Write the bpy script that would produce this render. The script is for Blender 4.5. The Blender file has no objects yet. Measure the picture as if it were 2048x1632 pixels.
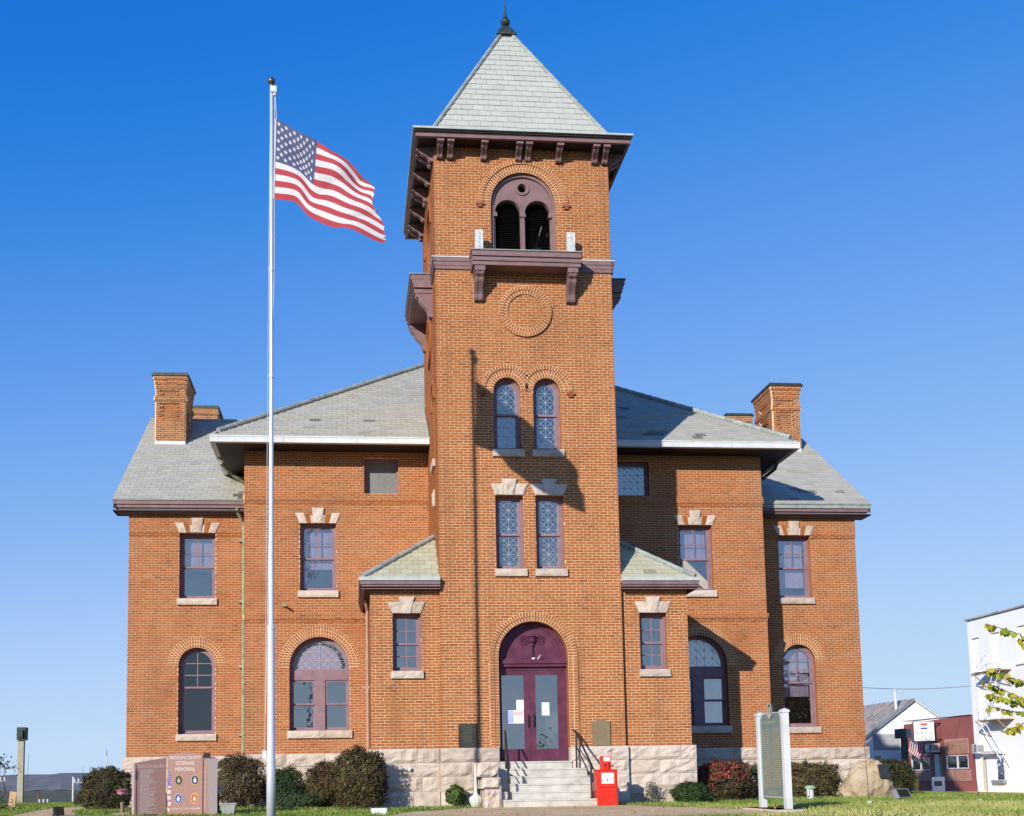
import bpy, bmesh, math, random
import numpy as np
from mathutils import Vector, Matrix, noise
from mathutils.geometry import tessellate_polygon
random.seed(7); rng = np.random.default_rng(7)
SC = bpy.context.scene; COL = SC.collection
R = math.radians
# ------------------------------------------------------------------ camera
cam = bpy.data.cameras.new('camera'); cam_o = bpy.data.objects.new('camera', cam); COL.objects.link(cam_o); SC.camera = cam_o
FW = Vector((0.09332553, 0.99050022, 0.10099337)); RT = Vector((0.99561413, -0.09217527, -0.01600691)); UP = Vector((0.00654576, -0.10204428, 0.99475832))
cam_o.matrix_world = Matrix(((RT.x, UP.x, -FW.x, -4.41484), (RT.y, UP.y, -FW.y, -27.17103), (RT.z, UP.z, -FW.z, -0.71603), (0, 0, 0, 1)))
cam.sensor_fit = 'HORIZONTAL'; cam.sensor_width = 36; cam.lens = 36 * 2260.432 / 2048
cam.shift_x = (1024 - 914.352) / 2048; cam.shift_y = (1326.315 - 816) / 2048
cam.clip_start = 0.1; cam.clip_end = 9000
# ------------------------------------------------------------------ light
SUN = Vector((0.73, 1.0, -0.475)).normalized()
elev = math.asin(-SUN.z); azim = math.atan2(-SUN.x, -SUN.y)
world = bpy.data.worlds.new('World'); SC.world = world; world.use_nodes = True
wn = world.node_tree; wn.nodes.clear()
sky = wn.nodes.new('ShaderNodeTexSky'); sky.sky_type = 'NISHITA'; sky.sun_disc = False
sky.sun_elevation = elev; sky.sun_rotation = azim; sky.altitude = 0; sky.air_density = 0.7; sky.dust_density = 0.0; sky.ozone_density = 3.0
mul = wn.nodes.new('ShaderNodeMix'); mul.data_type = 'RGBA'; mul.blend_type = 'MULTIPLY'; mul.inputs[0].default_value = 1; mul.inputs[7].default_value = (0.12, 0.12, 0.12, 1)
crv = wn.nodes.new('ShaderNodeRGBCurve'); crv.mapping.extend = 'HORIZONTAL'      # film response of the clear blue sky
for c, pts in enumerate((((0, 0), (0.05, 0.008), (0.065, 0.014), (0.079, 0.033), (0.106, 0.098), (0.161, 0.212), (0.313, 0.40), (0.555, 0.51), (0.738, 0.54), (1, 0.55)),
                         ((0, 0), (0.08, 0.11), (0.126, 0.182), (0.152, 0.228), (0.202, 0.306), (0.302, 0.43), (0.54, 0.60), (0.817, 0.69), (1, 0.71)),
                         ((0, 0), (0.16, 0.50), (0.262, 0.685), (0.312, 0.74), (0.40, 0.81), (0.559, 0.87), (0.83, 0.93), (1, 0.93)))):
    cu = crv.mapping.curves[c]; cu.points[0].location = pts[0]; cu.points[1].location = pts[-1]
    for p in pts[1:-1]: cu.points.new(*p)
crv.mapping.update()
mul2 = wn.nodes.new('ShaderNodeMix'); mul2.data_type = 'RGBA'; mul2.blend_type = 'MULTIPLY'; mul2.clamp_result = False; mul2.inputs[0].default_value = 1; mul2.inputs[7].default_value = (7.4, 7.4, 7.4, 1)
bg = wn.nodes.new('ShaderNodeBackground'); bg.inputs[1].default_value = 0.125
wo = wn.nodes.new('ShaderNodeOutputWorld')
wn.links.new(sky.outputs[0], mul.inputs[6]); wn.links.new(mul.outputs[2], crv.inputs['Color']); wn.links.new(crv.outputs[0], mul2.inputs[6]); wn.links.new(mul2.outputs[2], bg.inputs[0]); wn.links.new(bg.outputs[0], wo.inputs[0])
sl = bpy.data.lights.new('sun', 'SUN'); sl.energy = 5.0; sl.angle = R(0.5); sl.color = (1.0, 0.93, 0.82)
so = bpy.data.objects.new('sun', sl); COL.objects.link(so); so.rotation_euler = SUN.to_track_quat('-Z', 'Y').to_euler(); so.location = (-20, -30, 25)
SC.view_settings.view_transform = 'Standard'; SC.view_settings.look = 'None'; SC.view_settings.gamma = 1.0
SC.view_settings.use_curve_mapping = False; SC.view_settings.exposure = 0.12
G = -1.41          # lawn level

# ------------------------------------------------------------------ materials
MATS = {}
def mat(name, ramp, rough=0.8, noise_scale=6.0, mixn=0.25, bump=0.0, bscale=40.0, metallic=0.0, spec=0.3, coords='Object', stain=None, detail=6.0, bdist=0.01, streak=None):
    """ramp: colours blended by the per-face 'tint' value plus noise"""
    if name in MATS: return MATS[name]
    m = bpy.data.materials.new(name); m.use_nodes = True; nt = m.node_tree; N = nt.nodes; L = nt.links
    b = N['Principled BSDF']; b.inputs['Roughness'].default_value = rough; b.inputs['Metallic'].default_value = metallic
    b.inputs['Specular IOR Level'].default_value = spec
    tc = N.new('ShaderNodeTexCoord'); src = tc.outputs[coords]
    if coords == 'World':
        pass
    at = N.new('ShaderNodeAttribute'); at.attribute_name = 'tint'
    nz = N.new('ShaderNodeTexNoise'); nz.inputs['Scale'].default_value = noise_scale; nz.inputs['Detail'].default_value = detail; L.new(src, nz.inputs['Vector'])
    mm = N.new('ShaderNodeMapRange'); mm.inputs[1].default_value = 0.3; mm.inputs[2].default_value = 0.7; mm.inputs[3].default_value = -mixn; mm.inputs[4].default_value = mixn; mm.clamp = False
    L.new(nz.outputs['Fac'], mm.inputs[0])
    ad = N.new('ShaderNodeMath'); ad.operation = 'ADD'; L.new(at.outputs['Fac'], ad.inputs[0]); L.new(mm.outputs[0], ad.inputs[1])
    cr = N.new('ShaderNodeValToRGB'); L.new(ad.outputs[0], cr.inputs[0])
    el = cr.color_ramp.elements
    while len(el) < len(ramp): el.new(0.5)
    for i, c in enumerate(ramp):
        el[i].position = i / max(1, len(ramp) - 1); el[i].color = (*c, 1)
    col = cr.outputs[0]
    if stain:
        sc, lo, hi, scol = stain
        n2 = N.new('ShaderNodeTexNoise'); n2.inputs['Scale'].default_value = sc; n2.inputs['Detail'].default_value = 8; n2.inputs['Roughness'].default_value = 0.65; L.new(src, n2.inputs['Vector'])
        m2 = N.new('ShaderNodeMapRange'); m2.inputs[1].default_value = lo; m2.inputs[2].default_value = hi; L.new(n2.outputs['Fac'], m2.inputs[0])
        mx = N.new('ShaderNodeMix'); mx.data_type = 'RGBA'; L.new(m2.outputs[0], mx.inputs[0]); L.new(col, mx.inputs[6]); mx.inputs[7].default_value = (*scol, 1); col = mx.outputs[2]
    if streak:
        amt, scol = streak; mp = N.new('ShaderNodeMapping'); mp.inputs['Scale'].default_value = (1.7, 1.7, 0.16); L.new(src, mp.inputs['Vector'])
        n4 = N.new('ShaderNodeTexNoise'); n4.inputs['Scale'].default_value = 1.6; n4.inputs['Detail'].default_value = 7; n4.inputs['Roughness'].default_value = 0.6; L.new(mp.outputs[0], n4.inputs['Vector'])
        m4 = N.new('ShaderNodeMapRange'); m4.inputs[1].default_value = 0.50; m4.inputs[2].default_value = 0.78; m4.inputs[4].default_value = amt; L.new(n4.outputs['Fac'], m4.inputs[0])
        mx4 = N.new('ShaderNodeMix'); mx4.data_type = 'RGBA'; L.new(m4.outputs[0], mx4.inputs[0]); L.new(col, mx4.inputs[6]); mx4.inputs[7].default_value = (*scol, 1); col = mx4.outputs[2]
    L.new(col, b.inputs['Base Color'])
    if bump:
        n3 = N.new('ShaderNodeTexNoise'); n3.inputs['Scale'].default_value = bscale; n3.inputs['Detail'].default_value = 5; L.new(src, n3.inputs['Vector'])
        bp = N.new('ShaderNodeBump'); bp.inputs['Strength'].default_value = bump; bp.inputs['Distance'].default_value = bdist; L.new(n3.outputs['Fac'], bp.inputs['Height']); L.new(bp.outputs[0], b.inputs['Normal'])
    MATS[name] = m; return m
def S(*c):   # sRGB 0-255 -> linear
    return tuple((v / 255 / 12.92) if v <= 10 else ((v / 255 + 0.055) / 1.055) ** 2.4 for v in c)
def sc3(c, k): return tuple(v * k for v in c)
M_brick = mat('brick', [(0.18, 0.057, 0.019), (0.305, 0.099, 0.028), (0.37, 0.126, 0.037), (0.425, 0.16, 0.054)], 0.85, 1.3, 0.14, 0.25, 90, stain=(0.55, 0.60, 0.85, (0.33, 0.17, 0.09)), streak=(0.55, (0.19, 0.085, 0.042)))
M_brick2 = mat('brick_wings', [(0.18, 0.058, 0.021), (0.305, 0.099, 0.031), (0.375, 0.128, 0.043), (0.435, 0.165, 0.062)], 0.85, 1.3, 0.14, 0.25, 90, stain=(0.5, 0.58, 0.8, (0.30, 0.15, 0.09)), streak=(0.6, (0.20, 0.09, 0.05)))
M_mortar = mat('mortar', [(0.68, 0.48, 0.29), (0.82, 0.62, 0.41)], 0.9, 3, 0.4, 0.3, 60, streak=(0.6, (0.36, 0.21, 0.11)), stain=(0.8, 0.55, 0.75, (0.45, 0.29, 0.16)))
M_mortar2 = mat('mortar_wings', [(0.60, 0.38, 0.22), (0.74, 0.51, 0.32)], 0.9, 3, 0.4, 0.3, 60, stain=(0.8, 0.5, 0.75, (0.36, 0.21, 0.12)))
M_stone = mat('pink_granite', [(0.38, 0.305, 0.245), (0.53, 0.44, 0.365), (0.61, 0.53, 0.46)], 0.85, 5, 0.3, 0.7, 22, stain=(3.0, 0.58, 0.75, (0.33, 0.25, 0.19)), bdist=0.02)
M_slate = mat('roof_slate', [(0.12, 0.125, 0.125), (0.35, 0.34, 0.29), (0.42, 0.41, 0.355), (0.49, 0.475, 0.405)], 0.75, 2.5, 0.07, 0.35, 40, stain=(1.1, 0.62, 0.8, (0.27, 0.265, 0.24)))
M_slate_t = mat('tower_slate', [(0.17, 0.185, 0.17), (0.41, 0.425, 0.375), (0.455, 0.47, 0.415), (0.50, 0.515, 0.45)], 0.75, 2.5, 0.07, 0.3, 40, stain=(1.3, 0.62, 0.85, (0.25, 0.29, 0.27)))
M_slate_a = mat('annex_slate', [(0.16, 0.17, 0.15), (0.38, 0.37, 0.25), (0.46, 0.44, 0.31), (0.50, 0.49, 0.38)], 0.7, 2.5, 0.12, 0.3, 40)
M_mauve = mat('mauve_paint', [(0.165, 0.100, 0.105), (0.215, 0.132, 0.138), (0.255, 0.165, 0.172)], 0.55, 5, 0.3, 0.1, 60, stain=(4, 0.62, 0.85, (0.30, 0.23, 0.22)), streak=(0.5, (0.12, 0.075, 0.075)))
M_frame = mat('window_paint', [(0.20, 0.12, 0.145), (0.25, 0.155, 0.185), (0.29, 0.19, 0.22)], 0.6, 5, 0.3, 0.08, 60, stain=(5, 0.64, 0.85, (0.34, 0.27, 0.29)))
M_maroon = mat('eave_shade_maroon', [(0.022, 0.014, 0.014), (0.036, 0.023, 0.022)], 0.6, 4, 0.4)  # maroon paint, its colour deepened to stand in for darker eave shade
M_door = mat('plum_door', [(0.075, 0.015, 0.038), (0.105, 0.026, 0.058), (0.135, 0.038, 0.075)], 0.5, 4, 0.4, 0.1, 30, stain=(6, 0.62, 0.85, (0.14, 0.07, 0.095)))
M_white = mat('white_metal', [(0.54, 0.56, 0.57), (0.66, 0.67, 0.67)], 0.45, 4, 0.4, 0.05, 20, stain=(3, 0.62, 0.8, (0.48, 0.48, 0.45)))
M_copper = mat('weathered_flashing', [(0.20, 0.23, 0.21), (0.34, 0.38, 0.36)], 0.6, 6, 0.4, 0.1, 30)
M_verdi = mat('dark_copper', [(0.030, 0.042, 0.038), (0.075, 0.095, 0.085)], 0.45, 8, 0.5, 0.1, 30, metallic=0.4)
M_pale = mat('weathered_white_wood', [(0.40, 0.42, 0.42), (0.72, 0.74, 0.74)], 0.8, 14, 0.6, 0.3, 60)
M_lead = mat('lead_came', [(0.42, 0.45, 0.48), (0.55, 0.58, 0.60)], 0.5, 6, 0.3)
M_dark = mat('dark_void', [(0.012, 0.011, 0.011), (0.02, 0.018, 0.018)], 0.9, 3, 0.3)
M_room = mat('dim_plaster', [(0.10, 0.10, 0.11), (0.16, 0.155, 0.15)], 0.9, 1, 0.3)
M_shade = mat('pink_blind', [(0.50, 0.36, 0.46), (0.60, 0.46, 0.54)], 0.9, 3, 0.3)
M_shade2 = mat('grey_blind', [(0.50, 0.53, 0.56), (0.62, 0.64, 0.66)], 0.9, 3, 0.3)
M_gbronze = mat('green_downspout', [(0.18, 0.22, 0.15), (0.34, 0.37, 0.24)], 0.6, 7, 0.6)
M_conc = mat('concrete', [(0.38, 0.36, 0.32), (0.52, 0.50, 0.45), (0.60, 0.58, 0.53)], 0.9, 4, 0.4, 0.3, 50, stain=(6, 0.6, 0.78, (0.34, 0.31, 0.26)))
M_walk = mat('tan_walk', [(0.52, 0.36, 0.20), (0.66, 0.47, 0.27), (0.72, 0.54, 0.33)], 1.0, 1.2, 0.4, 0.15, 60, spec=0.0, stain=(2.5, 0.6, 0.78, (0.30, 0.24, 0.17)))
M_iron = mat('black_iron', [(0.012, 0.012, 0.013), (0.03, 0.03, 0.03)], 0.4, 9, 0.3)
M_red = mat('red_enamel', [(0.55, 0.022, 0.012), (0.68, 0.040, 0.022)], 0.35, 3, 0.3, stain=(7, 0.66, 0.82, (0.42, 0.05, 0.03)))
M_card = mat('white_card', [(0.72, 0.73, 0.74), (0.80, 0.80, 0.80)], 0.7, 8, 0.2)
M_ink = mat('dark_ink', [(0.05, 0.05, 0.06), (0.08, 0.08, 0.09)], 0.7, 8, 0.2)
M_pole = mat('pole_aluminium', [(0.58, 0.61, 0.66), (0.70, 0.73, 0.78)], 0.38, 3, 0.4, metallic=0.25, spec=0.5)
M_ball = mat('bronze_ball', [(0.10, 0.085, 0.06), (0.20, 0.17, 0.12)], 0.35, 9, 0.4, metallic=0.7)
M_rope = mat('rope', [(0.55, 0.55, 0.52), (0.7, 0.7, 0.68)], 0.9, 9, 0.3)
M_granite = mat('red_granite', [(0.28, 0.155, 0.125), (0.37, 0.21, 0.17), (0.45, 0.275, 0.23)], 0.35, 160, 0.5, spec=0.5)
M_granite_l = mat('unpolished_granite', [(0.38, 0.29, 0.27), (0.48, 0.38, 0.36)], 0.85, 120, 0.5, 0.3, 80)
M_letter = mat('engraved_white', [(0.66, 0.60, 0.57), (0.74, 0.68, 0.66)], 0.9, 60, 0.4)
M_gold = mat('gold_lettering', [(0.42, 0.36, 0.16), (0.55, 0.48, 0.24)], 0.6, 30, 0.4)
M_marker = mat('blue_grey_marker', [(0.13, 0.175, 0.18), (0.17, 0.215, 0.21)], 0.5, 9, 0.4)
M_plaqueb = mat('black_plaque', [(0.028, 0.030, 0.028), (0.05, 0.052, 0.048)], 0.4, 12, 0.4)
M_bronze = mat('bronze_plaque', [(0.20, 0.155, 0.085), (0.28, 0.22, 0.13)], 0.6, 40, 0.5, metallic=0.2)
M_plaquet = mat('plaque_relief', [(0.14, 0.13, 0.09), (0.20, 0.18, 0.12)], 0.5, 40, 0.3)
M_boulder = mat('boulder_stone', [(0.20, 0.145, 0.085), (0.38, 0.29, 0.18), (0.50, 0.41, 0.29)], 0.95, 2.2, 0.5, 0.9, 9, stain=(3.2, 0.55, 0.7, (0.20, 0.17, 0.12)), bdist=0.05)
M_flagr = mat('flag_red', [(0.42, 0.055, 0.07), (0.48, 0.075, 0.09)], 0.85, 3, 0.3)
M_flagw = mat('flag_white', [(0.66, 0.66, 0.67), (0.74, 0.74, 0.75)], 0.85, 3, 0.3)
M_flagb = mat('flag_blue', [(0.075, 0.09, 0.19), (0.105, 0.125, 0.235)], 0.85, 9, 0.4)
for m in (M_flagr, M_flagw, M_flagb):   # thin cloth lets some light through
    nt = m.node_tree; b = nt.nodes['Principled BSDF']; out = nt.nodes['Material Output']; tr = nt.nodes.new('ShaderNodeBsdfTranslucent'); mx = nt.nodes.new('ShaderNodeMixShader'); mx.inputs[0].default_value = 0.28
    nt.links.new(b.inputs['Base Color'].links[0].from_socket, tr.inputs[0]); nt.links.new(b.outputs[0], mx.inputs[1]); nt.links.new(tr.outputs[0], mx.inputs[2]); nt.links.new(mx.outputs[0], out.inputs[0])
def glass(name, refl, tintc=(0.80, 0.86, 0.90), rough=0.015, wob=0.012):
    m = bpy.data.materials.new(name); m.use_nodes = True; nt = m.node_tree; nt.nodes.clear(); N = nt.nodes; L = nt.links
    o = N.new('ShaderNodeOutputMaterial'); t = N.new('ShaderNodeBsdfTransparent'); t.inputs[0].default_value = (*tintc, 1)
    g = N.new('ShaderNodeBsdfGlossy'); g.inputs['Roughness'].default_value = rough; g.inputs[0].default_value = (1, 1, 1, 1)
    fr = N.new('ShaderNodeFresnel'); fr.inputs[0].default_value = 1.5
    mr = N.new('ShaderNodeMapRange'); mr.inputs[1].default_value = 0.04; mr.inputs[2].default_value = 1; mr.inputs[3].default_value = refl; mr.inputs[4].default_value = 1; L.new(fr.outputs[0], mr.inputs[0])
    tc = N.new('ShaderNodeTexCoord'); nz = N.new('ShaderNodeTexNoise'); nz.inputs['Scale'].default_value = 2.2; L.new(tc.outputs['Object'], nz.inputs['Vector'])
    bp = N.new('ShaderNodeBump'); bp.inputs['Strength'].default_value = 0.3; bp.inputs['Distance'].default_value = wob; L.new(nz.outputs['Fac'], bp.inputs['Height']); L.new(bp.outputs[0], g.inputs['Normal'])
    mx = N.new('ShaderNodeMixShader'); L.new(mr.outputs[0], mx.inputs[0]); L.new(t.outputs[0], mx.inputs[1]); L.new(g.outputs[0], mx.inputs[2]); L.new(mx.outputs[0], o.inputs[0])
    return m
M_glass = glass('window_glass', 0.30, wob=0.03)
M_glass_d = glass('clear_glass', 0.10)
M_glass_b = glass('obscured_glass', 0.34, (0.25, 0.3, 0.34), 0.12)

M_storm = mat('clouded_storm_panel', [(0.155, 0.165, 0.155), (0.20, 0.21, 0.20)], 0.5, 3, 0.4)
M_storml = mat('faint_lattice', [(0.24, 0.25, 0.24), (0.28, 0.29, 0.28)], 0.6)
# ------------------------------------------------------------------ mesh builder
class MB:
    def __init__(s): s.v = []; s.f = []; s.m = []; s.t = []
    def add(s, vs, fs, t=0.5, m=0):
        o = len(s.v); s.v.extend(vs)
        for f in fs: s.f.append([i + o for i in f]); s.m.append(m); s.t.append(t)
    def box(s, a, b, t=0.5, m=0, M=None):
        x0, y0, z0 = a; x1, y1, z1 = b
        vs = [(x0, y0, z0), (x1, y0, z0), (x1, y1, z0), (x0, y1, z0), (x0, y0, z1), (x1, y0, z1), (x1, y1, z1), (x0, y1, z1)]
        if M: vs = [tuple(M @ Vector(v)) for v in vs]
        s.add(vs, [(0, 3, 2, 1), (4, 5, 6, 7), (0, 1, 5, 4), (1, 2, 6, 5), (2, 3, 7, 6), (3, 0, 4, 7)], t, m)
    def tube(s, pts, rad, n=8, t=0.5, m=0, caps=True):
        pts = [Vector(p) for p in pts]; rad = [rad] * len(pts) if not hasattr(rad, '__len__') else rad
        rings = []
        for i, p in enumerate(pts):
            d = (pts[min(i + 1, len(pts) - 1)] - pts[max(i - 1, 0)]).normalized()
            a = d.orthogonal().normalized() if abs(d.z) > 0.95 else d.cross(Vector((0, 0, 1))).normalized()
            if abs(d.z) > 0.95: a = Vector((1, 0, 0)); a = (a - d * a.dot(d)).normalized()
            b = d.cross(a)
            rings.append([tuple(p + (a * math.cos(2 * math.pi * k / n) + b * math.sin(2 * math.pi * k / n)) * rad[i]) for k in range(n)])
        vs = [v for r in rings for v in r]; fs = []
        for i in range(len(pts) - 1):
            for k in range(n):
                fs.append((i * n + k, i * n + (k + 1) % n, (i + 1) * n + (k + 1) % n, (i + 1) * n + k))
        if caps: fs.append(tuple(range(n - 1, -1, -1))); fs.append(tuple(range((len(pts) - 1) * n, len(pts) * n)))
        s.add(vs, fs, t, m)
    def lathe(s, c, prof, n=16, t=0.5, m=0):
        c = Vector(c); vs = []; fs = []
        for r, z in prof:
            for k in range(n): vs.append((c.x + r * math.cos(2 * math.pi * k / n), c.y + r * math.sin(2 * math.pi * k / n), c.z + z))
        for i in range(len(prof) - 1):
            for k in range(n): fs.append((i * n + k, i * n + (k + 1) % n, (i + 1) * n + (k + 1) % n, (i + 1) * n + k))
        fs.append(tuple(range(n - 1, -1, -1))); fs.append(tuple(range((len(prof) - 1) * n, len(prof) * n)))
        s.add(vs, fs, t, m)
    def build(s, name, mats, parent=None, smooth=False, kind=None, label=None):
        me = bpy.data.meshes.new(name); me.from_pydata([tuple(v) for v in s.v], [], s.f)
        ms = mats if isinstance(mats, (list, tuple)) else [mats]
        for m in ms: me.materials.append(m)
        if len(ms) > 1: me.polygons.foreach_set('material_index', s.m)
        a = me.attributes.new('tint', 'FLOAT', 'FACE'); a.data.foreach_set('value', np.array(s.t, dtype=np.float32))
        if smooth: me.polygons.foreach_set('use_smooth', [True] * len(me.polygons))
        me.update()
        return link(name, me, parent, kind, label)
def wmat(o):
    w = o.matrix_basis
    return wmat(o.parent) @ o.matrix_parent_inverse @ w if o.parent else w
def link(name, me, parent=None, kind=None, label=None):
    o = bpy.data.objects.new(name, me); COL.objects.link(o)
    if parent:
        o.parent = parent
        o.matrix_parent_inverse = wmat(parent).inverted()
    if kind: o['kind'] = kind
    if label: o['label'] = label
    return o
def tag(o, label=None, cat=None, group=None, kind=None):
    if label: o['label'] = label
    if cat: o['category'] = cat
    if group: o['group'] = group
    if kind: o['kind'] = kind
    return o
def empty(name, loc, label=None, cat=None, group=None):
    o = bpy.data.objects.new(name, None); COL.objects.link(o); o.location = loc; o.empty_display_size = 0.2
    return tag(o, label, cat, group)
def rot_z(p, c, a): 
    x, y = p[0] - c[0], p[1] - c[1]; return (c[0] + x * math.cos(a) - y * math.sin(a), c[1] + x * math.sin(a) + y * math.cos(a), p[2])

# ------------------------------------------------------------------ wall frames
class Wall:
    def __init__(s, O, U, Nn): s.O = Vector(O); s.U = Vector(U); s.N = Vector(Nn)
    def P(s, u, z, d=0.0):
        q = s.O + s.U * u + s.N * d; return (q.x, q.y, z)
def box_w(mb, W, u0, u1, z0, z1, d0, d1, t=0.5, m=0):
    vs = [W.P(u0, z0, d1), W.P(u1, z0, d1), W.P(u1, z1, d1), W.P(u0, z1, d1), W.P(u0, z0, d0), W.P(u1, z0, d0), W.P(u1, z1, d0), W.P(u0, z1, d0)]
    mb.add(vs, [(0, 1, 2, 3), (1, 5, 6, 2), (3, 2, 6, 7), (4, 0, 3, 7), (4, 5, 1, 0), (5, 4, 7, 6)], t, m)
def arch_pts(uc, hw, z0, zs, n=20):
    p = [(uc - hw, z0), (uc + hw, z0)]
    for i in range(n + 1):
        a = math.pi * i / n; p.append((uc + hw * math.cos(a), zs + hw * math.sin(a)))
    return p
def rect_pts(u0, u1, z0, z1): return [(u0, z0), (u1, z0), (u1, z1), (u0, z1)]
def circ_pts(uc, zc, r, n=24): return [(uc + r * math.cos(2 * math.pi * i / n), zc + r * math.sin(2 * math.pi * i / n)) for i in range(n)]
def plate(mb, W, outer, holes, d0, d1, t=0.5, m=0, outer_sides=True, back=False):
    loops = [outer] + holes
    tri = tessellate_polygon([[Vector((u, z, 0)) for u, z in l] for l in loops])
    flat = [p for l in loops for p in l]
    mb.add([W.P(u, z, d1) for u, z in flat], [tuple(x) for x in tri], t, m)
    if back: mb.add([W.P(u, z, d0) for u, z in flat], [tuple(x)[::-1] for x in tri], t, m)
    for li, l in enumerate(loops):
        if li == 0 and not outer_sides: continue
        n = len(l); vs = [W.P(u, z, d1) for u, z in l] + [W.P(u, z, d0) for u, z in l]
        mb.add(vs, [(i, (i + 1) % n, n + (i + 1) % n, n + i) for i in range(n)], t, m)
def profile_w(mb, W, prof, u0, u1, t=0.5, m=0):
    """closed profile [(d,z)...] extruded along u"""
    n = len(prof); vs = [W.P(u0, z, d) for d, z in prof] + [W.P(u1, z, d) for d, z in prof]
    fs = [(i, (i + 1) % n, n + (i + 1) % n, n + i) for i in range(n)]
    mb.add(vs, fs, t, m)
    tri = tessellate_polygon([[Vector((d, z, 0)) for d, z in prof]])
    mb.add(vs, [tuple(x) for x in tri] + [tuple(i + n for i in x)[::-1] for x in tri], t, m)
def rock(mb, W, q, d0, d1, nu=6, nz=4, amp=0.02, bev=0.02, seed=None, m=0):
    """rock-faced stone: q = 4 corners (u,z) bl, br, tr, tl ; face bulges between d0 and d1"""
    sd = random.random() * 100 if seed is None else seed; tt = random.uniform(0.25, 0.85)
    vs = []
    for j in range(nz + 1):
        for i in range(nu + 1):
            a = i / nu; b = j / nz
            u = (q[0][0] * (1 - a) + q[1][0] * a) * (1 - b) + (q[3][0] * (1 - a) + q[2][0] * a) * b
            z = (q[0][1] * (1 - a) + q[1][1] * a) * (1 - b) + (q[3][1] * (1 - a) + q[2][1] * a) * b
            edge = i in (0, nu) or j in (0, nz)
            d = d1 - bev if edge else d1 + amp * 1.6 * noise.noise(Vector((u * 5 + sd, z * 6, sd))) + amp * 0.7 * noise.noise(Vector((u * 14 + sd, z * 15, sd + 9)))
            vs.append(W.P(u, z, d))
    fs = [(j * (nu + 1) + i, j * (nu + 1) + i + 1, (j + 1) * (nu + 1) + i + 1, (j + 1) * (nu + 1) + i) for j in range(nz) for i in range(nu)]
    mb.add(vs, fs, tt, m)
    c = [W.P(u, z, d1 - bev) for u, z in q] + [W.P(u, z, d0) for u, z in q]
    mb.add(c, [(i, (i + 1) % 4, 4 + (i + 1) % 4, 4 + i) for i in range(4)], tt, m)

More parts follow.
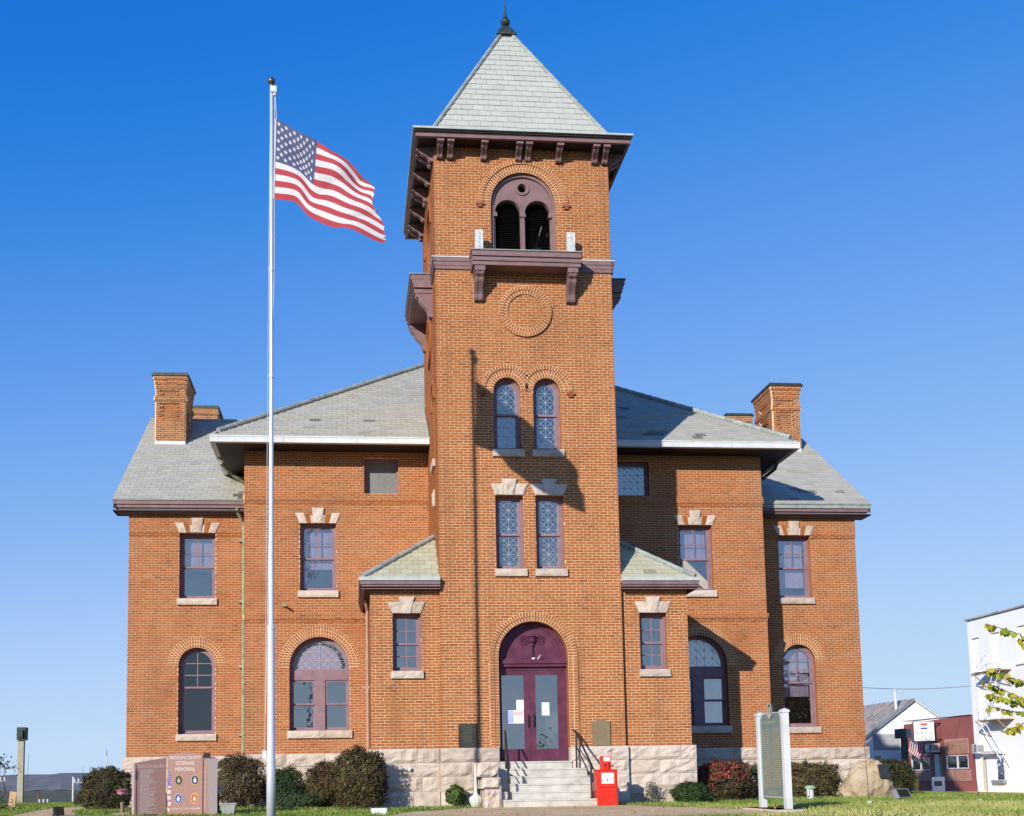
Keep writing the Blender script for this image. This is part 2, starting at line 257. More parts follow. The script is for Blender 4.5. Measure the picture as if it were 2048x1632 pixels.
# ================================================================== COURTHOUSE
HOUSE = empty('courthouse', (0, 2, G), 'two storey red brick courthouse with a tall square tower and grey slate roofs', 'courthouse')
CH = 0.0685; BL = 0.211; JT = 0.0125
def brick_faces(mb, W, u0, u1, z0, z1, d, t):
    vs = [W.P(u0, z0, d), W.P(u1, z0, d), W.P(u1, z1, d), W.P(u0, z1, d), W.P(u0, z0, d - 0.014), W.P(u1, z0, d - 0.014), W.P(u1, z1, d - 0.014), W.P(u0, z1, d - 0.014)]
    mb.add(vs, [(0, 1, 2, 3), (1, 5, 6, 2), (3, 2, 6, 7), (4, 0, 3, 7), (4, 5, 1, 0)], t)
LOOSE = []      # bricks kept as single pieces
def brick_wall(W, u0, u1, z0, z1, openings, name='wall', proud=None, depth=0.34, lay=True, single=None, top=None, notch=None, mats=None):
    """openings: dict(kind rect/arch, u0,u1,z0,z1/zs, cut radius)"""
    holes = []
    for o in openings:
        if o['k'] == 'rect': holes.append(rect_pts(o['u0'], o['u1'], o['z0'], o['z1']))
        else: holes.append(arch_pts((o['u0'] + o['u1']) / 2, (o['u1'] - o['u0']) / 2, o['z0'], o['zs']))
    mb = MB(); outer = rect_pts(u0, u1, z0, z1) if top is None else [(u0, z0), (u1, z0)] + top
    MBk, MMo = mats or (M_brick, M_mortar)
    if notch:
        ap = [(notch['u1'] if False else u, z) for u, z in arch_pts((notch['u0'] + notch['u1']) / 2, (notch['u1'] - notch['u0']) / 2, z0, notch['zs'])]
        outer = [(u0, z0), ap[0]] + ap[2:][::-1] + [ap[1], (u1, z0), (u1, z1), (u0, z1)]
        path = ap[1:] + [ap[0]]
        mb.add([W.P(u, z, 0) for u, z in path] + [W.P(u, z, -depth) for u, z in path], [(i, i + 1, len(path) + i + 1, len(path) + i) for i in range(len(path) - 1)], 0.5, 1)
    loops = [outer] + holes; tri = tessellate_polygon([[Vector((u, z, 0)) for u, z in l] for l in loops]); flat = [p for l in loops for p in l]
    mb.add([W.P(u, z, 0) for u, z in flat], [tuple(x) for x in tri], 0.5, 0)
    for l in holes:
        n = len(l); mb.add([W.P(u, z, 0) for u, z in l] + [W.P(u, z, -depth) for u, z in l], [(i, (i + 1) % n, n + (i + 1) % n, n + i) for i in range(n)], 0.5, 1)
    w = mb.build(name, [MMo, MBk], HOUSE)
    if not lay: return w
    bb = MB(); k = 0; z = z0
    while z < z1 - 0.03:
        za, zb = z + JT / 2, min(z + CH - JT / 2, z1); zm = (za + zb) / 2
        iv = [[u0, u1]]
        if top is not None:
            xs = [u for (ua, ha), (ub, hb) in zip(outer, outer[1:] + outer[:1]) if (ha - zm) * (hb - zm) < 0 for u in [ua + (ub - ua) * (zm - ha) / (hb - ha)]]
            if len(xs) < 2: break
            iv = [[min(xs), max(xs)]]
        for o in openings + ([notch] if notch else []):
            uc = (o['u0'] + o['u1']) / 2; hw = (o['u1'] - o['u0']) / 2
            c = None
            if o['k'] == 'rect':
                if o['z0'] - 0.01 < zm < o['z1'] + 0.01: c = (o['u0'], o['u1'])
            else:
                if o['z0'] - 0.01 < zm <= o['zs']: c = (o['u0'], o['u1'])
                elif zm > o['zs'] and zm - o['zs'] < o['cut']:
                    h = math.sqrt(o['cut'] ** 2 - (zm - o['zs']) ** 2); c = (uc - h, uc + h)
            if c:
                nv = []
                for a, b in iv:
                    if c[1] <= a or c[0] >= b: nv.append([a, b]); continue
                    if c[0] > a + 0.02: nv.append([a, c[0]])
                    if c[1] < b - 0.02: nv.append([c[1], b])
                iv = nv
        d = 0.005 + (proud(zm) if proud else 0)
        off = (k % 2) * BL / 2 + (0.03 if k % 7 == 3 else 0)
        for a, b in iv:
            u = u0 - off
            while u < b:
                x0 = max(u + JT / 2, a if a == u0 else a + 0.002); x1 = min(u + BL - JT / 2, b)
                u += BL
                if x1 - x0 < 0.025: continue
                t = min(1, max(0, random.gauss(0.5, 0.12)))
                dd = d + random.uniform(-0.0015, 0.0015)
                if single and single(x0, x1, za, zb) and len(LOOSE) < 300: LOOSE.append((w, W, x0, x1, za, zb, dd, t))
                else: brick_faces(bb, W, x0, x1, za, zb, dd, t)
        if proud and proud(zm) > 0.004:      # closed top and bottom of a projecting course
            for a, b in iv: box_w(bb, W, a, b, z + 0.001, z + CH - 0.001, 0, d - 0.005, 0.5, 1)
        z += CH; k += 1
    bb.build('brick', [MBk, MMo], w, kind='stuff')
    return w
def ring(W, uc, zs, radii, drop=0.0, full=False, side=None, name='brick_arch'):
    mb = MB(); bk = MB()
    for r0, r1, d in radii:
        a0, a1 = (0, 2 * math.pi) if full else (0, math.pi)
        n = max(8, int((a1 - a0) * (r0 + r1) / 2 / 0.072)); seg = 48 if full else 28
        # mortar bed
        vs = []; fs = []; sf_ = []
        for i in range(seg + 1):
            a = a0 + (a1 - a0) * i / seg
            for r, dd in ((r0, d - 0.004), (r1, d - 0.004), (r0, -0.05), (r1, -0.01)): vs.append(W.P(uc + r * math.cos(a), zs + r * math.sin(a), dd))
        for i in range(seg):
            o = i * 4; fs += [(o, o + 1, o + 5, o + 4)]; sf_ += [(o + 1, o + 3, o + 7, o + 5), (o, o + 4, o + 6, o + 2)]
        if side is None: mb.add(vs, sf_, 0.4)
        if side is None: bk.add(vs, fs, 0.5)
        elif r0 < 0.5: bk.add(vs, fs, 0.5)
        else:
            keep = [f for f in fs if (uc + (r0 + r1) / 2 * math.cos(a0 + (a1 - a0) * (f[0] // 4 + 0.5) / seg)) * side > 0]; bk.add(vs, keep, 0.5)
        for i in range(n):
            g = 0.055 / r0 * 0.12
            b0 = a0 + (a1 - a0) * (i + 0.12) / n; b1 = a0 + (a1 - a0) * (i + 0.88) / n
            if side is not None and (uc + (r0 + r1) / 2 * math.cos((b0 + b1) / 2)) * side < 0.0: continue
            q = [(r0 + 0.006, b0), (r1 - 0.006, b0), (r1 - 0.006, b1), (r0 + 0.006, b1)]
            f = [W.P(uc + r * math.cos(a), zs + r * math.sin(a), d) for r, a in q]; b = [W.P(uc + r * math.cos(a), zs + r * math.sin(a), d - 0.02) for r, a in q]
            mb.add(f + b, [(0, 1, 2, 3), (0, 4, 5, 1), (1, 5, 6, 2), (2, 6, 7, 3), (3, 7, 4, 0)], min(1, max(0, random.gauss(0.48, 0.15))))
        if drop:
            for sg in (-1, 1):
                if side is not None and sg != side: continue
                z = zs - CH
                ua, ub = sorted((uc + sg * r0, uc + sg * r1)); box_w(bk, W, ua, ub, zs - drop, zs, -0.03, d - 0.004)
                while z > zs - drop:
                    brick_faces(mb, W, ua + 0.006, ub - 0.006, z + 0.007, z + CH - 0.007, d, min(1, max(0, random.gauss(0.48, 0.15)))); z -= CH
    if bk.v:
        o = len(mb.v); mb.v += bk.v; mb.f += [[i + o for i in f] for f in bk.f]; mb.t += bk.t; mb.m = [0] * (len(mb.f) - len(bk.f)) + [1] * len(bk.f)
    return mb.build(name, [M_brick, M_mortar], HOUSE, kind='stuff')
# -------- windows
def came(mb, W, uc, hw, z0, z1, cell, d, zs=None, r=None, th=0.0058, phase=0.0):
    def inside(u, z):
        if abs(u - uc) > hw or z < z0 or z > z1: return False
        if zs is not None and z > zs and (u - uc) ** 2 + (z - zs) ** 2 > r * r: return False
        return True
    def seg(p, q):
        n = max(6, int(math.hypot(q[0] - p[0], q[1] - p[1]) / 0.02)); run = None
        for i in range(n + 1):
            x = (p[0] + (q[0] - p[0]) * i / n, p[1] + (q[1] - p[1]) * i / n)
            if inside(*x):
                if run is None: run = [x, x]
                run[1] = x
            if (not inside(*x) or i == n) and run:
                a, b = run; run = None
                L = math.hypot(b[0] - a[0], b[1] - a[1])
                if L < 0.02: continue
                nx, nz = -(b[1] - a[1]) / L * th / 2, (b[0] - a[0]) / L * th / 2
                mb.add([W.P(a[0] + nx, a[1] + nz, d), W.P(a[0] - nx, a[1] - nz, d), W.P(b[0] - nx, b[1] - nz, d), W.P(b[0] + nx, b[1] + nz, d),
                        W.P(a[0] + nx, a[1] + nz, d - 0.006), W.P(a[0] - nx, a[1] - nz, d - 0.006), W.P(b[0] - nx, b[1] - nz, d - 0.006), W.P(b[0] + nx, b[1] + nz, d - 0.006)],
                       [(0, 1, 2, 3), (0, 3, 7, 4), (1, 5, 6, 2), (0, 4, 5, 1), (3, 2, 6, 7)])
    nc = max(1, round(2 * hw / cell)); c = 2 * hw / nc
    for i in range(1, nc): seg((uc - hw + i * c, z0), (uc - hw + i * c, z1))
    z = z0 + phase * c
    zz = z - c
    while zz < z1:
        seg((uc - hw, zz), (uc + hw, zz))
        for i in range(nc):
            seg((uc - hw + i * c, zz), (uc - hw + (i + 1) * c, zz + c)); seg((uc - hw + i * c, zz + c), (uc - hw + (i + 1) * c, zz))
        zz += c
    # border strip
    for a, b in (((uc - hw + 0.01, z0 + 0.004), (uc + hw - 0.01, z0 + 0.004)), ((uc - hw + 0.006, z0), (uc - hw + 0.006, zs or z1)), ((uc + hw - 0.006, z0), (uc + hw - 0.006, zs or z1))): seg(a, b)
    if zs is not None:
        rr = r - 0.006
        for i in range(16):
            a, b = math.pi * i / 16, math.pi * (i + 1) / 16; seg((uc + rr * math.cos(a), zs + rr * math.sin(a)), (uc + rr * math.cos(b), zs + rr * math.sin(b)))
def cells(u0, u1, z0, z1, nc, nr, bar, zs=None, uc=None, r=None):
    out = []
    cw = (u1 - u0 - bar * (nc - 1)) / nc; chh = (z1 - z0 - bar * (nr - 1)) / nr
    for j in range(nr):
        for i in range(nc):
            a = u0 + i * (cw + bar); b = a + cw; c = z0 + j * (chh + bar); d = c + chh
            if zs is None or d <= zs: 
                if zs is not None and d <= zs or zs is None: out.append(rect_pts(a, b, c, d)); continue
            tops = []
            for k in range(11):
                u = b + (a - b) * k / 10; h = r * r - (u - uc) ** 2
                zt = min(d, zs + math.sqrt(max(h, 0)))
                tops.append((u, zt))
            if max(t[1] for t in tops) < c + 0.02: continue
            tops = [(u, max(zt, c + 0.004)) for u, zt in tops]
            out.append([(a, c), (b, c)] + tops)
    return out
def sash(W, win, outer, holes, d, name, thick=0.035, glassm=None, panes=True):
    mb = MB(); plate(mb, W, outer, holes, d - thick, d); mb.build(name, M_frame, win)
    if panes:
        for h in holes:
            g = MB(); g.add([W.P(u, z, d - 0.02) for u, z in h], [tuple(range(len(h)))]); g.build('pane', glassm or M_glass, win)
def lintel3(W, win, uc, hw, z, fl=0.12, h=0.28, hk=0.40):
    """three stones with a raised keystone"""
    for q, dd in (([(uc - hw, z), (uc - 0.095, z), (uc - 0.16, z + h), (uc - hw - fl, z + h)], 0.03), ([(uc + 0.095, z), (uc + hw, z), (uc + hw + fl, z + h), (uc + 0.16, z + h)], 0.03), ([(uc - 0.095, z - 0.01), (uc + 0.095, z - 0.01), (uc + 0.19, z + hk), (uc - 0.19, z + hk)], 0.06)):
        mb = MB(); rock(mb, W, q, -0.05, dd + 0.015, 5, 4, 0.016, 0.012); mb.build('keystone' if dd > 0.05 else 'lintel_stone', M_stone, win)
def lintel5(W, win, uc, hw, z, h=0.285, o=0.0):
    if o: W = Wall(W.O + W.N * o, W.U, W.N)
    fl = 0.13; mb2 = MB()
    L = lambda a: (uc + a * (hw) / 1.0, z); 
    def quad(a0, a1, hh, h0=0.0): return [(uc + a0 * hw, z), (uc + a1 * hw, z), (uc + a1 * (hw + fl * hh / h), z + hh), (uc + a0 * (hw + fl * hh / h), z + hh)]
    for a0, a1, hh, dd in ((-1, -0.62, h, 0.03), (0.62, 1, h, 0.03), (-0.36, -0.10, 0.215, 0.03), (0.10, 0.36, 0.215, 0.03)):
        mb = MB(); rock(mb, W, quad(a0, a1, hh), -0.05, dd + 0.012, 3, 4, 0.014, 0.012); mb.build('lintel_stone', M_stone, win)
    mb = MB(); rock(mb, W, [(uc - 0.105, z), (uc + 0.105, z), (uc + 0.165, z + 0.42), (uc - 0.165, z + 0.42)], -0.05, 0.07, 4, 5, 0.018, 0.014); mb.build('keystone', M_stone, win)
    for s in (-1, 1):      # brick voussoirs between the stones
        for k in range(3):
            a0 = s * (0.37 + 0.083 * k); a1 = s * (0.37 + 0.083 * (k + 0.86)); a0, a1 = min(a0, a1), max(a0, a1)
            q = quad(a0, a1, h - 0.02); mb2.add([W.P(u, zz, 0.022) for u, zz in q] + [W.P(u, zz, 0.0) for u, zz in q], [(0, 1, 2, 3), (0, 4, 5, 1), (1, 5, 6, 2), (2, 6, 7, 3), (3, 7, 4, 0)], random.gauss(0.5, 0.1))
    mb2.build('lintel_brick', M_brick, win, kind='stuff')
def sill(W, win, u0, u1, z, h=0.18):
    mb = MB(); rock(mb, W, [(u0, z - h), (u1, z - h), (u1, z), (u0, z)], -0.12, 0.085, 9, 3, 0.012, 0.014)
    mb.add([W.P(u0, z, 0.071), W.P(u1, z, 0.071), W.P(u1, z, -0.16), W.P(u0, z, -0.16)], [(0, 1, 2, 3)], 0.7); mb.build('sill', M_stone, win)
def blind(W, win, u0, u1, z0, z1, m):
    mb = MB(); n = 12
    vs = []; 
    for i in range(n + 1):
        u = u0 + (u1 - u0) * i / n; d = -0.27 + 0.006 * math.sin(i * 2.1)
        vs += [W.P(u, z0, d), W.P(u, z1, d)]
    mb.add(vs, [(2 * i, 2 * i + 2, 2 * i + 3, 2 * i + 1) for i in range(n)]); box_w(mb, W, u0, u1, z0 - 0.02, z0, -0.275, -0.262); mb.build('blind', m, win)
def window(W, kind, uc, hw, z0, z1, zs=None, name='window', shade=None, box=True):
    """casing is the window object itself"""
    W = Wall(W.O - W.N * 0.095, W.U, W.N)
    c = 0.055; mb = MB()
    outer = rect_pts(uc - hw, uc + hw, z0, z1) if zs is None else arch_pts(uc, hw, z0, zs)
    ih = hw - c; zb = z0 + 0.03
    hole = rect_pts(uc - ih, uc + ih, zb, z1 - c) if zs is None else arch_pts(uc, ih, zb, zs)
    plate(mb, W, outer, [hole], -0.19, -0.085)
    if zs is None:      # brick mould
        plate(mb, W, outer, [rect_pts(uc - hw + 0.025, uc + hw - 0.025, z0 + 0.02, z1 - 0.025)], -0.085, -0.06)
    else: plate(mb, W, outer, [arch_pts(uc, hw - 0.028, z0 + 0.02, zs)], -0.085, -0.055)
    win = mb.build(name, M_frame, HOUSE)
    z1i = (z1 - c) if zs is None else None; st = 0.055
    du, dl = -0.11, -0.145
    if kind in ('lattice', 'two_one', 'two_two'):
        zm = zb + (z1i - zb) * (0.49 if kind != 'two_one' else 0.50)
        nc, nr = (1, 1) if kind == 'lattice' else (2, 2)
        hs = cells(uc - ih + st, uc + ih - st, zm + 0.03, z1i - st, nc, nr, 0.022); sash(W, win, rect_pts(uc - ih, uc + ih, zm - 0.02, z1i), hs, du, 'upper_sash')
        nc2, nr2 = (2, 2) if kind == 'two_two' else (1, 1)
        hl = cells(uc - ih + st, uc + ih - st, zb + 0.085, zm - 0.03, nc2, nr2, 0.022); sash(W, win, rect_pts(uc - ih, uc + ih, zb, zm + 0.02), hl, dl, 'lower_sash')
        if kind == 'lattice':
            m2 = MB(); came(m2, W, uc, ih - st, zm + 0.03, z1i - st, 0.24, du - 0.014, phase=0.5); came(m2, W, uc, ih - st, zb + 0.085, zm - 0.03, 0.24, dl - 0.014, phase=0.25); m2.build('lead_lattice', M_lead, win)
    elif kind == 'arch_lattice':
        zm = zb + (zs + hw - zb) * 0.50; r = ih - st
        hu = arch_pts(uc, r, zm + 0.03, zs); sash(W, win, arch_pts(uc, ih, zm - 0.02, zs), [hu], du, 'upper_sash')
        hl = rect_pts(uc - r, uc + r, zb + 0.085, zm - 0.03); sash(W, win, rect_pts(uc - ih, uc + ih, zb, zm + 0.02), [hl], dl, 'lower_sash')
        m2 = MB(); came(m2, W, uc, r, zm + 0.03, zs + r, 0.22, du - 0.014, zs, r, phase=0.35); came(m2, W, uc, r, zb + 0.085, zm - 0.03, 0.22, dl - 0.014, phase=0.25); m2.build('lead_lattice', M_lead, win)
    elif kind == 'arch_six':
        zm = zb + (zs + hw - zb) * 0.535; r = ih - st
        hs = cells(uc - r, uc + r, zm + 0.03, zs + r, 2, 3, 0.024, zs, uc, r); sash(W, win, arch_pts(uc, ih, zm - 0.02, zs), hs, du, 'upper_sash', glassm=GL[0])
        hl = [rect_pts(uc - r, uc + r, zb + 0.085, zm - 0.03)]; sash(W, win, rect_pts(uc - ih, uc + ih, zb, zm + 0.02), hl, dl, 'lower_sash', glassm=GL[0])
    elif kind == 'square':
        m3 = MB(); plate(m3, W, rect_pts(uc - ih, uc + ih, zb, z1i), [rect_pts(uc - ih + 0.03, uc + ih - 0.03, zb + 0.03, z1i - 0.03)], -0.15, -0.11); m3.build('sash', M_frame, win)
        g = MB(); g.add([W.P(u, z, -0.13) for u, z in rect_pts(uc - ih + 0.03, uc + ih - 0.03, zb + 0.03, z1i - 0.03)], [(0, 1, 2, 3)]); g.build('pane', M_glass_b if uc > 0 else M_storm, win)
        m2 = MB(); came(m2, W, uc, ih - 0.03, zb + 0.03, z1i - 0.03, 0.215, -0.12 if uc > 0 else -0.1295, th=0.006 if uc > 0 else 0.004); m2.build('lead_lattice', M_lead if uc > 0 else M_storml, win)
    elif kind == 'big':
        zt = zs - 0.10; r = ih - 0.05
        # transom rail, mullion
        m3 = MB(); box_w(m3, W, uc - ih, uc + ih, zt - 0.26, zt, -0.17, -0.075); m3.build('transom', M_frame, win)
        m3 = MB(); box_w(m3, W, uc - 0.14, uc + 0.14, zb, zt - 0.26, -0.17, -0.078); m3.build('mullion', M_frame, win)
        hu = arch_pts(uc, r, zt + 0.04, zs); sash(W, win, arch_pts(uc, ih, zt, zs), [hu], du, 'fanlight', glassm=M_glass_d if uc < 0 else M_glass)
        m2 = MB(); came(m2, W, uc, r, zt + 0.04, zs + r, 0.235, du - 0.012, zs, r, phase=0.0); m2.build('lead_lattice', M_lead, win)
        for s in (-1, 1):
            a, b = sorted((uc + s * 0.14, uc + s * ih)); z1s = zt - 0.26; zm = (zb + z1s) / 2 + 0.02
            sash(W, win, rect_pts(a, b, zm - 0.02, z1s), [rect_pts(a + 0.05, b - 0.05, zm + 0.03, z1s - 0.05)], du, 'upper_sash')
            sash(W, win, rect_pts(a, b, zb, zm + 0.02), [rect_pts(a + 0.05, b - 0.05, zb + 0.07, zm - 0.03)], dl, 'lower_sash')
    if shade:
        f0, f1, mm = shade; zt = z1 if zs is None else zs + hw * 0.8
        blind(W, win, uc - ih + 0.05, uc + ih - 0.05, z0 + (zt - z0) * f0, z0 + (zt - z0) * f1 - 0.06, mm)
    return win
GL = [M_glass]
def op_r(uc, hw, z0, z1): return dict(k='rect', u0=uc - hw, u1=uc + hw, z0=z0, z1=z1)
def op_a(uc, hw, z0, zs, cut): return dict(k='arch', u0=uc - hw, u1=uc + hw, z0=z0, zs=zs, cut=cut)

A = 2.25; B1 = 3.523; B2 = 4.90; MH = 7.294; WH = 10.633
WF = Wall((0, 0, 0), (1, 0, 0), (0, -1, 0))                  # tower front
WL = Wall((-A, A, 0), (0, -1, 0), (-1, 0, 0))                # tower left side, u = 2.25 - y
WR = Wall((A, A, 0), (0, 1, 0), (1, 0, 0))                   # tower right side
TZ = 15.27
DOOR = op_a(0.015, 0.86, -0.34, 2.22, 1.0)
tf_ops = [DOOR, op_r(-0.495, 0.35, 4.37, 6.22), op_r(0.505, 0.35, 4.37, 6.22), op_a(-0.495, 0.345, 7.38, 8.89, 0.545), op_a(0.505, 0.345, 7.38, 8.89, 0.545), op_a(0.02, 0.83, 12.45, 13.81, 1.05)]
# front of the tower starts on the stone base
DOORW = dict(DOOR); DOORW['z0'] = 0.0
tf = brick_wall(WF, -A, A, 0.0, TZ, tf_ops[1:], depth=0.36, notch=dict(DOOR, z0=0.0), single=lambda a, b, c, d: d < 1.35)
def wallside(W, sgn):
    return brick_wall(W, -A, A, 0.0, TZ, [op_a(sgn * 1.0, 0.345, 7.38, 8.89, 0.545), op_a(0, 0.83, 12.45, 13.81, 1.05)], depth=0.3)
wallside(WL, 1); wallside(WR, -1)
WBk = Wall((0, 2 * A, 0), (-1, 0, 0), (0, 1, 0)); brick_wall(WBk, -A, A, 9.0, TZ, [op_a(0, 0.83, 12.45, 13.81, 1.05)], depth=0.3)
# loose bricks as single objects
BM = []
for k in range(8):
    mb = MB(); mb.add([(-.5, 0, -.5), (.5, 0, -.5), (.5, 0, .5), (-.5, 0, .5), (-.5, 1, -.5), (.5, 1, -.5), (.5, 1, .5), (-.5, 1, .5)], [(0, 1, 2, 3), (1, 5, 6, 2), (3, 2, 6, 7), (4, 0, 3, 7), (4, 5, 1, 0)], 0.22 + 0.08 * k)
    o = mb.build('brick_piece', M_brick); BM.append(o.data); bpy.data.objects.remove(o)
for w, W, x0, x1, z0, z1, d, t in LOOSE:
    o = link('brick', BM[min(7, max(0, int((t - 0.2) / 0.08)))], w)
    o.location = W.P((x0 + x1) / 2, (z0 + z1) / 2, d); o.scale = (x1 - x0, 0.014, z1 - z0)
# arches
ring(WF, 0.015, 2.22, [(0.86, 0.97, 0.018), (0.975, 1.09, 0.045)], drop=2.2)
for sg, uc in ((-1, -0.495), (1, 0.505)):
    ring(WF, uc, 8.89, [(0.345, 0.455, 0.014), (0.455, 0.555, 0.016), (0.56, 0.665, 0.045)], side=sg, drop=0.0)
for W in (WF, WL, WR):
    ring(W, 0.02 if W is WF else 0, 13.81, [(0.83, 0.94, 0.014), (0.94, 1.045, 0.016), (1.05, 1.16, 0.045)])
    ring(W, 0.01 if W is WF else 0, 10.95, [(0.45, 0.555, 0.04), (0.56, 0.665, 0.065)], full=True)
ring(WL, 1.0, 8.89, [(0.345, 0.455, 0.014), (0.455, 0.555, 0.016), (0.56, 0.665, 0.045)]); ring(WR, -1.0, 8.89, [(0.345, 0.455, 0.014), (0.455, 0.555, 0.016), (0.56, 0.665, 0.045)])
# label stops
mb = MB()
for u, z in ((-1.09, 13.74), (1.13, 13.74), (1.12, 8.80), (-1.11, 8.80)):
    box_w(mb, WF, u - 0.10, u + 0.10, z, z + 0.055, 0, 0.06); box_w(mb, WF, u - 0.055, u + 0.055, z - 0.06, z, 0, 0.05)
mb.build('label_stop', mat('label_brick', [(0.22, 0.07, 0.03), (0.32, 0.11, 0.05)], 0.85, 4, 0.3), HOUSE)
# tower windows
for uc in (-0.495, 0.505):
    w = window(WF, 'lattice', uc, 0.35, 4.37, 6.22, name='lattice_window'); sill(WF, w, uc - 0.395, uc + 0.405, 4.37); lintel3(WF, w, uc, 0.35, 6.235)
    w = window(WF, 'arch_lattice', uc, 0.345, 7.38, 9.235, 8.89, name='arched_lattice_window'); sill(WF, w, uc - 0.395, uc + 0.405, 7.38)
for W, u in ((WL, 1.0), (WR, -1.0)):
    w = window(W, 'arch_lattice', u, 0.345, 7.38, 9.235, 8.89, name='arched_lattice_window'); sill(W, w, u - 0.4, u + 0.4, 7.38)
    mb = MB(); rock(mb, W, [(u - 0.095, 6.23), (u + 0.095, 6.23), (u + 0.19, 6.63), (u - 0.19, 6.63)], -0.02, 0.06); mb.build('keystone', M_stone, HOUSE)
# belfry openings
for W in (WF, WL, WR):
    uc = 0.02 if W is WF else 0.0
    mb = MB(); hl = arch_pts(uc - 0.385, 0.325, 12.5, 13.62, 14); hr = arch_pts(uc + 0.385, 0.325, 12.5, 13.62, 14)
    plate(mb, W, arch_pts(uc, 0.83, 12.45, 13.81), [hl, hr, circ_pts(uc, 14.28, 0.105, 18)], -0.26, -0.13, back=True)
    plate(mb, W, arch_pts(uc, 0.83, 12.45, 13.81), [arch_pts(uc, 0.755, 12.451, 13.81)], -0.13, -0.075)
    bel = mb.build('belfry_tracery', M_mauve, HOUSE)
    m2 = MB(); plate(m2, W, circ_pts(uc, 14.28, 0.185), [circ_pts(uc, 14.28, 0.12)], -0.13, -0.10)
    for s in (-1, 1):      # hood moulds over the two lights
        po = [(uc + s * 0.385 + 0.385 * math.cos(math.pi * i / 16), 13.62 + 0.385 * math.sin(math.pi * i / 16)) for i in range(17)]; pi = [(uc + s * 0.385 + 0.33 * math.cos(math.pi * i / 16), 13.62 + 0.33 * math.sin(math.pi * i / 16)) for i in range(16, -1, -1)]
        plate(m2, W, po + pi, [], -0.13, -0.095)
    m2.build('moulding', M_mauve, bel)
    m2 = MB()
    for s in (0, -1, 1):
        cu = uc + s * 0.71; hw = 0.075 if s == 0 else 0.05
        box_w(m2, W, cu - hw, cu + hw, 13.50, 13.57, -0.16, -0.07); box_w(m2, W, cu - hw * 0.8, cu + hw * 0.8, 13.57, 13.62, -0.16, -0.085)
    box_w(m2, W, uc - 0.045, uc + 0.045, 12.45, 13.5, -0.16, -0.095); m2.build('colonnette', M_mauve, bel)
    m2 = MB()
    z = 12.5
    while z < 14.0:       # fine bird mesh slats
        box_w(m2, W, uc - 0.72, uc + 0.72, z, z + 0.004, -0.30, -0.296); z += 0.05
    m2.build('bird_screen', M_dark, bel)
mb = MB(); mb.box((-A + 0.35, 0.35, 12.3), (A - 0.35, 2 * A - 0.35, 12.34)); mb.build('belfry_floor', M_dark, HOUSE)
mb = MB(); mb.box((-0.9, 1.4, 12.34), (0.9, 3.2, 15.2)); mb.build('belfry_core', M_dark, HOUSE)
mb = MB(); mb.tube([(0.25, 0.9, 12.3), (0.62, 0.7, 13.6)], 0.02); mb.build('bell_rope', M_verdi, HOUSE)
# string course band + balconies + brackets
def scroll(mb, W, u0, u1, ztop, zbot, dep):
    h = ztop - zbot; pr = [(0, ztop), (dep, ztop), (dep, ztop - 0.20 * h), (dep * 0.97, ztop - 0.26 * h), (dep * 0.80, ztop - 0.33 * h)]
    for i in range(1, 9):
        a = i / 8; pr.append((dep * (0.80 - 0.52 * (1 - math.cos(a * math.pi)) / 2), ztop - h * (0.33 + 0.5 * a)))
    pr += [(dep * 0.27, zbot + 0.10 * h), (dep * 0.22, zbot + 0.03 * h), (dep * 0.12, zbot), (0, zbot)]
    profile_w(mb, W, pr, u0, u1)
    w = (u1 - u0) * 0.22
    pr2 = [(d + 0.016 if d > 0.001 else d, z) for d, z in pr]
    for c in (u0 + (u1 - u0) * 0.2, u0 + (u1 - u0) * 0.8): profile_w(mb, W, pr2, c - w / 2, c + w / 2)
for W in (WF, WL, WR):
    e = 0.075
    ext = A + e
    for a, b in ((-ext, -1.36), (1.36, ext)):
        mb = MB()
        for z0, z1, d in ((12.01, 12.10, 0.045), (12.10, 12.20, 0.058), (12.20, 12.30, 0.075)): box_w(mb, W, a if a > -ext else -A - d, b if b < ext else A + d, z0, z1, -0.02, d)
        o = mb.build('string_course', M_mauve, HOUSE)
        m2 = MB(); box_w(m2, W, a if a > -ext else -A - 0.085, b if b < ext else A + 0.085, 12.302, 12.325, -0.02, 0.087, 0.8); m2.build('flashing', M_white, o)
    mb = MB()
    for z0, z1, d in ((11.93, 12.03, 0.50), (12.03, 12.14, 0.53), (12.14, 12.27, 0.57)): box_w(mb, W, -1.30 - d * 0.12, 1.30 + d * 0.12, z0, z1, 0, d)
    bal = mb.build('balcony', M_mauve, HOUSE)
    m2 = MB(); box_w(m2, W, -1.40, 1.40, 12.272, 12.295, 0, 0.60); m2.build('lead_cover', M_copper, bal)
    for s in (-1, 1):
        m2 = MB(); scroll(m2, W, s * 1.17 - 0.11, s * 1.17 + 0.11, 11.928, 11.17, 0.44); m2.build('scroll_bracket', M_mauve, bal)
        m2 = MB(); box_w(m2, W, s * 1.17 - 0.13, s * 1.17 + 0.13, 11.80, 11.927, 0, 0.475); m2.build('bracket_cap', M_mauve, bal)
        if W is WF:
            m2 = MB(); box_w(m2, W, s * 1.165 - 0.095, s * 1.165 + 0.095, 12.296, 12.90, 0.20, 0.36); box_w(m2, W, s * 1.165 - 0.03, s * 1.165 + 0.03, 12.33, 12.86, 0.30, 0.367, 0.2); m2.build('balustrade_stub', M_pale, bal)
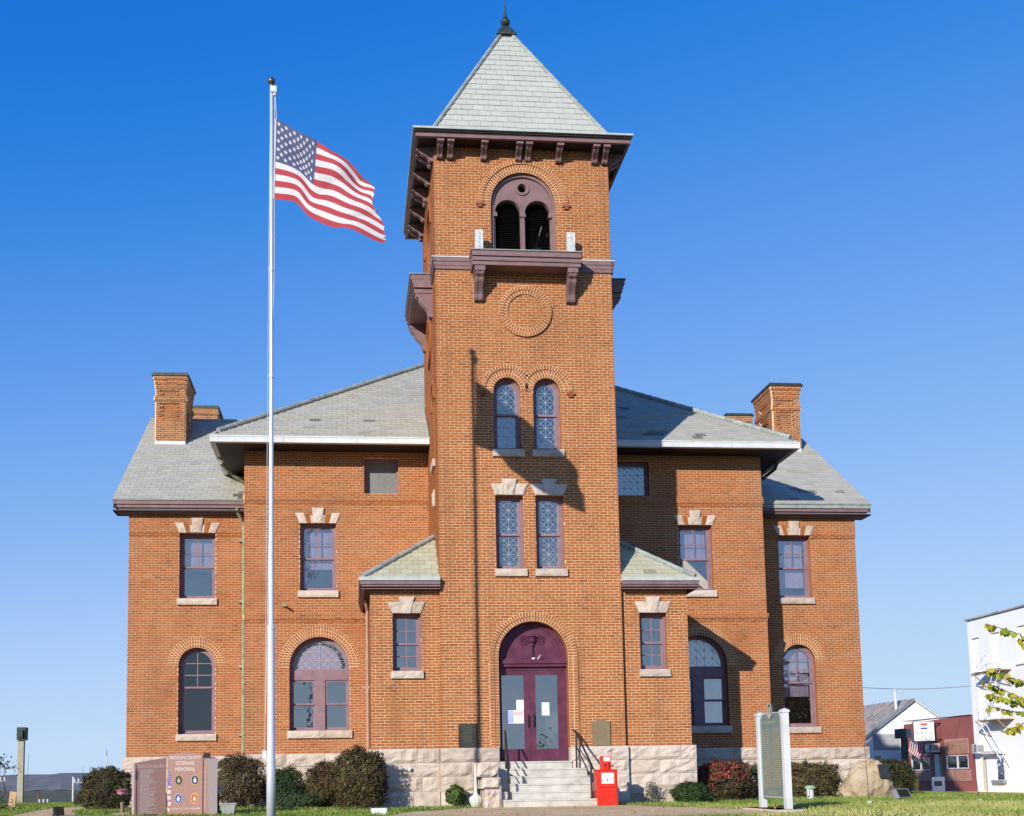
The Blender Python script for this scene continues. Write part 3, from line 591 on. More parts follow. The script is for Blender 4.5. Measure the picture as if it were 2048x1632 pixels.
# tower cornice
mb = MB(); E2 = 2.73
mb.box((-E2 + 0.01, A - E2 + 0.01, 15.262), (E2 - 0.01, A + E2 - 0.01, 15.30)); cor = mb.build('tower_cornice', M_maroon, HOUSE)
def ringbox(mb, half, z0, z1, thick, cy=A, t=0.5, m=0):
    h = half
    mb.box((-h, cy - h, z0), (h, cy - h + thick, z1), t, m); mb.box((-h, cy + h - thick, z0), (h, cy + h, z1), t, m)
    mb.box((-h, cy - h + thick, z0), (-h + thick, cy + h - thick, z1), t, m); mb.box((h - thick, cy - h + thick, z0), (h, cy + h - thick, z1), t, m)
mb = MB(); ringbox(mb, 2.735, 15.245, 15.325, 0.08); mb.build('fascia', M_mauve, cor)
mb = MB(); ringbox(mb, 2.715, 15.327, 15.375, 0.06); ringbox(mb, 2.745, 15.377, 15.425, 0.1); mb.build('fascia', M_maroon, cor)  # dark bands paint in the shadow line under the gutter edge
mb = MB(); ringbox(mb, 2.80, 15.427, 15.475, 0.6); mb.build('gutter_edge', mat('pale_gutter', [(0.36, 0.40, 0.40), (0.50, 0.54, 0.54)], 0.6, 5, 0.4), cor)
mb = MB(); mb.box((-2.45, A - 2.45, 15.302), (2.45, A + 2.45, 15.42)); mb.build('gutter_bed', M_copper, cor)
for W in (WF, WL, WR):
    us = (-2.10, -1.84, -0.98, -0.09, 0.15, 0.95, 1.88, 2.145) if W is WF else (-2.12, -1.86, -0.97, -0.12, 0.12, 0.97, 1.86, 2.12)
    for u in us:
        mb = MB(); scroll(mb, W, u - 0.075, u + 0.075, 15.26, 14.90, 0.42); box_w(mb, W, u - 0.088, u + 0.088, 15.17, 15.26, 0, 0.44); mb.build('eave_bracket', M_mauve, cor)
# tower roof
def slate_plane(name, O, U, V, poly, m, single=False, ex=0.205, wd=0.30, parent=None, limit=None, dark=0.006, lift=0.0, under=True, darkspots=()):
    """O origin, U along eave, V up slope (units), poly convex (u,v) outline"""
    O, U, V = Vector(O), Vector(U).normalized(), Vector(V).normalized(); Nn = U.cross(V).normalized()
    if Nn.z < 0: Nn = -Nn
    P = lambda u, v, d=0: tuple(O + U * u + V * v + Nn * d)
    mb = MB(); mb.add([P(u, v, -0.004) for u, v in poly], [tuple(range(len(poly)))], 0.4)
    roof = mb.build(name, m, HOUSE) if parent is None else mb.build(name, m, parent)
    bb = MB(); vmax = max(p[1] for p in poly); vmin = min(p[1] for p in poly); k = 0; v = vmin
    unit = SL_UNIT
    while v < vmax - 0.03:
        h = min(ex, vmax - v); vm = v + h * 0.45
        xs = [ua + (ub - ua) * (vm - va) / (vb - va) for (ua, va), (ub, vb) in zip(poly, poly[1:] + poly[:1]) if (va - vm) * (vb - vm) < 0]
        if len(xs) >= 2:
            a, b = min(xs), max(xs); u = math.floor(a / wd) * wd - (k % 2) * wd / 2 - 0.4 * wd
            while u < b:
                w = wd; x0 = max(u + 0.0035, a); x1 = min(u + w - 0.0035, b); u += w
                if x1 - x0 < 0.03: continue
                t = min(1, max(0.3, random.gauss(0.60, 0.09)))
                if random.random() < dark: t = random.uniform(0.05, 0.3)
                for (su, sv, sr) in darkspots:
                    if abs((x0 + x1) / 2 - su) < sr * 1.7 and abs(vm - sv) < sr and random.random() < 0.75: t = random.uniform(0.0, 0.2)
                l0 = 0.016 + random.uniform(0, 0.009); dv = random.uniform(-0.006, 0.006) - (0.03 if random.random() < 0.012 else 0)
                q = [(x0, v + dv, l0), (x1, v + dv, l0 + random.uniform(-0.002, 0.002)), (x1, v + h + 0.03, 0.002), (x0, v + h + 0.03, 0.002)]
                if single:
                    Mx = Matrix.Identity(4); c0 = Vector(P(x0, v + dv, 0)); 
                    ux = U * (x1 - x0); vx = V * (h + 0.03); nx = Nn * l0
                    for r_ in range(3): Mx[r_][0] = ux[r_]; Mx[r_][1] = vx[r_]; Mx[r_][2] = nx[r_]; Mx[r_][3] = c0[r_]
                    mi = min(len(unit) - 1, max(0, int(t * len(unit))))
                    o = link('slate', unit[mi], roof); o.data.materials[0] = o.data.materials[0] or m; o.matrix_basis = Mx
                    o.material_slots[0].link = 'OBJECT'; o.material_slots[0].material = m
                else:
                    bb.add([P(*x) for x in q] + [P(x0, v + dv, -0.01), P(x1, v + dv, -0.01)], [(0, 1, 2, 3), (0, 4, 5, 1), (1, 5, 2), (0, 3, 4)], t)
        v += ex; k += 1
    if bb.v: bb.build('slate', m, roof, kind='stuff')
    return roof
SL_UNIT = []
for k in range(8):
    mb = MB(); mb.add([(0, 0, 1), (1, 0, 1), (1, 1, 0.1), (0, 1, 0.1), (0, 0, -0.5), (1, 0, -0.5)], [(0, 1, 2, 3), (0, 4, 5, 1), (1, 5, 2), (0, 3, 4)], (k + 0.5) / 8)
    o = mb.build('slate_piece', None or M_slate_t); SL_UNIT.append(o.data); bpy.data.objects.remove(o)
RB = 2.38; RZ = 15.46; AZ = 20.12; RHh = math.hypot(AZ - RZ, RB)
slate_plane('tower_roof', (0, A - RB, RZ), (1, 0, 0), (0, RB, AZ - RZ), [(-RB, 0), (RB, 0), (0, RHh)], M_slate_t, single=True, ex=0.242, wd=0.30, dark=0.0)
slate_plane('tower_roof', (-RB, A, RZ), (0, -1, 0), (RB, 0, AZ - RZ), [(-RB, 0), (RB, 0), (0, RHh)], M_slate_t, ex=0.242, wd=0.30)
slate_plane('tower_roof', (RB, A, RZ), (0, 1, 0), (-RB, 0, AZ - RZ), [(-RB, 0), (RB, 0), (0, RHh)], M_slate_t, ex=0.242, wd=0.30)
slate_plane('tower_roof', (0, A + RB, RZ), (-1, 0, 0), (0, -RB, AZ - RZ), [(-RB, 0), (RB, 0), (0, RHh)], M_slate_t, ex=0.242, wd=0.30)
def hip_roll(p, q, r, m, n=14, parent=HOUSE, name='ridge_roll', stop=1.0):
    p, q = Vector(p), Vector(q); L = (q - p).length
    mb = MB(); k = int(L / 0.3)
    for i in range(int(k * stop)):
        a = p.lerp(q, i / k); b = p.lerp(q, (i + 1.06) / k); mb.tube([a, b], [r * 1.12, r * 0.95], 8, random.uniform(0.3, 0.9))
    return mb.build(name, m, parent, smooth=False)
for sx, sy in ((-1, -1), (1, -1), (-1, 1), (1, 1)):
    hip_roll((sx * RB, A + sy * RB, RZ + 0.03), (0, A, AZ + 0.03), 0.055, M_copper)
mb = MB(); s = 0.27
mb.add([(-s, A - s, 19.86), (s, A - s, 19.86), (s, A + s, 19.86), (-s, A + s, 19.86), (-s, A - s, 19.80), (s, A - s, 19.80), (s, A + s, 19.80), (-s, A + s, 19.80), (-0.09, A - 0.09, 20.17), (0.09, A - 0.09, 20.17), (0.09, A + 0.09, 20.17), (-0.09, A + 0.09, 20.17)],
       [(4, 5, 1, 0), (5, 6, 2, 1), (6, 7, 3, 2), (7, 4, 0, 3), (0, 1, 9, 8), (1, 2, 10, 9), (2, 3, 11, 10), (3, 0, 8, 11)])
mb.lathe((0, A, 20.15), [(0.07, 0), (0.12, 0.02), (0.06, 0.05), (0.10, 0.08), (0.135, 0.14), (0.135, 0.18), (0.11, 0.23), (0.06, 0.27), (0.08, 0.29), (0.055, 0.33), (0.028, 0.5), (0.015, 0.75), (0.004, 0.86)], 12)
mb.build('finial', M_verdi, HOUSE)

# -------- annexes beside the tower
for sg in (-1, 1):
    W = Wall((0, 0.12, 0), (1, 0, 0), (0, -1, 0)); a, b = sorted((sg * 3.94, sg * A)); uc = sg * 3.065
    brick_wall(W, a, b, 0.0, 3.92, [op_r(uc, 0.345, 1.88, 3.29)])
    w = window(W, 'two_two', uc, 0.345, 1.88, 3.29, name='eight_pane_window'); sill(W, w, uc - 0.395, uc + 0.395, 1.88); lintel3(W, w, uc, 0.345, 3.30)
    WS = Wall((sg * 3.94, 0.12, 0), (0, 1, 0), (sg, 0, 0)); brick_wall(WS, 0, B1 - 0.12, 0.0, 3.92, [])
    # eave
    e0 = sg * 4.16; y0 = -0.12
    mb = MB(); a, b = sorted((sg * 2.25, e0)); mb.box((a, y0, 3.88), (b, B1, 3.92)); ev = mb.build('annex_cornice', M_maroon, HOUSE)
    mb = MB()
    for z0, z1, o in ((3.86, 3.97, 0.0), (3.972, 4.06, 0.03)):
        a, b = sorted((sg * 2.25, e0 + sg * o)); mb.box((a, y0 - o, z0), (b, y0 - o + 0.08, z1)); a, b = sorted((e0 + sg * o, e0 + sg * (o - 0.08))); mb.box((a, y0 - o + 0.08, z0), (b, B1, z1))
    mb.build('fascia', M_mauve, ev)
    mb = MB(); a, b = sorted((sg * 2.25, e0 + sg * 0.06)); mb.box((a, y0 - 0.06, 4.062), (b, y0 + 0.3, 4.15)); a, b = sorted((e0 + sg * 0.06, e0 - sg * 0.3)); mb.box((a, y0 + 0.3, 4.062), (b, B1, 4.15)); mb.build('gutter', MATS['pale_gutter'], ev)
    ap = (sg * A, 1.36, 5.43); c0 = (sg * 4.12, -0.08, 4.13)
    V = Vector((0, ap[1] - c0[1], ap[2] - c0[2])); L = V.length; wv = abs(c0[0]) - A
    slate_plane('annex_roof', (sg * A, c0[1], c0[2]), (sg, 0, 0), V, [(0, 0), (wv, 0), (0, L)], M_slate_a, single=True, ex=0.2, wd=0.30, dark=0.0, darkspots=[(0.8, 0.32, 0.09)])
    V2 = Vector((-sg * wv, 0, ap[2] - c0[2])); L2 = V2.length; dp = B1 - c0[1]
    slate_plane('annex_roof', (c0[0], c0[1], c0[2]), (0, 1, 0), V2, [(0, 0), (dp, 0), (dp, L2), (ap[1] - c0[1], L2)], M_slate_a, ex=0.2, wd=0.3)
    hip_roll((c0[0] - sg * 0.0, c0[1], c0[2] + 0.05), (ap[0], ap[1], ap[2] + 0.05), 0.062, M_copper)
# -------- main block
def belt(z):
    if 6.86 < z < 6.95: return 0.02
    if 6.95 < z < 7.10: return 0.045
    if 3.53 < z < 3.62: return 0.02
    if 3.62 < z < 3.78: return 0.05
    return 0
WM = Wall((0, B1, 0), (1, 0, 0), (0, -1, 0))
shades = {-1: (0.36, 1.0, M_shade), 1: (0.52, 1.0, M_shade)}
for sg in (-1, 1):
    a, b = sorted((sg * A, sg * MH)); uu = sg * 5.27; ux = sg * 5.30
    brick_wall(WM, a, b, 0.0, 8.4, [op_r(ux, 0.49, 4.42, 6.29), op_r(sg * 3.55, 0.475, 7.14, 8.13), op_a(uu, 0.81, 0.61, 2.35, 1.03)], proud=belt, mats=(M_brick2, M_mortar2))
    w = window(WM, 'two_one', ux, 0.49, 4.42, 6.29, shade=shades[sg]); sill(WM, w, ux - 0.55, ux + 0.55, 4.42); lintel5(WM, w, ux, 0.49, 6.30)
    if sg > 0:
        m2 = MB(); plate(m2, WM, [(ux - 0.36, 5.30), (ux - 0.25, 5.34), (ux + 0.40, 4.70), (ux + 0.40, 4.50), (ux + 0.28, 4.50), (ux - 0.38, 5.05)], [], -0.24, -0.22); m2.build('leaning_board', mat('pale_board', [(0.34, 0.31, 0.27), (0.46, 0.43, 0.38)], 0.8, 6, 0.4), w)
    window(WM, 'square', sg * 3.55, 0.475, 7.14, 8.13, name='square_lattice_window')
    w = window(WM, 'big', uu, 0.81, 0.61, 3.16, 2.35, name='arched_double_window'); 
    m2 = MB(); zt = 2.25; plate(m2, WM, [(uu + 0.6 * math.cos(math.pi * i / 12), 2.30 + 0.66 * math.sin(math.pi * i / 12)) for i in range(13)], [], -0.25, -0.24); m2.build('blind', M_shade if sg < 0 else M_shade2, w)
    for s2 in (-1, 1): 
        m2 = MB(); sill(WM, w, uu - 0.87 if s2 < 0 else uu + 0.003, uu - 0.003 if s2 < 0 else uu + 0.87, 0.61, 0.2)
    if sg > 0: blind(WM, w, uu - 0.7, uu + 0.7, 0.7, 1.95, M_shade2)
    ring(WM, uu, 2.35, [(0.81, 0.905, 0.013), (0.905, 1.0, 0.014), (1.0, 1.105, 0.016)])
    WS = Wall((sg * MH, B1, 0), (0, 1, 0), (sg, 0, 0)); brick_wall(WS, 0, 5.0, 0.0, 8.4, [], proud=belt, mats=(M_brick2, M_mortar2))
# eaves of main block
GX = 8.134; GY = 2.646
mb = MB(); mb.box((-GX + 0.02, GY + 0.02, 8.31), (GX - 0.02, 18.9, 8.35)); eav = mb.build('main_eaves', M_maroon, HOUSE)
for x0, x1 in ((-GX, -A - 0.01), (A + 0.01, GX)):
    mb = MB(); x = x0; segs = np.linspace(x0, x1, 4)
    for i in range(3): mb.box((segs[i] + 0.003, GY, 8.305), (segs[i + 1] - 0.003, GY + 0.14, 8.475), 0.4 + 0.2 * i)
    mb.box((x0, GY - 0.012, 8.448), (x1, GY + 0.0, 8.485)); mb.build('gutter', M_white, eav)
for sg in (-1, 1):
    mb = MB(); a, b = sorted((sg * GX, sg * (GX - 0.14))); mb.box((a, GY + 0.14, 8.305), (b, 18.9, 8.475)); mb.build('gutter', M_white if sg < 0 else M_copper, eav)
    # swan neck under the soffit
    mb = MB(); mb.tube([(sg * 8.05, 4.2, 8.30), (sg * 8.0, 4.2, 8.15), (sg * 7.75, 4.6, 7.95), (sg * 7.42, 4.84, 7.75)], 0.05, 8); mb.build('swan_neck', M_gbronze if sg < 0 else M_verdi, HOUSE)
SLP = 0.70
pk = GY + GX; zk = 8.47 + SLP * GX; Lm = math.hypot(GX, SLP * GX)
slate_plane('main_roof', (0, GY, 8.47), (1, 0, 0), (0, 1, SLP), [(-GX, 0), (GX, 0), (0.0, Lm)], M_slate, ex=0.225, wd=0.30, darkspots=[(4.2, 0.75, 0.22), (5.2, 0.4, 0.18)])
slate_plane('main_roof', (-GX, pk, 8.47), (0, -1, 0), (1, 0, SLP), [(-GX, 0), (GX, 0), (0.0, Lm)], M_slate, ex=0.225, wd=0.30)
slate_plane('main_roof', (GX, pk, 8.47), (0, 1, 0), (-1, 0, SLP), [(-GX, 0), (GX, 0), (0.0, Lm)], M_slate, ex=0.225, wd=0.30)
slate_plane('main_roof', (0, pk + GX, 8.47), (-1, 0, 0), (0, -1, SLP), [(-GX, 0), (GX, 0), (0.0, Lm)], M_slate, ex=0.225, wd=0.30)
for sg in (-1, 1):
    hip_roll((sg * GX * 0.975, GY + GX * 0.025, 8.47 + 0.2), (0, pk, zk + 0.05), 0.07, M_copper)
# flashing where the main roof meets the tower side
for sg in (-1, 1):
    mb = MB(); x = sg * (A + 0.02); mb.add([(x, GY + 0.05, 8.52), (x, 4.5, 8.52 + SLP * 1.85), (x, 4.5, 8.52 + SLP * 1.85 + 0.14), (x, GY + 0.05, 8.66)], [(0, 1, 2, 3)]); mb.build('flashing', M_copper, HOUSE)
# -------- wings
def frieze(z): return 0.055 if z > 6.32 else (0.03 if z > 6.25 else 0)
WW = Wall((0, B2, 0), (1, 0, 0), (0, -1, 0))
for sg in (-1, 1):
    a, b = sorted((sg * MH, sg * WH)); uu = sg * 8.73
    GL[0] = M_glass_d if sg < 0 else M_glass
    brick_wall(WW, a, b, 0.0, 7.1, [op_r(uu, 0.50, 4.43, 6.30), op_a(uu, 0.505, 0.61, 2.54, 0.72)], proud=frieze, mats=(M_brick2, M_mortar2))
    GL[0] = M_glass
    w = window(WW, 'two_one', uu, 0.50, 4.43, 6.30, shade=(0.47, 1.0, M_shade) if sg < 0 else (0.20, 1.0, M_shade)); sill(WW, w, uu - 0.555, uu + 0.555, 4.43); lintel5(WW, w, uu, 0.50, 6.31, o=0.05)
    GL[0] = M_glass_d if sg < 0 else M_glass
    w = window(WW, 'arch_six', uu, 0.505, 0.61, 3.05, 2.54, name='arched_window', shade=None if sg < 0 else (0.40, 1.0, M_shade)); sill(WW, w, uu - 0.555, uu + 0.555, 0.61)
    GL[0] = M_glass
    ring(WW, uu, 2.54, [(0.505, 0.60, 0.013), (0.60, 0.70, 0.014), (0.70, 0.805, 0.016)])
    WS = Wall((sg * WH, B2, 0), (0, 1, 0), (sg, 0, 0))
    brick_wall(WS, 0, 10.6, 0.0, 10.9, [], top=[(10.6, 7.1), (5.3, 10.85), (0, 7.1)], proud=None, mats=(M_brick2, M_mortar2))
    # cornice
    ex0, ex1 = sorted((sg * (MH - 0.02), sg * 11.02))
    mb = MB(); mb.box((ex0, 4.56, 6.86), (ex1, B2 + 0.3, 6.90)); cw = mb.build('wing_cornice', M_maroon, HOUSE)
    for nm, z0, z1, y, m in (('fascia', 6.83, 6.97, 4.64, M_mauve), ('fascia', 6.972, 7.06, 4.585, M_mauve), ('gutter', 7.062, 7.17, 4.545, M_mauve if sg < 0 else M_copper), ('gutter_lip', 7.172, 7.205, 4.52, M_copper)):
        mb = MB(); off = 4.64 - y; a, b = sorted((sg * MH, sg * (10.92 + off))); mb.box((a, y, z0), (b, y + 0.3, z1)); mb.build(nm, m, cw)
    Vw = Vector((0, 1, 0.72)); Yr = 10.2; Lw = (Yr - 4.54) * Vw.length
    x0 = sg * 11.03; wv = 11.03 - 5.0
    slate_plane('wing_roof', (sg * 5.0, 4.54, 7.2), (sg, 0, 0), Vw, [(0, 0), (wv, 0), (wv, Lw), (0, Lw)], M_slate, ex=0.215, wd=0.30, darkspots=[(4.4, 1.1, 0.2), (5.4, 0.9, 0.15)] if sg > 0 else [(1.95, 0.55, 0.3), (2.3, 0.3, 0.25)])
    slate_plane('wing_roof', (sg * 5.0, 2 * Yr - 4.54, 7.2), (sg, 0, 0), (0, -1, 0.72), [(0, 0), (wv, 0), (wv, Lw), (0, Lw)], M_slate, ex=0.3, wd=0.45)
    mb = MB(); mb.tube([(sg * 11.03, Yr, 11.30), (sg * 5, Yr, 11.30)], 0.06); mb.build('ridge_roll', M_copper, HOUSE)
    # verge board
    mb = MB(); a, b = sorted((sg * 11.0, sg * 10.95)); 
    mb.add([(a, 4.54, 7.15), (a, Yr, 11.22), (a, Yr, 11.0), (a, 4.54, 6.93), (b, 4.54, 7.15), (b, Yr, 11.22), (b, Yr, 11.0), (b, 4.54, 6.93)], [(0, 1, 2, 3), (4, 7, 6, 5), (3, 2, 6, 7)]); mb.build('verge_board', M_mauve, HOUSE)
    # chimneys
    def chimney(xc, y0, y1, zb, zt, hw, panels=True):
        root = None
        wf = Wall((xc, y0, 0), (1, 0, 0), (0, -1, 0)); wi = Wall((xc - sg * hw, y0, 0), (0, 1, 0), (-sg, 0, 0)); wo = Wall((xc + sg * hw, y0, 0), (0, 1, 0), (sg, 0, 0))
        mb = MB(); mb.box((xc - hw, y0, zb - 1.6), (xc + hw, y1, zt)); root = mb.build('chimney', M_mortar, HOUSE)
        bb = MB()
        for W, u0, u1 in ((wf, -hw, hw), (wi, 0, y1 - y0), (wo, 0, y1 - y0)):
            z = zb; k = 0
            while z < zt - 0.02:
                fz = (z - zb) / (zt - zb); d = 0.012
                if fz > 0.86: d = 0.045 + (0.03 if fz > 0.92 else 0)
                elif fz > 0.80: d = 0.028
                elif 0.60 < fz < 0.66: d = 0.05
                pan = panels and (0.30 < fz < 0.575 or 0.68 < fz < 0.78)
                u = u0 - d - (k % 2) * BL / 2
                while u < u1 + d:
                    a = max(u + 0.007, u0 - d); b = min(u + BL - 0.007, u1 + d); u += BL
                    if b - a < 0.03: continue
                    dd = d
                    if not pan or not (u0 + (u1 - u0) * 0.22 < (a + b) / 2 < u0 + (u1 - u0) * 0.78): dd = d + 0.045
                    brick_faces(bb, W, a, b, z + 0.008, z + CH - 0.008, dd, min(1, max(0, random.gauss(0.32, 0.18))))
                    if dd > 0.03: box_w(bb, W, a - 0.006, b + 0.006, z + 0.001, z + CH - 0.001, 0, dd - 0.005, 0.5, 1)
                z += CH; k += 1
        bb.build('brick', [M_brick, M_mortar], root, kind='stuff')
        mb = MB(); mb.box((xc - hw - 0.15, y0 - 0.15, zt), (xc + hw + 0.15, y1 + 0.15, zt + 0.06)); mb.box((xc - hw - 0.11, y0 - 0.11, zt + 0.06), (xc + hw + 0.11, y1 + 0.11, zt + 0.11)); mb.build('cap', M_verdi, root)
        mb = MB(); mb.box((xc - hw - 0.045, y0 - 0.045, zb - 0.16), (xc + hw + 0.045, y0 + 0.9, zb)); mb.build('flashing', M_white, root)
    chimney(sg * 10.06, 8.3, 9.75, 10.0, 12.10, 0.43)
    chimney(sg * 9.75 if sg < 0 else sg * 10.5, 14.0, 15.2, 9.5, 12.95, 0.42, False)
# rear and inner walls
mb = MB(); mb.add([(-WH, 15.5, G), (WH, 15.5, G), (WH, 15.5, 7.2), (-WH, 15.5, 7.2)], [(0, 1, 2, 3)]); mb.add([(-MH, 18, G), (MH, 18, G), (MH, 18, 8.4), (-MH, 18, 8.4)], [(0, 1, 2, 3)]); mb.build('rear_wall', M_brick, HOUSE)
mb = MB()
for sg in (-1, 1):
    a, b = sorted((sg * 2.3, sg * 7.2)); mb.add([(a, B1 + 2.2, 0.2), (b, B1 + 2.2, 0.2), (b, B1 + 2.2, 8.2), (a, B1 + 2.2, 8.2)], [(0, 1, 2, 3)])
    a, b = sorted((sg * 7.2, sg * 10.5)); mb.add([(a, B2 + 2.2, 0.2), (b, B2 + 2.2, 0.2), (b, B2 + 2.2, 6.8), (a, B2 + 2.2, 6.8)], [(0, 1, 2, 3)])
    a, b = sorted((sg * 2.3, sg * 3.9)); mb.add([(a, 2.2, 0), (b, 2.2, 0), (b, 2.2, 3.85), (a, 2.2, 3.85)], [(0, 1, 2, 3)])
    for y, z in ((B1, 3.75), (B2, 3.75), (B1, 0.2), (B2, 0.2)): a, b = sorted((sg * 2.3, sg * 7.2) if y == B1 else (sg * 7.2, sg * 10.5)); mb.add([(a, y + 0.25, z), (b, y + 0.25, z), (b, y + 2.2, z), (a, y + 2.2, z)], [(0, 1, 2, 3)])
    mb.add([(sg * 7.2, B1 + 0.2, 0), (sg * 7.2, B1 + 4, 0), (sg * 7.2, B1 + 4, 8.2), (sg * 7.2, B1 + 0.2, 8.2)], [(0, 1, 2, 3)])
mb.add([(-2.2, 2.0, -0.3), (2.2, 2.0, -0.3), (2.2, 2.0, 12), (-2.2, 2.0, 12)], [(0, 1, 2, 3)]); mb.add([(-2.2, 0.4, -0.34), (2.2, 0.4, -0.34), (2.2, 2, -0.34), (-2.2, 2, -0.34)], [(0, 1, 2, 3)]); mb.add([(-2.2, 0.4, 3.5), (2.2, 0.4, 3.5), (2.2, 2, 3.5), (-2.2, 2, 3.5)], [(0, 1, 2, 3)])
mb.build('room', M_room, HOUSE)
# -------- stone base: every block its own piece
def stone_row(W, u0, u1, z0, z1, d, lens, holes=(), jit=0.0):
    u = u0; k = 0
    while u < u1 - 0.05:
        l = lens[k % len(lens)] * random.uniform(0.9, 1.1); k += 1
        e = min(u1, u + l)
        if u1 - e < 0.3: e = u1
        a, b = u, e; u = e
        skip = False
        for h0, h1, hz0, hz1 in holes:
            if hz0 < (z0 + z1) / 2 < hz1:
                if a >= h0 and b <= h1: skip = True
                elif a < h0 < b: b = h0
                elif a < h1 < b: a = h1
        if skip or b - a < 0.06: continue
        mb = MB(); rock(mb, W, [(a + 0.004, z0 + 0.004), (b - 0.004, z0 + 0.004), (b - 0.004, z1 - 0.004), (a + 0.004, z1 - 0.004)], -0.05, d + 0.02, max(4, int((b - a) / 0.13)), 5, 0.032, 0.028)
        if z1 > -0.02: mb.add([W.P(a + 0.004, z1 - 0.004, d - 0.01), W.P(b - 0.004, z1 - 0.004, d - 0.01), W.P(b - 0.004, z1 + 0.004, 0.0), W.P(a + 0.004, z1 + 0.004, 0.0)], [(0, 1, 2, 3)], 0.85)
        mb.build('stone_block', M_stone, BASE)
M_joint = mat('joint_mortar', [(0.50, 0.41, 0.33), (0.60, 0.50, 0.41)], 0.9, 5, 0.3)
def strip(p, q, name='base_wall'):
    mb = MB(); mb.add([(p[0], p[1], G - 0.3), (q[0], q[1], G - 0.3), (q[0], q[1], -0.002), (p[0], p[1], -0.002)], [(0, 1, 2, 3)]); return mb.build(name, M_joint, HOUSE)
BASE = strip((-A, -0.05), (-0.86, -0.05), 'stone_base'); strip((0.89, -0.05), (A, -0.05))
for sg in (-1, 1):
    for x0, x1, y in ((A, 3.94, 0.12), (A, MH, B1), (MH, WH, B2)): strip((sg * x0, y - 0.05), (sg * x1, y - 0.05))
for x, y0, y1 in ((-3.99, 0.07, B1), (3.99, 0.07, B1), (-MH - 0.05, B1 - 0.05, B2), (MH + 0.05, B1 - 0.05, B2), (-WH - 0.05, B2 - 0.05, 15), (WH + 0.05, B2 - 0.05, 15), (-0.86, -0.05, 0.4), (0.89, -0.05, 0.4)): strip((x, y0), (x, y1))
rows = ((-0.34, 0.0, 0.085), (-0.68, -0.34, 0.07), (-1.03, -0.68, 0.07), (G - 0.2, -1.03, 0.10))
for r, (z0, z1, d) in enumerate(rows):
    ls = ([1.25, 0.95, 1.45], [0.8, 1.3, 1.0], [1.4, 0.9, 1.1], [1.0, 1.3])[r]
    for u0, u1 in ((-A - 0.05, -0.87), (0.90, A + 0.05)): stone_row(WF, u0, u1, z0, z1, d, ls)
    for sg in (-1, 1):
        Wx = Wall((0, 0.12, 0), (1, 0, 0), (0, -1, 0)); a, b = sorted((sg * (A + 0.06), sg * 4.03)); stone_row(Wx, a, b, z0, z1, d, ls)
        a, b = sorted((sg * 4.02, sg * (MH + 0.07))); stone_row(WM, a, b, z0, z1, d, ls, holes=((-5.9, -5.25, G - 1, -0.345), (5.0, 5.65, G - 1, -0.345)))
        a, b = sorted((sg * (MH + 0.09), sg * (WH + 0.08))); stone_row(WW, a, b, z0, z1, d, ls, holes=((8.33, 9.25, -0.9, -0.345), (-9.25, -8.33, -0.9, -0.345)))
        Wy = Wall((sg * 3.94, 0.12, 0), (0, 1, 0), (sg, 0, 0)); stone_row(Wy, -0.06, B1 - 0.13, z0, z1, d, ls)
        Wy = Wall((sg * MH, B1, 0), (0, 1, 0), (sg, 0, 0)); stone_row(Wy, -0.06, B2 - B1 - 0.02, z0, z1, d, ls)
        Wy = Wall((sg * WH, B2, 0), (0, 1, 0), (sg, 0, 0)); stone_row(Wy, -0.06, 6, z0, z1, d, ls)
# basement windows
for uc, W in ((8.79, WW), (-8.79, WW)):
    mb = MB(); plate(mb, W, rect_pts(uc - 0.46, uc + 0.46, -0.9, -0.345), [rect_pts(uc - 0.40, uc - 0.09, -0.86, -0.39), rect_pts(uc + 0.09, uc + 0.40, -0.86, -0.39)], -0.04, 0.0); w = mb.build('basement_window', M_frame, HOUSE)
    mb = MB(); box_w(mb, W, uc - 0.42, uc + 0.42, -0.88, -0.36, -0.045, -0.03); mb.build('panel', mat('brown_panel', [(0.10, 0.03, 0.015), (0.15, 0.05, 0.025)], 0.5, 3, 0.3), w)
mb = MB(); mb.box((-5.9, B1 - 0.045, G), (-5.25, B1 - 0.02, -0.35)); mb.build('basement_doorway', M_dark, HOUSE)

# -------- entrance
WD = Wall((0.015, 0, 0), (1, 0, 0), (0, -1, 0))
mb = MB(); po = arch_pts(0, 0.86, 2.0, 2.22, 24); plate(mb, WD, po, [arch_pts(0, 0.74, 2.2, 2.22, 24)], -0.36, -0.26)
ty = mb.build('tympanum', M_door, HOUSE)
mb = MB(); plate(mb, WD, arch_pts(0, 0.76, 2.15, 2.22, 24), [], -0.36, -0.30); mb.build('panel', M_door, ty)
mb = MB(); box_w(mb, WD, -0.86, 0.86, 1.98, 2.05, -0.36, -0.20); box_w(mb, WD, -0.86, 0.86, 2.052, 2.10, -0.36, -0.16); box_w(mb, WD, -0.86, 0.86, 2.102, 2.15, -0.36, -0.19); mb.build('transom', M_door, ty)
mb = MB()     # scroll ornament
mb.lathe(WD.P(0.03, 2.58, -0.27), [(0.0, -0.10), (0.05, -0.08), (0.035, -0.03), (0.085, 0.03), (0.095, 0.09), (0.06, 0.13), (0.10, 0.15), (0.0, 0.17)], 10)
for s in (-1, 1):
    for k, (du, dz, r) in enumerate(((0.13, 0.09, 0.045), (0.20, 0.12, 0.04), (0.27, 0.09, 0.035), (0.14, -0.01, 0.04), (0.21, -0.02, 0.045), (0.275, 0.0, 0.03))):
        mb.tube([WD.P(0.03 + s * du + r * math.cos(a), 2.60 + dz + r * math.sin(a), -0.285) for a in np.linspace(0.3, 5.6, 9)], 0.014, 5)
mb.build('carved_scroll', M_door, ty)
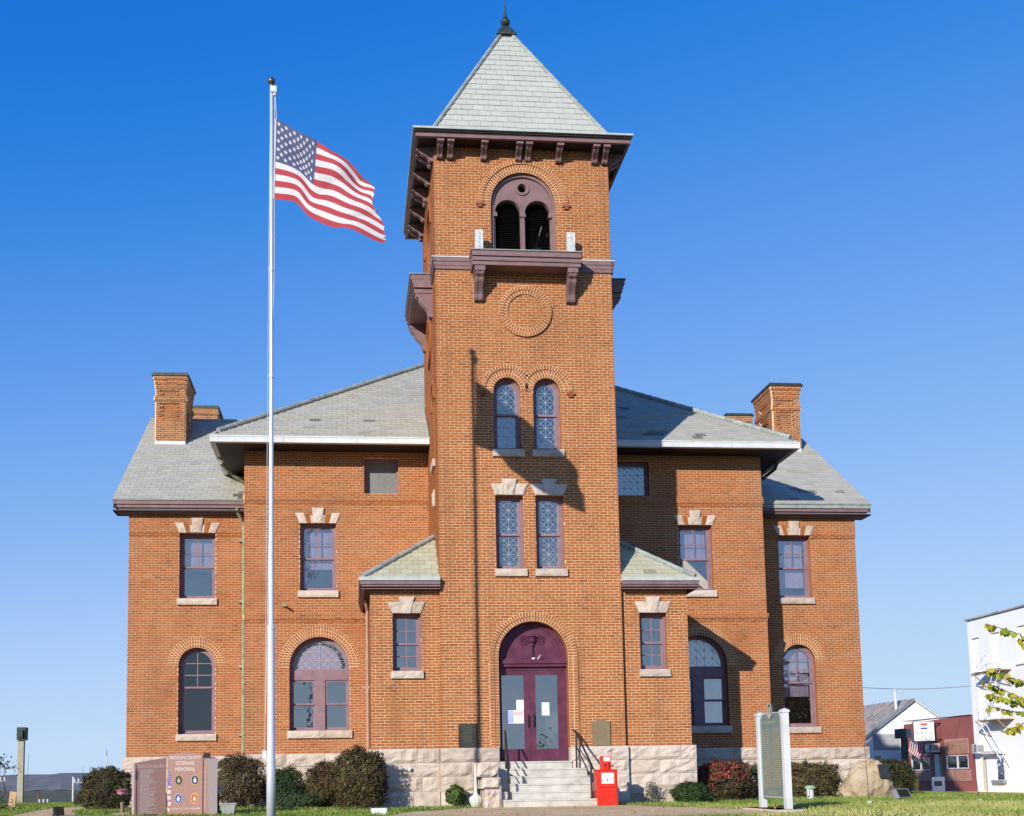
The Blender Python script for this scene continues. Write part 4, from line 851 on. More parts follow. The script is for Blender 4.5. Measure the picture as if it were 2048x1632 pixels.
mb = MB(); mb.tube([WD.P(0.03, 2.50, -0.26), WD.P(0.025, 2.12, -0.22)], 0.012, 6); mb.build('conduit', M_iron, ty)
mb = MB(); box_w(mb, WD, 0.0, 0.07, 2.152, 2.20, -0.28, -0.17); mb.tube([WD.P(0.14, 2.16, -0.2), WD.P(0.2, 2.25, -0.12)], 0.018, 6); mb.build('entry_light', M_pale, ty)
for s in (-1, 1):
    a, b = (-0.84, -0.012) if s < 0 else (0.012, 0.84)
    g0, g1 = (-0.755, -0.205) if s < 0 else (0.085, 0.635)
    if s > 0: a, b = -0.0585 + 0.0, 0.84
    if s < 0: b = -0.0635
    mb = MB(); plate(mb, WD, rect_pts(a, b, -0.33, 1.90), [rect_pts(g0, g1, -0.04, 1.78)], -0.36, -0.305); dr = mb.build('door', M_door, HOUSE)
    g = MB(); g.add([WD.P(u, z, -0.33) for u, z in rect_pts(g0, g1, -0.04, 1.78)], [(0, 1, 2, 3)]); g.build('pane', M_glass, dr)
    hu = -0.115 if s < 0 else 0.03
    mb = MB(); mb.tube([WD.P(hu, 0.50, -0.30), WD.P(hu, 0.52, -0.25), WD.P(hu, 0.78, -0.25), WD.P(hu, 0.80, -0.30)], 0.016, 6); mb.build('pull_handle', M_iron, dr)
    notes = [(-0.395, -0.21, 0.92, 1.17, M_card), (-0.64, -0.215, 0.59, 0.915, M_card)] if s < 0 else [(0.235, 0.425, 0.78, 1.10, M_card)]
    for (u0, u1, z0, z1, m) in notes: 
        mb = MB(); box_w(mb, WD, u0, u1, z0, z1, -0.3285, -0.3265); nt = mb.build('notice', m, dr)
        if u1 - u0 > 0.3:
            mb = MB(); box_w(mb, WD, u0 + 0.01, u0 + 0.17, z0 + 0.01, z1 - 0.01, -0.3265, -0.3255, m=0); box_w(mb, WD, u0 + 0.18, u1 - 0.02, z1 - 0.13, z1 - 0.03, -0.3265, -0.3255, m=1)
            mb.build('print', [mat('blue_print', [(0.30, 0.36, 0.60), (0.42, 0.48, 0.68)], 0.8, 20, 0.5), mat('pink_print', [(0.66, 0.38, 0.42), (0.75, 0.5, 0.52)], 0.8, 20, 0.5)], nt)
mb = MB(); box_w(mb, WD, -0.86, 0.86, 1.90, 1.98, -0.36, -0.29); box_w(mb, WD, -0.86, -0.84, -0.33, 1.90, -0.36, -0.29); box_w(mb, WD, 0.84, 0.86, -0.33, 1.90, -0.36, -0.29); mb.build('door_frame', M_door, HOUSE)
# steps
NS = 6; rh = (-0.345 - G) / NS
for i in range(NS):
    z1 = -0.345 - i * rh; y0 = -0.16 - i * 0.265; y1 = 0.40 if i == 0 else -0.16 - (i - 1) * 0.265 + 0.0
    x0, x1 = (-0.855, 0.885) if i == 0 else (-0.98, 1.17 + 0.012 * i)
    if i == 0: y0 = -0.10
    if i == 1: y1 = -0.10
    mb = MB(); mb.box((x0, y0, G - 0.1), (x1, y1 - 0.002 if i else y1, z1 - 0.035)); mb.box((x0, y0 - 0.018, z1 - 0.035), (x1, y1 - 0.02 if i else y1, z1)); mb.build('step', M_conc, HOUSE)
# cheek blocks left of the steps
WC = Wall((0, -1.30, 0), (1, 0, 0), (0, -1, 0)); WCs = Wall((-1.0, 0, 0), (0, 1, 0), (1, 0, 0)); WCl = Wall((-1.52, 0, 0), (0, -1, 0), (-1, 0, 0))
for k, (z0, z1, x0, x1, y) in enumerate(((G - 0.1, -0.98, -1.42, -1.0, -1.34), (-0.98, -0.71, -1.46, -1.01, -1.30), (-0.71, -0.37, -1.55, -1.05, -1.16))):
    mb = MB(); Wc = Wall((0, y, 0), (1, 0, 0), (0, -1, 0)); rock(mb, Wc, [(x0, z0 + 0.008), (x1, z0 + 0.008), (x1 - 0.01, z1 - 0.008), (x0 + 0.03, z1 - 0.008)], -0.9, 0.06, 6, 6, 0.05, 0.05)
    mb.add([(x0 + 0.03, y + 0.0, z1 - 0.008), (x1 - 0.01, y + 0.0, z1 - 0.008), (x1 - 0.01, y + 1.06, z1 - 0.008), (x0 + 0.03, y + 1.06, z1 - 0.008)], [(0, 1, 2, 3)], 0.7); mb.build('cheek_block', M_stone, HOUSE)
# downspouts
def spout(pts, r, m, name='downspout', straps=()):
    mb = MB(); mb.tube(pts, r, 8); o = mb.build(name, m, HOUSE)
    for z in straps:
        p = pts[-1]; q = MB(); q.box((p[0] - 0.14, p[1] - 0.02, z), (p[0] + 0.07, p[1] + 0.09, z + 0.06)); q.build('strap', m, o)
spout([(-7.60, 4.60, 6.98), (-7.60, 4.62, 6.88), (-7.46, 4.80, 6.60), (-7.43, 4.82, 6.5), (-7.43, 4.82, 0.0)], 0.045, M_gbronze, straps=(6.05, 4.3, 2.45, 0.55))
spout([(-4.05, 1.6, 3.90), (-4.02, 1.7, 3.72), (-4.0, 1.8, 3.6), (-4.0, 1.8, -0.6)], 0.033, mat('pink_pipe', [(0.36, 0.23, 0.17), (0.46, 0.31, 0.24)], 0.7, 6, 0.4), straps=(1.6,))
mb = MB(); mb.box((-6.27, B1 - 0.10, 3.99), (-6.20, B1, 4.06)); mb.tube([(-6.23, B1 - 0.08, 4.02), (-6.15, B1 - 0.25, 3.97)], 0.03, 8); mb.build('wall_lamp', M_gbronze, HOUSE)
mb = MB(); mb.tube([(-3.05, 0.0, -0.48), (-3.05, -0.06, -0.48)], 0.05, 10); mb.build('wall_vent', M_pale, HOUSE)

# ================================================================== GROUND
M_lawn = mat('lawn_soil', [(0.045, 0.065, 0.016), (0.085, 0.11, 0.03), (0.17, 0.15, 0.06)], 0.95, 0.9, 0.5, 0.5, 30)
M_grass = mat('grass_blades', [(0.085, 0.15, 0.020), (0.165, 0.24, 0.036), (0.28, 0.32, 0.075), (0.54, 0.46, 0.21)], 0.7, 0.6, 0.10)
M_field = mat('far_fields', [(0.07, 0.075, 0.035), (0.13, 0.12, 0.06)], 0.95, 0.02, 0.5)
M_hill = mat('hazy_woods', [(0.15, 0.145, 0.15), (0.185, 0.175, 0.165), (0.22, 0.20, 0.17)], 0.95, 0.02, 0.5)  # wooded hills, distance haze put into the pale grey colour
M_asph = mat('asphalt', [(0.045, 0.045, 0.046), (0.065, 0.064, 0.062)], 0.9, 3, 0.4, 0.3, 60)
def gz(x, y):
    z = G + 0.02 * noise.noise(Vector((x * 0.3, y * 0.3, 1.0)))
    if y < -9: z -= 0.9 * (lambda t: t * t * (3 - 2 * t))(min(1, (-9 - y) / 9))
    r = math.hypot(x, (y - 4) * 0.9)
    e = max(0, abs(x) - 14) 
    if x > 13: z -= 0.6 * (lambda t: t * t * (3 - 2 * t))(min(1, (x - 13) / 6))
    if x < -18: z -= 2.5 * (lambda t: t * t * (3 - 2 * t))(min(1, (-18 - x) / 15))
    if y > 19: z -= (2.5 if x < 12 else 0.15) * (lambda t: t * t * (3 - 2 * t))(min(1, (y - 19) / 12))
    return z
mb = MB(); xs = np.concatenate([np.linspace(-60, -20, 9)[:-1], np.linspace(-20, 20, 54), np.linspace(20, 60, 14)[1:]]); ys = np.concatenate([np.linspace(-45, -15, 10)[:-1], np.linspace(-15, 22, 46), np.linspace(22, 70, 12)[1:]])
vs = [(x, y, gz(x, y)) for y in ys for x in xs]; nx = len(xs)
mb.add(vs, [(j * nx + i, j * nx + i + 1, (j + 1) * nx + i + 1, (j + 1) * nx + i) for j in range(len(ys) - 1) for i in range(nx - 1)])
tag(mb.build('lawn', M_lawn, smooth=True), kind='structure')
mb = MB(); mb.add([(-6000, -6000, -5.2), (6000, -6000, -5.2), (6000, 7000, -5.2), (-6000, 7000, -5.2)], [(0, 1, 2, 3)]); tag(mb.build('ground', M_field), kind='structure')
# wooded hills on the left horizon
mb = MB(); n = 160; vs = []; fs = []
rows = 14
for j in range(rows + 1):
    for i in range(n + 1):
        a = -0.75 + 1.5 * i / n + 0.0; rr = 900 + 900 * j / rows
        h = (17 + 8 * noise.noise(Vector((a * 7, 0.3, 2))) + 5 * noise.noise(Vector((a * 22, j * 0.2, 5)))) * math.sin(min(1, j / rows * 1.25) * math.pi / 2) + 1.6 * noise.noise(Vector((a * 150, j, 3)))
        vs.append((rr * math.sin(a) - 4, rr * math.cos(a) - 27, -5.4 + h))
for j in range(rows):
    for i in range(n): fs.append((j * (n + 1) + i, j * (n + 1) + i + 1, (j + 1) * (n + 1) + i + 1, (j + 1) * (n + 1) + i))
mb.add(vs, fs); tag(mb.build('hills', M_hill), kind='structure')
def ground_poly(name, pts, m, h=0.012, sub=None, kind='structure'):
    mb = MB(); tri = tessellate_polygon([[Vector((x, y, 0)) for x, y in pts]]); n = len(pts)
    vs = [(x, y, G + h) for x, y in pts]; mb.add(vs, [tuple(t) for t in tri])
    mb.add(vs + [(x, y, G - 0.1) for x, y in pts], [(i, (i + 1) % n, n + (i + 1) % n, n + i) for i in range(n)])
    return tag(mb.build(name, m), kind=kind)
WALK = [(-1.75, -1.55), (-2.5, -2.6), (-3.3, -4.0), (-3.9, -6.6), (-4.3, -9.0), (3.4, -9.0), (3.1, -6.2), (2.6, -4.2), (1.9, -2.2), (1.75, -1.6), (1.3, -1.45), (-1.0, -1.45)]
PATHL = [(-11.9, -1.4), (-12.5, 2.4), (-13.0, 6.5), (-12.2, 9.5), (-11.2, 9.2), (-11.8, 6.0), (-11.5, 2.5), (-10.4, -1.6), (-10.2, -4), (-12, -5)]
ground_poly('front_walk', WALK, M_walk); ground_poly('side_path', PATHL, M_walk)
mb = MB()
for a, b in (((-2.9, -3.3), (2.3, -3.1)), ((-3.9, -5.8), (3.0, -5.6))):
    d = Vector((b[0] - a[0], b[1] - a[1], 0)); mb.add([(a[0], a[1], G + 0.0145), (b[0], b[1], G + 0.0145), (b[0], b[1] + 0.02, G + 0.0145), (a[0], a[1] + 0.02, G + 0.0145)], [(0, 1, 2, 3)])
tag(mb.build('walk_joints', mat('joint', [(0.16, 0.13, 0.09), (0.2, 0.16, 0.11)], 0.95)), kind='structure')
def inpoly(x, y, P):
    r = np.zeros(x.shape, bool); n = len(P)
    for i in range(n):
        x0, y0 = P[i]; x1, y1 = P[(i + 1) % n]
        c = ((y0 > y) != (y1 > y)) & (x < (x1 - x0) * (y - y0) / (y1 - y0 + 1e-12) + x0); r ^= c
    return r
def grass(n):
    x = rng.uniform(-17, 14.5, n); y = -11.5 + 28 * rng.random(n) ** 1.7
    ok = ~inpoly(x, y, WALK) & ~inpoly(x, y, PATHL)
    fy = np.where(np.abs(x) < 4.0, 0.0, np.where(np.abs(x) < 7.35, 3.4, np.where(np.abs(x) < 10.7, 4.8, 99)))
    ok &= (y < fy) & ~((np.abs(x - 0.1) < 1.35) & (y > -1.6))
    x, y = x[ok], y[ok]; n = len(x)
    z = np.array([gz(a, b) for a, b in zip(x, y)])
    dry = np.array([noise.noise(Vector((a * 0.35 + 3, b * 0.5, 0))) + 0.7 * noise.noise(Vector((a * 1.4, b * 1.6, 4))) for a, b in zip(x, y)])
    h = rng.uniform(0.035, 0.085, n) * (1 + 0.4 * dry); ang = rng.uniform(0, np.pi, n); w = rng.uniform(0.006, 0.013, n)
    lx, ly = rng.normal(0, 0.03, n), rng.normal(0, 0.03, n)
    v = np.empty((n, 3, 3)); v[:, 0] = np.stack([x - w * np.cos(ang), y - w * np.sin(ang), z - 0.005], 1); v[:, 1] = np.stack([x + w * np.cos(ang), y + w * np.sin(ang), z - 0.005], 1); v[:, 2] = np.stack([x + lx, y + ly, z + h], 1)
    t = np.clip(0.33 + rng.normal(0, 0.13, n) + dry * 0.30 + np.where((x > 2) & (y < -3.5), 0.34, 0) + np.where(x < -5, -0.06, 0), 0, 1)
    me = bpy.data.meshes.new('grass'); me.vertices.add(n * 3); me.vertices.foreach_set('co', v.ravel()); me.loops.add(n * 3); me.loops.foreach_set('vertex_index', np.arange(n * 3, dtype=np.int32)); me.polygons.add(n); me.polygons.foreach_set('loop_start', np.arange(0, n * 3, 3, dtype=np.int32))
    a = me.attributes.new('tint', 'FLOAT', 'FACE'); a.data.foreach_set('value', t.astype(np.float32)); me.materials.append(M_grass); me.update(calc_edges=True)
    tag(link('grass', me), 'short lawn grass, green with dry straw patches', 'grass', kind='stuff')
grass(230000)

# ================================================================== FLAGPOLE + FLAG
FX, FY, FZ = -5.885, -6.22, 12.72
fp = empty('flagpole', (FX, FY, G), 'tall white tapered flagpole standing left of the tower', 'flagpole')
sec = [(G - 0.1, 0.086), (-0.35, 0.080), (-0.33, 0.072), (2.1, 0.064), (2.13, 0.052), (6.9, 0.038), (9.0, 0.034), (FZ, 0.030)]
mb = MB(); mb.tube([(FX, FY, z) for z, r in sec], [r for z, r in sec], 16); mb.build('pole', M_pole, fp, smooth=True)
for z, r in ((-0.35, 0.086), (2.1, 0.075), (6.9, 0.050), (9.0, 0.045)):
    mb = MB(); mb.lathe((FX, FY, z), [(r - 0.012, -0.04), (r, -0.03), (r, 0.03), (r - 0.02, 0.05)], 16); mb.build('collar', M_pole, fp)
mb = MB(); mb.lathe((FX, FY, FZ), [(0.02, 0.0), (0.03, 0.02)] + [(0.075 * math.sin(math.pi * k / 10), 0.10 - 0.075 * math.cos(math.pi * k / 10)) for k in range(1, 10)] + [(0.005, 0.176)], 16); mb.build('ball', M_ball, fp, smooth=True)
mb = MB(); mb.box((FX - 0.02, FY - 0.05, FZ - 0.14), (FX + 0.10, FY + 0.05, FZ - 0.02)); mb.box((FX + 0.03, FY - 0.03, FZ - 0.20), (FX + 0.08, FY + 0.03, FZ - 0.14), 0.1); mb.build('pulley', M_pole, fp)
mb = MB(); mb.tube([(FX + 0.07, FY, FZ - 0.16), (FX + 0.10, FY, FZ - 0.7)], 0.007, 5); mb.tube([(FX + 0.06, FY, FZ - 0.16), (FX + 0.055, FY, 9.0), (FX - 0.10, FY - 0.02, 0.5)], 0.006, 5); mb.tube([(FX - 0.02, FY + 0.02, FZ - 0.1), (FX - 0.05, FY + 0.03, 9.5), (FX - 0.115, FY, -0.3)], 0.0045, 5); mb.build('halyard', M_rope, fp)
mb = MB(); mb.box((FX - 0.16, FY - 0.02, -0.32), (FX - 0.08, FY + 0.02, -0.16)); mb.build('cleat', M_white, fp)
# flag surface
def cr(P, t):
    n = len(P) - 1; x = min(max(t, 0), 0.9999) * n; i = int(x); f = x - i
    p = [np.array(P[min(max(i + k, 0), n)], float) for k in (-1, 0, 1, 2)]
    return 0.5 * (2 * p[1] + (p[2] - p[0]) * f + (2 * p[0] - 5 * p[1] + 4 * p[2] - p[3]) * f * f + (3 * p[1] - p[0] - 3 * p[2] + p[3]) * f ** 3)
TOPP = [(0, 0, 0), (0.418, -0.12, -0.311), (0.796, -0.30, -0.66), (1.20, -0.53, -1.03), (1.56, -0.78, -1.40), (1.87, -1.0, -1.70)]
BOTP = [(-0.04, 0, -1.64), (0.358, -0.12, -1.77), (0.60, -0.30, -2.10), (1.03, -0.55, -2.42), (1.495, -0.75, -2.69), (2.03, -0.95, -2.90)]
HX, HY, HZ = -5.785, FY, 12.058
def flagpt(u, v):
    a, b = cr(TOPP, u), cr(BOTP, u); p = a * (1 - v) + b * v
    ph = u * 10.0 - v * 3.2
    amp = 0.11 * min(1, u * 2.2)
    p[1] += amp * math.sin(ph) + 0.06 * u * math.sin(u * 15 + v * 7) + 0.035 * math.sin(v * 8 - u * 6) * min(1, u * 3)
    p[0] += 0.03 * u * math.sin(ph + 1.0) + 0.05 * math.sin(math.pi * v) * u
    sd_ = (u * 2.3 + v * 1.5) % 1.0; p[1] += 0.10 * min(1, u * 2.5) * (abs(2 * sd_ - 1) ** 1.6 - 0.5); p[2] += 0.025 * u * math.sin(u * 21 + v * 4)
    e = max(0.0, u - 0.80) / 0.20; c = max(0.0, 0.45 - v) / 0.45      # curled fly corner
    p[2] += -0.10 * e * e * c + 0.07 * e * math.sin(v * 9) * (1 - v); p[0] -= 0.16 * e * e * math.exp(-((v - 0.38) / 0.16) ** 2)
    p[1] += 0.22 * e * e * c
    return Vector((HX + p[0], HY + p[1], HZ + p[2]))
mb = MB(); NU, NV = 72, 52; vs = [tuple(flagpt(i / NU, j / NV)) for j in range(NV + 1) for i in range(NU + 1)]
o = len(mb.v); mb.v.extend(vs)
for j in range(NV):
    for i in range(NU):
        if i >= NU - int(max(0, 3.2 * (noise.noise(Vector((j * 0.45, 3, 0))) + 0.25) + 2.0 * (noise.noise(Vector((j * 1.9, 7, 0))) + 0.2))): continue
        st = int(j / NV * 13); m = 2 if (i < NU * 0.40 and st < 7) else (0 if st % 2 == 0 else 1)
        mb.f.append([j * (NU + 1) + i, j * (NU + 1) + i + 1, (j + 1) * (NU + 1) + i + 1, (j + 1) * (NU + 1) + i]); mb.m.append(m); mb.t.append(0.5)
flag = mb.build('flag', [M_flagr, M_flagw, M_flagb], smooth=True)
tag(flag, 'large american flag flying right from the flagpole, its fly end curled', 'flag')
mb = MB()
for r in range(9):
    for c in range(11):
        if (r + c) % 2: continue
        u = 0.40 * (c + 1) / 12; v = 7 / 13 * (r + 1) / 10; p = flagpt(u, v); du = (flagpt(u + 0.004, v) - p).normalized(); dv = (flagpt(u, v + 0.004) - p).normalized(); nn = du.cross(dv).normalized()
        for s in (-1, 1):
            ring_ = []
            for k in range(10):
                rr = 0.052 if k % 2 == 0 else 0.021; a = 2 * math.pi * k / 10; ring_.append(tuple(p + du * rr * math.sin(a) - dv * rr * math.cos(a) + nn * s * 0.006))
            mb.add([tuple(p + nn * s * 0.006)] + ring_, [(0, 1 + k, 1 + (k + 1) % 10) for k in range(10)])
mb.build('stars', M_flagw, flag, kind='stuff')
mb = MB(); mb.tube([flagpt(0, j / 10) + Vector((-0.012, 0, 0)) for j in range(11)], 0.016, 6); mb.build('hoist_band', M_flagw, flag)

# ================================================================== PLANTS
M_brown = mat('brown_leaves', [(0.022, 0.014, 0.008), (0.062, 0.040, 0.019), (0.105, 0.072, 0.030), (0.13, 0.12, 0.042)], 0.8, 2.0, 0.18)
M_green = mat('yew_green', [(0.006, 0.016, 0.005), (0.016, 0.042, 0.010), (0.035, 0.075, 0.016), (0.06, 0.10, 0.022)], 0.7, 2.0, 0.15)
M_jun = mat('juniper_green', [(0.02, 0.04, 0.018), (0.05, 0.085, 0.035), (0.085, 0.12, 0.05)], 0.8, 2.0, 0.2)
M_yel = mat('yellow_green', [(0.05, 0.10, 0.015), (0.12, 0.18, 0.025), (0.25, 0.26, 0.05)], 0.7, 3, 0.2)
M_redl = mat('red_leaves', [(0.22, 0.012, 0.02), (0.42, 0.035, 0.05), (0.55, 0.10, 0.10)], 0.7, 3, 0.2)
M_twig = mat('twig', [(0.14, 0.11, 0.08), (0.30, 0.25, 0.19)], 0.9, 8, 0.4)
M_bark = mat('bark', [(0.05, 0.042, 0.036), (0.13, 0.11, 0.09)], 0.95, 8, 0.5, 0.5, 30)
def leaf_quads(P, N_, size, t, aspect=0.55):
    """numpy leaf cloud: P centres, N_ normals"""
    n = len(P); r = rng.normal(size=(n, 3)); U = np.cross(N_, r); U /= np.linalg.norm(U, axis=1, keepdims=True) + 1e-9; V = np.cross(N_, U); V /= np.linalg.norm(V, axis=1, keepdims=True) + 1e-9
    s = size[:, None]; v = np.empty((n, 4, 3)); v[:, 0] = P - U * s; v[:, 1] = P - V * s * aspect + N_ * s * 0.15; v[:, 2] = P + U * s; v[:, 3] = P + V * s * aspect + N_ * s * 0.15
    return v, t
def cloud(name, parts, parent):
    """parts: list of (verts[n,4,3], tint, matindex), materials"""
    geo, mats = parts; V = np.concatenate([g[0] for g in geo]); T = np.concatenate([g[1] for g in geo]); MI = np.concatenate([np.full(len(g[0]), g[2]) for g in geo]); n = len(V)
    me = bpy.data.meshes.new(name); me.vertices.add(n * 4); me.vertices.foreach_set('co', V.ravel()); me.loops.add(n * 4); me.loops.foreach_set('vertex_index', np.arange(n * 4, dtype=np.int32)); me.polygons.add(n); me.polygons.foreach_set('loop_start', np.arange(0, n * 4, 4, dtype=np.int32))
    for m in mats: me.materials.append(m)
    me.polygons.foreach_set('material_index', MI.astype(np.int32)); a = me.attributes.new('tint', 'FLOAT', 'FACE'); a.data.foreach_set('value', T.astype(np.float32)); me.update(calc_edges=True)
    return link(name, me, parent)
def bush(name, x, y, w, d, h, m, n, label, size=0.027, cat='bush', base=0.02, square=2.6, bare=0.0, m2=None, f2=0.0, group=None, twigs=40, top2=False, z0=G, fluff=0.06):
    b = empty(name, (x, y, z0), label, cat, group)
    n = int(n * 1.4); q = rng.normal(size=(n, 3)); q /= np.linalg.norm(q, axis=1, keepdims=True); q[:, 2] = np.where(q[:, 2] < -0.62, -q[:, 2], q[:, 2])
    sq = (np.abs(q) ** square).sum(1) ** (-1 / square); nz = np.array([noise.noise(Vector(v) * 2.3 + Vector((x, y, 0))) + 0.6 * noise.noise(Vector(v) * 6 + Vector((y, x, 0))) for v in q])
    rad = sq * (0.97 + 0.23 * nz) * (1 - 0.42 * rng.random(n) ** 2.6) + fluff * np.abs(rng.normal(size=n)) * (rng.random(n) < 0.45)
    C = np.array([x, y, z0 + base + (h - base) * 0.42]); S3 = np.array([w / 2, d / 2, (h - base) * 0.58])
    P = C + q * rad[:, None] * S3
    low = np.clip((P[:, 2] - z0) / (h * 0.45), 0, 1); P[:, 0] = x + (P[:, 0] - x) * (0.88 + 0.12 * low); P[:, 1] = y + (P[:, 1] - y) * (0.88 + 0.12 * low)
    keep = (P[:, 2] > z0 + 0.02) & (rng.random(n) > bare * (1 - low)); P, q, nz = P[keep], q[keep], nz[keep]; n = len(P)
    Nn = q + rng.normal(0, 0.5, (n, 3)); Nn /= np.linalg.norm(Nn, axis=1, keepdims=True)
    nz2 = np.array([noise.noise(Vector(v) * 3.5 + Vector((7 + x, 1, 2))) + 0.7 * noise.noise(Vector(v) * 9 + Vector((x, 3, 2))) for v in q]); t = np.clip(0.45 + rng.normal(0, 0.08, n) + 0.42 * nz2, 0, 1); sz = rng.uniform(0.6, 1.3, n) * size
    geo = []
    if m2:
        k = (rng.random(n) < f2) if not top2 else ((P[:, 2] > z0 + h * 0.55) | (P[:, 0] < x - w * 0.30)) & (rng.random(n) < f2)
        geo = [(*leaf_quads(P[~k], Nn[~k], sz[~k], t[~k]), 0), (*leaf_quads(P[k], Nn[k], sz[k] * 1.2, t[k]), 1)]; mats = [m, m2]
    else: geo = [(*leaf_quads(P, Nn, sz, t), 0)]; mats = [m]
    cloud('foliage', (geo, mats), b)
    mb = MB()
    for k in range(twigs):
        a = random.uniform(0, 2 * math.pi); el = random.uniform(0.35, 1.0); r = random.uniform(0.75, 1.06)
        e = (x + math.cos(a) * w / 2 * r * math.sqrt(1 - el * el * 0.75), y + math.sin(a) * d / 2 * r * math.sqrt(1 - el * el * 0.75), z0 + h * el * r)
        s = (x + random.uniform(-.12, .12) * w, y + random.uniform(-.12, .12) * d, z0 - 0.02); mid = tuple((s[i] * 0.45 + e[i] * 0.55) + random.uniform(-0.05, 0.05) for i in range(3))
        mb.tube([s, mid, e], [0.009, 0.006, 0.003], 4, random.uniform(0.2, 0.9), caps=False)
    if twigs: mb.build('stems', M_twig, b)
    if n > 2500:      # loose sprigs breaking the clipped outline
        k = 26; idx = rng.integers(0, n, k); geo2 = []
        for i in idx:
            d_ = P[i] - C; d_ = d_ / (np.linalg.norm(d_) + 1e-6) + np.array([0, 0, 0.5]); L_ = rng.uniform(0.05, 0.14); m_ = 14
            pts = P[i] + d_[None, :] * (rng.random(m_) * L_)[:, None] + rng.normal(0, 0.012, (m_, 3)); nn = rng.normal(size=(m_, 3)); nn /= np.linalg.norm(nn, axis=1, keepdims=True)
            geo2.append((*leaf_quads(pts, nn, rng.uniform(0.010, 0.020, m_), np.clip(rng.normal(0.55, 0.15, m_), 0, 1)), 0))
        cloud('sprigs', (geo2, [m]), b)
    return b
bush('clipped_bush', -10.75, 3.0, 1.30, 1.1, 1.06, M_brown, 9000, 'rounded brown and olive bush left of the granite memorial', m2=M_green, f2=0.2, group='clipped brown bushes along the stone base')
bush('clipped_bush', -7.25, 2.0, 1.20, 1.1, 1.30, M_brown, 9500, 'tall dark brown bush behind the right end of the granite memorial', bare=0.2, twigs=90, group='clipped brown bushes along the stone base')
bush('yew_bush', -6.15, 2.35, 1.15, 0.95, 1.0, M_green, 9000, 'dark green bush behind the flagpole', size=0.02, square=2.2)
bush('juniper', -5.72, 1.25, 1.15, 0.7, 0.36, M_jun, 3500, 'low grey green juniper spreading at the foot of the brown bushes', size=0.025, square=2.0, twigs=10, base=0.0)
bush('clipped_bush', -5.08, 2.0, 1.02, 0.9, 1.10, M_brown, 8500, 'brown bush to the left of the biggest one by the annex', bare=0.25, twigs=110, group='clipped brown bushes along the stone base')
bush('clipped_bush', -4.22, -0.55, 1.24, 1.0, 1.36, M_brown, 12000, 'biggest brown bush, standing at the corner of the left annex', bare=0.2, twigs=150, m2=M_yel, f2=0.04, group='clipped brown bushes along the stone base')
bush('seedling_shrub', -1.99, -0.45, 0.46, 0.42, 0.52, M_yel, 1100, 'small yellow green shrub beside the white urn', size=0.035, square=1.8, m2=M_green, f2=0.35, twigs=12, base=0.05)
bush('mound_shrub', 3.76, -0.25, 1.0, 0.85, 0.50, M_green, 6500, 'low green mound of a shrub in front of the right annex', size=0.02, square=2.1, base=0.0, twigs=8)
bush('barberry_bush', 5.08, 1.2, 1.45, 1.15, 0.98, M_brown, 10000, 'brown bush with bright red leaves on its top edge', m2=M_redl, f2=0.16, top2=True, bare=0.35, twigs=90)
bush('yew_bush', 6.05, 2.0, 1.0, 0.9, 0.86, M_green, 6500, 'green bush half hidden behind the white posted marker', size=0.02)
bush('clipped_bush', 7.75, 2.3, 1.75, 1.1, 0.92, M_brown, 11000, 'wide brown bush between the white posted marker and the boulder', bare=0.25, twigs=100, m2=M_yel, f2=0.05, group='clipped brown bushes along the stone base')
bush('seedling_shrub', 8.25, 3.6, 0.25, 0.25, 1.0, M_yel, 500, 'thin green sprig rising behind the wide brown bush', size=0.03, twigs=3)
bush('clipped_bush', 11.05, 4.2, 1.15, 1.0, 0.98, M_brown, 8500, 'brown green bush right of the boulder', m2=M_green, f2=0.4, twigs=30, group='clipped brown bushes along the stone base')
bush('dry_plant', 2.80, -0.25, 0.34, 0.26, 0.50, M_twig, 160, 'dry stalky plant at the foot of the right annex', size=0.03, twigs=26, m2=M_green, f2=0.5)
# red sprigs above the barberry
# small tree at the left edge
st = empty('small_tree', (-14.15, 5.0, G), 'small gnarled tree with sparse dark leaves at the left edge of the lawn', 'tree')
mb = MB(); tx, ty = -14.15, 5.0
tips = []
mb.tube([(tx + 0.10, ty, G), (tx + 0.02, ty, G + 0.35), (tx + 0.05, ty, G + 0.62)], [0.06, 0.045, 0.04], 7)
for b_ in (((tx + 0.05, ty, G + 0.6), (tx - 0.12, ty, G + 0.85), (tx - 0.22, ty + 0.1, G + 1.15)), ((tx + 0.05, ty, G + 0.6), (tx + 0.10, ty, G + 0.95), (tx + 0.12, ty, G + 1.3)), ((tx + 0.05, ty, G + 0.25), (tx + 0.28, ty, G + 0.5), (tx + 0.2, ty, G + 0.85), (tx + 0.28, ty, G + 1.15))):
    mb.tube(b_, [0.035, 0.025, 0.015, 0.01][:len(b_)], 6); e = Vector(b_[-1])
    for k in range(9):
        t_ = e + Vector((random.uniform(-.25, .25), random.uniform(-.2, .2), random.uniform(-0.1, .35))); mb.tube([e, t_], [0.012, 0.004], 4); tips.append(t_)
mb.build('trunk', M_bark, st)
P = np.array([np.array(t_) + rng.normal(0, 0.07, 3) for t_ in tips for _ in range(9)]); Nn = rng.normal(size=P.shape); Nn /= np.linalg.norm(Nn, axis=1, keepdims=True)
P2 = np.array([tx + 0.15, ty - 0.1, G + 0.12]) + rng.normal(0, 1, (260, 3)) * np.array([0.22, 0.15, 0.10]); N2 = rng.normal(size=P2.shape); N2 /= np.linalg.norm(N2, axis=1, keepdims=True)
cloud('crown', ([(*leaf_quads(P, Nn, rng.uniform(0.025, 0.045, len(P)), rng.uniform(0, 0.7, len(P))), 0), (*leaf_quads(P2, N2, rng.uniform(0.02, 0.04, len(P2)), rng.uniform(0.2, 0.9, len(P2))), 0)], [M_green]), st)
